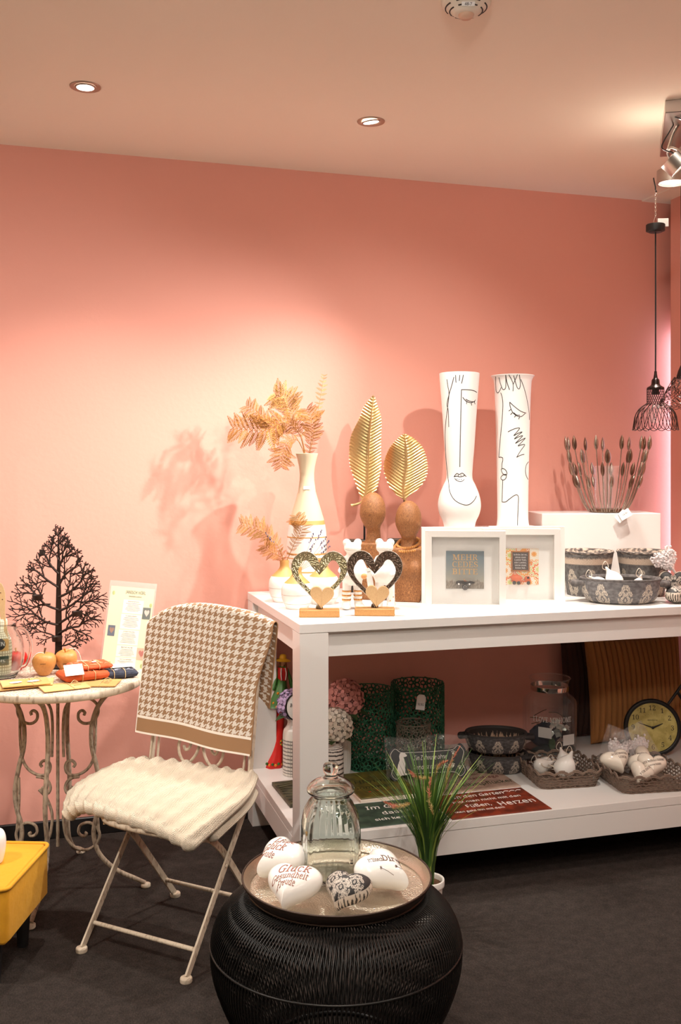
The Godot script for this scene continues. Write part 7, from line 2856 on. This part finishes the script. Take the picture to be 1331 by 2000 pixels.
	var wrap := func(q: Vector3) -> Vector3:
		var a: float = q.x / 0.05
		return Vector3((0.0515 + q.z) * sin(a), q.y, (0.0365 + q.z) * cos(a))
	var W := wrap as Callable
	for q in [[0.04, 0.075, "kraft_paper"], [0.03, 0.045, "label_green"]]:
		if q[2] == "label_green":
			mat("label_green", rgb(44, 62, 50), 0.6)
		var rows := []
		for j in 2:
			var row := PackedVector3Array()
			for k in 17:
				row.append(W.call(Vector3(-0.055 + 0.11 * k / 16.0, (0.105 if q[2] == "kraft_paper" else 0.053) + (-0.5 + j) * q[0], 0.0005 if q[2] == "kraft_paper" else 0.001)))
			rows.append(row)
		s = Shape.new()
		s.sheet(rows)
		part("paper_band", s, M[q[2]], cb)
	s = Shape.new()
	s.ball(Vector3(0, 0, 0), Vector3(0.021, 0.02, 0.001), 20, 6)
	part("round_stamp", s, M.ink_black, cb, W.call(Vector3(0.02, 0.108, 0.001)), Basis(Vector3.UP, 0.4))
	letters("REIN", "Droid Sans", 0.013, M.ink_white, cb, Vector3.ZERO, Basis.IDENTITY, func(q: Vector3) -> Vector3: return W.call(Vector3(q.x + 0.018, q.y + 0.109, q.z + 0.0028)), 0.0, 0.038)
	letters("HÖFL", "Droid Sans", 0.007, M.ink_white, cb, Vector3.ZERO, Basis.IDENTITY, func(q: Vector3) -> Vector3: return W.call(Vector3(q.x + 0.02, q.y + 0.053, q.z + 0.0014)), 0.0, 0.04)


# ---------------------------------------------------------------- pouf with tray
func wire_pouf() -> void:
	var at := Vector3(0.686, 0, -2.335)
	var o := thing("wire_pouf", "round black wire pouf table", "pouf", at, 0.0)
	mat("black_wire", rgb(30, 27, 25), 0.4, 0.3)
	var pr := curve([Vector2(0.185, 0.006), Vector2(0.2, 0.03), Vector2(0.24, 0.085), Vector2(0.275, 0.15), Vector2(0.3, 0.22), Vector2(0.306, 0.275), Vector2(0.3, 0.32), Vector2(0.277, 0.362), Vector2(0.24, 0.392), Vector2(0.205, 0.404), Vector2(0.18, 0.405)], 3)
	for half in 2:
		var s := Shape.new()
		var N := 190
		for k in N:
			for dr in 2:
				var pts := []
				for j in pr.size():
					var a: float = TAU * k / N + (0.05 if dr else -0.05) * (j / float(pr.size() - 1) * 2.0 - 1.0) * 2.0
					var r: float = pr[j].x - (0.004 if dr else 0.0)
					if (pr[j].y >= 0.29) == (half == 1) or (j > 0 and (pr[j - 1].y >= 0.29) == (half == 1)) or (j < pr.size() - 1 and (pr[j + 1].y >= 0.29) == (half == 1)):
						pts.append(Vector3(r * cos(a), pr[j].y, r * sin(a)))
				s.tube(pts, 0.0019, 3, false)
		var w := part(["lower_wires", "upper_wires"][half], s, M.black_wire, o)
		w.set_meta("kind", "stuff")
	for q in [[0.306, 0.29, 0.0032], [0.185, 0.006, 0.006], [0.182, 0.405, 0.005], [0.1, 0.405, 0.003]]:
		var s := Shape.new()
		var ring := []
		for k in 72:
			ring.append(Vector3(q[0] * cos(TAU * k / 72), q[1], q[0] * sin(TAU * k / 72)))
		s.tube(ring, q[2], 6, false, true)
		part("hoop", s, M.black_wire, o)
	var tp := Shape.new()
	tp.lathe([Vector2(0.0, 0.404), Vector2(0.19, 0.404), Vector2(0.192, 0.408), Vector2(0.0, 0.409)], 48)
	part("top_plate", tp, M.black_wire, o)
	# tray
	var m := mat("champagne_metal", rgb(202, 190, 172), 0.3, 0.9)
	m.normal_enabled = true
	m.normal_texture = noise_tex(0.09, 151, 256, true, 6.0)
	m.normal_scale = 0.35
	local_tri(m, 7.0)
	mat("tray_outside", rgb(66, 52, 44), 0.45, 0.6)
	var tc := Vector3(0.69, 0.411, -2.345)
	o = thing("round_tray", "round champagne metal tray on the wire pouf", "tray", tc, 0.0)
	var s := Shape.new()
	s.lathe(prof([[0.0, 0.004], [0.195, 0.004], [0.212, 0.008], [0.224, 0.02], [0.229, 0.031]], 4), 80)
	part("dish", s, m, o)
	s = Shape.new()
	s.lathe(prof([[0.0, 0.0], [0.198, 0.0], [0.217, 0.006], [0.229, 0.02], [0.2335, 0.031]], 4), 80)
	part("underside", s, M.tray_outside, o)
	s = Shape.new()
	var ring := []
	for k in 80:
		ring.append(Vector3(0.2315 * cos(TAU * k / 80), 0.0315, 0.2315 * sin(TAU * k / 80)))
	s.tube(ring, 0.0025, 6, false, true)
	part("rolled_edge", s, M.tray_outside, o)
	var Y := tc.y + 0.0045
	candy_jar(Vector3(0.692, Y, -2.405))
	var g := "lettered white hearts on the tray"
	mat("ink_rose", rgb(150, 92, 76), 0.6)
	var lay := func(yaw: float, tilt := 0.28) -> Basis: return Basis(Vector3.UP, yaw) * Basis(Vector3.RIGHT, -PI / 2 + tilt)
	var B := lay as Callable
	# point of each heart: 0, 0; its lobes away from it
	lettered_heart("white ceramic heart lettered Liebe Glück at the tray's left edge", Vector3(0.5, Y + 0.03, -2.4), B.call(-1.2), 0.14, 0.132, 0.036, [["Liebe", "Droid Serif", 0.021, 0.004, 0.1, 0.056, 0.3, 0.5], ["Glück", "Droid Serif", 0.022, 0.0, 0.066, 0.062, 0.3, 0.5], ["Freude", "Droid Serif", 0.014, 0.0, 0.038, 0.046, 0.3, 0.5]], M.white_glaze, M.ink_rose, g)
	lettered_heart("white ceramic heart lettered Glück Gesundheit Freude beside the damask heart", Vector3(0.516, Y + 0.03, -2.2), B.call(-0.6), 0.14, 0.132, 0.036, [["Glück", "Droid Serif", 0.026, 0.004, 0.09, 0.075, 0.3, 0.22], ["Gesundheit", "Droid Serif", 0.015, 0.0, 0.064, 0.085, 0.3, 0.22], ["Freude", "Droid Serif", 0.015, -0.002, 0.044, 0.042, 0.3, 0.22]], M.white_glaze, M.ink_rose, g)
	lettered_heart("white ceramic heart lettered Wünsch Dir was with two dandelions", Vector3(0.835, Y + 0.03, -2.225), B.call(0.75), 0.145, 0.135, 0.036, [["Wünsch", "Droid Serif", 0.011, -0.03, 0.088, 0.038, 0.15, -0.7], ["Dir", "Droid Serif", 0.02, 0.0, 0.069, 0.034, 0.0, -0.75], ["was!", "Droid Serif", 0.01, 0.024, 0.05, 0.022, 0.0, -0.75]], M.white_glaze, M.ink_brown, g)
	var wh := get_child(get_child_count() - 1)
	var tb := puffy_table(0.145, 0.135)
	for q in [[-0.038, 0.066, -0.022, 0.036], [-0.006, 0.042, 0.004, 0.016]]:
		s = Shape.new()
		s.tube([on_puffy(tb, 0.135, 0.036, Vector3(q[0], q[1], 0)), on_puffy(tb, 0.135, 0.036, Vector3(lerpf(q[0], q[2], 0.5), lerpf(q[1], q[3], 0.5), 0)), on_puffy(tb, 0.135, 0.036, Vector3(q[2], q[3], 0))], 0.0005, 4)
		for k in 7:
			var a: float = TAU * k / 7
			s.tube([on_puffy(tb, 0.135, 0.036, Vector3(q[0], q[1], 0)), on_puffy(tb, 0.135, 0.036, Vector3(q[0] + 0.0035 * cos(a), q[1] + 0.0035 * sin(a), 0))], 0.0006, 4)
		part("printed_dandelion", s, M.ink_brown, wh, Vector3.ZERO, B.call(0.75))
	damask_heart("damask_heart", "black and cream damask heart lying on the tray", Vector3(0.63, Y + 0.031, -2.16), B.call(-0.75), 1.02, "black and cream damask hearts")


func candy_jar(at: Vector3) -> void:
	var o := thing("candy_jar", "square ribbed clear glass candy jar with knobbed lid on the tray", "jar", at, -0.16)
	# rounded square section with upright ribs; outside and inside
	var sec := func(r: float, y: float, rib: float) -> PackedVector3Array:
		var row := PackedVector3Array()
		for k in 97:
			var a: float = TAU * (k % 96) / 96
			var sq: float = pow(pow(absf(cos(a)), 4.0) + pow(absf(sin(a)), 4.0), -0.25)
			var rr: float = r * lerpf(1.0, sq, 0.75) + rib * cos(a * 32.0)
			row.append(Vector3(rr * cos(a), y, -rr * sin(a)))
		return row
	var C := sec as Callable
	var rows := []
	var p := [[0.03, 0.0, 0], [0.066, 0.0, 0], [0.072, 0.006, 0.0003], [0.0735, 0.03, 0.0009], [0.0735, 0.09, 0.0009], [0.0725, 0.13, 0.0009], [0.067, 0.16, 0.0009], [0.056, 0.182, 0.0007], [0.047, 0.193, 0.0], [0.046, 0.206, 0.0]]
	var q := [[0.043, 0.206, 0.0], [0.0435, 0.192, 0], [0.052, 0.179, 0], [0.063, 0.157, 0], [0.0685, 0.128, 0], [0.0695, 0.09, 0], [0.0695, 0.03, 0], [0.066, 0.012, 0], [0.03, 0.01, 0]]
	for list in [p, q]:
		for k in list.size() - 1:
			for j in 4:
				var u := j / 4.0
				rows.append(C.call(lerpf(list[k][0], list[k + 1][0], u), lerpf(list[k][1], list[k + 1][1], u), lerpf(list[k][2], list[k + 1][2], u)))
		rows.append(C.call(list[-1][0], list[-1][1], list[-1][2]))
	rows.push_front(C.call(0.0002, 0.0, 0.0))
	rows.append(C.call(0.0002, 0.009, 0.0))
	var s := Shape.new()
	s.sheet(rows, true)
	part("body", s, M.solid_glass, o)
	s = Shape.new()
	s.lathe(prof([[0.0, 0.199], [0.036, 0.2], [0.04, 0.2075], [0.056, 0.209], [0.0605, 0.214], [0.0585, 0.222], [0.05, 0.232], [0.034, 0.242], [0.018, 0.247], [0.015, 0.254], [0.019, 0.262], [0.0195, 0.272], [0.015, 0.281], [0.0, 0.284]], 4), 48)
	s.lathe(prof([[0.0, 0.243], [0.012, 0.243], [0.032, 0.238], [0.046, 0.229], [0.053, 0.221], [0.0545, 0.2135], [0.04, 0.2105], [0.033, 0.204], [0.0, 0.203]], 4), 48)
	part("lid", s, M.solid_glass, o, Vector3(0, 0.001, 0))


func grass_plant() -> void:
	var at := Vector3(1.162, 0, -2.93)
	var o := thing("grass_pot", "small white pot behind the wire pouf", "flower pot", at, 0.0)
	var s := Shape.new()
	s.lathe(prof([[0.0, 0.0], [0.036, 0.0], [0.039, 0.004], [0.046, 0.1], [0.048, 0.12], [0.053, 0.122], [0.053, 0.14], [0.05, 0.142], [0.045, 0.138], [0.043, 0.12]], 3), 36)
	part("pot", s, M.white_glaze, o)
	s = Shape.new()
	s.lathe([Vector2(0.0, 0.127), Vector2(0.0435, 0.127)], 24)
	part("soil", s, M.twig_brown, o)
	var g := thing("grass_plant", "tall green ornamental grass with pinkish seed plumes in white pot", "plant", at + Vector3(0, 0.127, 0), 0.0)
	for q in [["grass_green", rgb(74, 108, 40)], ["grass_dark", rgb(44, 72, 28)], ["grass_lime", rgb(140, 160, 70)]]:
		var m := mat(q[0], q[1], 0.55)
		m.backlight_enabled = true
		m.backlight = Color(0.12, 0.2, 0.05)
	rng.seed = 77
	for c in 3:
		s = Shape.new()
		for k in [90, 80, 36][c]:
			var a := rng.randf() * TAU
			var spread: float = pow(rng.randf(), 0.6) * 0.235
			var h := rng.randf_range(0.28, 0.46) * (1.0 - spread * 0.4)
			var b := Vector3(cos(a), 0, sin(a))
			var p0 := b * rng.randf_range(0.0, 0.02)
			var p3 := b * spread + Vector3(0, h, 0)
			var side := Vector3(cos(a + 1.2 + rng.randf()), 0, sin(a + 1.2 + rng.randf()))
			var rows := []
			for j in 8:
				var u: float = j / 7.0
				var p := p0.lerp(p3, u) + b * (-0.25 * spread * sin(PI * u)) + Vector3(0, 0.02 * sin(PI * u), 0)
				var w: float = 0.0029 * (1.0 - pow(u, 2.5)) + 0.0003
				rows.append(PackedVector3Array([p - side * w, p + b * w * 0.4, p + side * w]))
			s.sheet(rows)
		var gb := part("grass_blades", s, [M.grass_green, M.grass_dark, M.grass_lime][c], g)
		gb.set_meta("kind", "stuff")
	var pm := mat("plume", rgb(196, 168, 110), 0.9)
	mat("plume_pink", rgb(204, 130, 104), 0.9)
	for q in [[Vector3(-0.09, 0.29, 0.09), Vector3(-0.185, 0.315, 0.12)], [Vector3(-0.005, 0.235, 0.06), Vector3(-0.015, 0.355, 0.07)], [Vector3(0.0, 0.34, 0.03), Vector3(-0.07, 0.37, 0.02)], [Vector3(0.05, 0.3, 0.02), Vector3(0.11, 0.42, 0.0)], [Vector3(0.02, 0.335, 0.0), Vector3(0.07, 0.375, -0.01)]]:
		var d: Vector3 = q[1] - q[0]
		var nrm := d.cross(Vector3(0, 0, 1)).normalized()
		var path := curve([q[0], (q[0] + q[1]) / 2 + nrm * -0.012, q[1]], 8)
		var st := Shape.new()
		st.tube(curve([Vector3(0, 0, 0), q[0] * Vector3(0.4, 0.6, 0.4), q[0]], 5), 0.0008, 4)
		var sm := part("plume_stem", st, M.grass_dark, g)
		for half in 2:
			s = Shape.new()
			for k in 150:
				var u := rng.randf() * 0.5 + 0.5 * half
				var fi: float = u * (path.size() - 1.001)
				var p: Vector3 = path[int(fi)].lerp(path[int(fi) + 1], fi - int(fi))
				var r: float = 0.0115 * sin(PI * clampf(u * 0.85 + 0.12, 0, 1))
				var e := Vector3(rng.randf_range(-1, 1), rng.randf_range(-1, 1), rng.randf_range(-1, 1)).normalized()
				var tip: Vector3 = p + e * r + d.normalized() * 0.006
				var w := e.cross(d).normalized() * 0.0009
				s.face([p - w, p + w, tip + w * 0.2, tip - w * 0.2], e.cross(w))
			var hb := part("seed_plume", s, [M.plume, M.plume_pink][half], sm)
			hb.set_meta("kind", "stuff")
	rng.seed = 99


func ottoman() -> void:
	var m := mat("mustard_velvet", rgb(214, 150, 24), 0.85)
	m.rim_enabled = true
	m.rim = 0.6
	m.rim_tint = 0.6
	m.normal_enabled = true
	m.normal_texture = noise_tex(0.02, 161, 256, true, 5.0)
	m.normal_scale = 0.3
	local_tri(m, 3.0)
	# back right corner at 0.015, -3.179; the right side runs to the front and left
	var at := Vector3(0.015, 0, -3.179)
	var o := thing("mustard_ottoman", "mustard yellow velvet bench on black legs", "ottoman", at, -0.34)
	var s := Shape.new()
	var w := 0.6
	var d := 0.335
	var out := []
	for k in 4:
		for j in 5:
			var a: float = PI / 2 * (k + j / 4.0)
			var cc := Vector2(-w / 2 + [1, -1, -1, 1][k] * (w / 2 - 0.02), -d / 2 + [1, 1, -1, -1][k] * (d / 2 - 0.02))
			out.append(cc + Vector2(cos(a), sin(a)) * 0.02)
	s.prism(PackedVector2Array(out), 0.13, 0.288, 0.012, true)
	s.move(0, Transform3D(Basis(Vector3.RIGHT, -PI / 2), Vector3.ZERO))
	part("seat_box", s, m, o)
	s = Shape.new()
	var pipe := []
	for q in out:
		pipe.append(Vector3(q.x, 0.286, -q.y))
	s.tube(pipe, 0.006, 7, false, true)
	part("piping", s, m, o)
	for x in [-0.06, -w + 0.06]:
		for z in [0.06, d - 0.06]:
			s = Shape.new()
			s.lathe([Vector2(0.0, 0.0), Vector2(0.016, 0.0), Vector2(0.024, 0.135), Vector2(0.0, 0.135)], 16)
			part("leg", s, M.black_plastic, o, Vector3(x, 0, z))
	o = thing("white_mug", "white rounded mug standing on the mustard bench", "mug", Vector3(-0.148, 0.29, -3.07), 0.0)
	s = Shape.new()
	s.lathe(prof([[0.0, 0.0], [0.028, 0.0], [0.034, 0.006], [0.041, 0.04], [0.041, 0.07], [0.034, 0.088], [0.026, 0.09], [0.022, 0.086], [0.03, 0.07], [0.03, 0.02], [0.0, 0.012]], 4), 32)
	part("cup", s, M.white_glaze, o)
	s = Shape.new()
	s.tube(curve([Vector3(-0.038, 0.07, 0), Vector3(-0.062, 0.065, 0), Vector3(-0.064, 0.035, 0), Vector3(-0.037, 0.025, 0)], 5), 0.0045, 8)
	part("handle", s, M.white_glaze, o)


# ---------------------------------------------------------------- spotlight bar and pendant lamps
func spot_head(o: Node3D, at: Vector3, aim: Vector3, root: Vector3) -> void:
	var b := Basis.looking_at(aim - at, Vector3.UP if absf((aim - at).normalized().y) < 0.97 else Vector3.RIGHT) * Basis(Vector3.RIGHT, PI / 2)
	var s := ring_shape()
	var h := part("lamp_ring", s, M.brushed_steel, o, at, b)
	s = Shape.new()
	s.lathe(prof([[0.012, 0.03], [0.03, 0.022], [0.044, 0.004], [0.0505, -0.016]], 4), 36)
	part("reflector", s, M.mirror_steel, h)
	s = Shape.new()
	s.lathe([Vector2(0.0, -0.016), Vector2(0.02, -0.017), Vector2(0.05, -0.016)], 32)
	part("lamp_lens", s, M.lens_glow, h)
	s = Shape.new()
	s.tube(curve([Vector3(0, 0.05, 0), Vector3(0.035, 0.045, 0), Vector3(0.062, 0.02, 0), Vector3(0.064, 0.0, 0)], 5), 0.0045, 6)
	s.tube(curve([Vector3(0, 0.05, 0), Vector3(-0.035, 0.045, 0), Vector3(-0.062, 0.02, 0), Vector3(-0.064, 0.0, 0)], 5), 0.0045, 6)
	part("yoke", s, M.brushed_steel, h)
	s = Shape.new()
	var up: Vector3 = at + b * Vector3(0, 0.05, 0)
	s.tube(curve([up, up.lerp(root, 0.5) + Vector3(0, 0.01, 0), root], 5), 0.007, 8)
	part("stem", s, M.brushed_steel, o)
	s = Shape.new()
	s.tube(curve([at + b * Vector3(0.01, 0.03, 0), at + b * Vector3(0.03, 0.07, 0.02), up.lerp(root, 0.6) + Vector3(-0.025, 0.01, 0.01), root + Vector3(-0.02, 0, 0)], 6), 0.0022, 6)
	part("wire", s, M.black_plastic, o)


func ring_shape() -> Shape:
	var s := Shape.new()
	s.lathe([Vector2(0.0515, 0.024), Vector2(0.0515, -0.024), Vector2(0.0515, -0.024), Vector2(0.0575, -0.024), Vector2(0.0575, -0.024), Vector2(0.0575, 0.024), Vector2(0.0575, 0.024), Vector2(0.0515, 0.024)], 40)
	return s


func ceiling_lamps() -> void:
	var m := mat("lens_glow", Color.WHITE, 0.3)
	m.emission_enabled = true
	m.emission = Color(1.0, 0.95, 0.88)
	m.emission_energy_multiplier = 2.2
	var at := Vector3(2.005, CEIL, -2.894)
	var o := thing("ceiling_spotlight_bar", "brushed steel ceiling bar with swivelling ring spotlights", "ceiling spotlight", at, 0.0)
	var bar := Basis(Vector3.UP, -0.567)       # local -z runs along the bar
	var s := Shape.new()
	s.box(Vector3(0.05, -0.0215, -0.25), Vector3(0.1, 0.043, 0.5), 0.002)
	part("mounting_box", s, M.brushed_steel, o, Vector3.ZERO, bar)
	var R := func(z: float) -> Vector3: return bar * Vector3(0.05, -0.043, z)
	var P := R as Callable
	spot_head(o, Vector3(0.108, -0.168, -0.075), Vector3(0.5, -0.6, 0.1), P.call(-0.14))
	spot_head(o, Vector3(0.268, -0.142, -0.34), Vector3(0.25, -2.0, -0.36), P.call(-0.4))
	spot_head(o, Vector3(0.21, -0.18, 0.03), Vector3(-2.4, -1.63, -1.1), P.call(-0.06))
	var q := spot_light("bar_head_beam", at + Vector3(0.125, -0.19, -0.073), at + Vector3(0.5, -0.6, 0.1), 1.5, 40.0, 0.03, Color(1.0, 0.965, 0.92), 1.0)
	q = spot_light("bar_head_beam", at + Vector3(0.268, -0.175, -0.34), at + Vector3(0.2, -2.4, -0.3), 3.0, 38.0, 0.03, Color(1.0, 0.965, 0.92), 1.0)
	# light that leaks from the open back of the ring lamps
	var l := OmniLight3D.new()
	l.name = "bar_bulb_leak"
	add_child(l)
	l.position = at + Vector3(0.055, -0.19, -0.13)
	l.light_energy = 0.035
	l.light_size = 0.01
	l.omni_range = 8.0
	l.omni_attenuation = 2.0
	l.light_color = Color(1.0, 0.95, 0.88)
	l.shadow_enabled = true
	pendants()


func pendants() -> void:
	mat("gunmetal", rgb(58, 46, 44), 0.25, 0.9)
	mat("bronze_wire", rgb(66, 48, 44), 0.3, 0.85)
	var at := Vector3(2.142, 0, -3.15)
	var o := thing("wire_pendant_lamp", "black wire pendant lamp hanging by a chain from the spotlight bar", "pendant lamp", at, 0.0)
	var s := Shape.new()
	# hook over the lamp ring, chain, canopy, cord
	s.tube(curve([Vector3(0.012, 2.505, -0.03), Vector3(0.008, 2.49, -0.02), Vector3(0.002, 2.465, -0.004), Vector3(0.0, 2.452, 0.0), Vector3(0.005, 2.446, 0.0)], 5), 0.0026, 6)
	part("hook", s, M.black_metal, o)
	for k in 12:
		s = Shape.new()
		var ring := []
		for j in 8:
			var a: float = TAU * j / 8
			ring.append(Vector3(0.003 * cos(a), 0.0055 * sin(a), 0))
		s.tube(ring, 0.0011, 5, false, true)
		part("chain_link", s, M.mirror_steel, o, Vector3(0, 2.448 - 0.0078 * k, 0), Basis(Vector3.UP, PI / 2 * (k % 2) + 0.5))
	for sd in [-1.0, 1.0]:
		s = Shape.new()
		s.tube([Vector3(0, 2.36, 0), Vector3(0.012 * sd, 2.325, 0)], 0.001, 5)
		part("hanger_wire", s, M.mirror_steel, o)
	s = Shape.new()
	s.lathe([Vector2(0.0, 2.298), Vector2(0.024, 2.298), Vector2(0.024, 2.301), Vector2(0.03, 2.301), Vector2(0.034, 2.303), Vector2(0.034, 2.325), Vector2(0.032, 2.327), Vector2(0.0, 2.327)], 32)
	part("canopy", s, M.black_plastic, o)
	s = Shape.new()
	s.box(Vector3(0.024, 2.333, 0.012), Vector3(0.038, 0.03, 0.001), 0.0, Basis(Vector3.UP, -0.4))
	part("paper_label", s, M.paper_white, o)
	s = Shape.new()
	s.tube([Vector3(0, 2.3, 0), Vector3(0.0006, 2.05, 0), Vector3(0, 1.785, 0)], 0.0028, 6)
	part("cord", s, M.black_plastic, o)
	s = Shape.new()
	s.lathe(prof([[0.003, 1.79], [0.0045, 1.79], [0.0055, 1.778], [0.008, 1.765], [0.01, 1.763], [0.014, 1.757], [0.0155, 1.742], [0.022, 1.736], [0.03, 1.731], [0.031, 1.726]], 2), 30)
	part("lamp_holder", s, M.gunmetal, o)
	s = Shape.new()
	s.lathe([Vector2(0.013, 1.73), Vector2(0.013, 1.705), Vector2(0.0, 1.705)], 20)
	part("socket", s, M.black_plastic, o)
	# openwork neck
	for k in 26:
		for sd in [-1.0, 1.0]:
			s = Shape.new()
			var pts := []
			for j in 7:
				var a: float = TAU * k / 26 + sd * 0.75 * j / 6.0
				pts.append(Vector3(0.0305 * cos(a), 1.728 - 0.055 * j / 6.0, 0.0305 * sin(a)))
			s.tube(pts, 0.0008, 4, false)
			part("neck_wire", s, M.bronze_wire, o)
	# petal loops of the shade
	var N := 18
	var rr := func(u: float) -> Vector2:
		# radius and height down the shade
		var pts := [Vector2(0.031, 1.673), Vector2(0.05, 1.66), Vector2(0.066, 1.645), Vector2(0.074, 1.622), Vector2(0.079, 1.585), Vector2(0.081, 1.575)]
		var f: float = clampf(u, 0.0, 1.0) * 4.999
		return pts[int(f)].lerp(pts[int(f) + 1], f - int(f))
	var RR := rr as Callable
	for k in N:
		var pts := []
		for j in 25:
			var t: float = j / 24.0
			var u: float = 1.0 - pow(absf(t * 2.0 - 1.0), 2.2)
			var q: Vector2 = RR.call(u)
			var a: float = TAU * k / N + (t - 0.5) * TAU / N * 2.6 * (1.35 - 0.5 * u)
			pts.append(Vector3(q.x * cos(a), q.y, q.x * sin(a)))
		s = Shape.new()
		s.tube(pts, 0.00135, 5, false)
		part("shade_loop", s, M.bronze_wire, o)
	s = Shape.new()
	s.ball(Vector3(0, 1.635, 0), Vector3(0.03, 0.034, 0.03), 20, 14)
	s.tube([Vector3(0, 1.705, 0), Vector3(0, 1.665, 0)], 0.012, 12, false)
	part("glass_bulb", s, M.thin_glass, o)
	s = Shape.new()
	s.tube([Vector3(-0.008, 1.66, 0), Vector3(-0.012, 1.63, 0), Vector3(0.0, 1.618, 0.004), Vector3(0.012, 1.63, 0), Vector3(0.008, 1.66, 0)], 0.0006, 4)
	part("filament", s, M.gunmetal, o)
	# a second one with a tangled wire shade, mostly beyond the frame
	o = thing("tangled_wire_pendant_lamp", "pendant lamp with conical shade of tangled dark wire by the pier", "pendant lamp", Vector3(2.345, 0, -3.28), 0.0)
	s = Shape.new()
	s.tube([Vector3(0, CEIL, 0), Vector3(0, 1.8, 0)], 0.0028, 6)
	part("cord", s, M.black_plastic, o)
	s = Shape.new()
	s.lathe([Vector2(0.0, CEIL - 0.028), Vector2(0.03, CEIL - 0.028), Vector2(0.034, CEIL - 0.022), Vector2(0.034, CEIL - 0.001)], 28)
	part("canopy", s, M.black_plastic, o)
	s = Shape.new()
	s.lathe([Vector2(0.003, 1.83), Vector2(0.012, 1.81), Vector2(0.018, 1.79), Vector2(0.019, 1.778), Vector2(0.0, 1.778)], 20)
	part("lamp_holder", s, M.gunmetal, o)
	s = Shape.new()
	rng.seed = 5
	for k in 150:
		var a := rng.randf() * TAU
		var u := rng.randf()
		var pts := []
		for j in 6:
			var rad := lerpf(0.026, 0.086, pow(u, 0.85))
			pts.append(Vector3(rad * cos(a), lerpf(1.785, 1.672, u), rad * sin(a)))
			a += rng.randf_range(-0.3, 0.3)
			u = clampf(u + rng.randf_range(-0.16, 0.16), 0.0, 1.0)
		s.tube(pts, 0.0011, 3, false)
	var sh := part("tangled_shade", s, M.bronze_wire, o)
	sh.set_meta("kind", "stuff")
	for k in 24:
		s = Shape.new()
		var loop := []
		for j in 7:
			var a: float = TAU * (k + j / 6.0) / 24
			loop.append(Vector3(0.087 * cos(a), 1.672 - 0.007 * sin(PI * j / 6.0), 0.087 * sin(a)))
		s.tube(loop, 0.0011, 4)
		part("shade_scallop", s, M.bronze_wire, o)
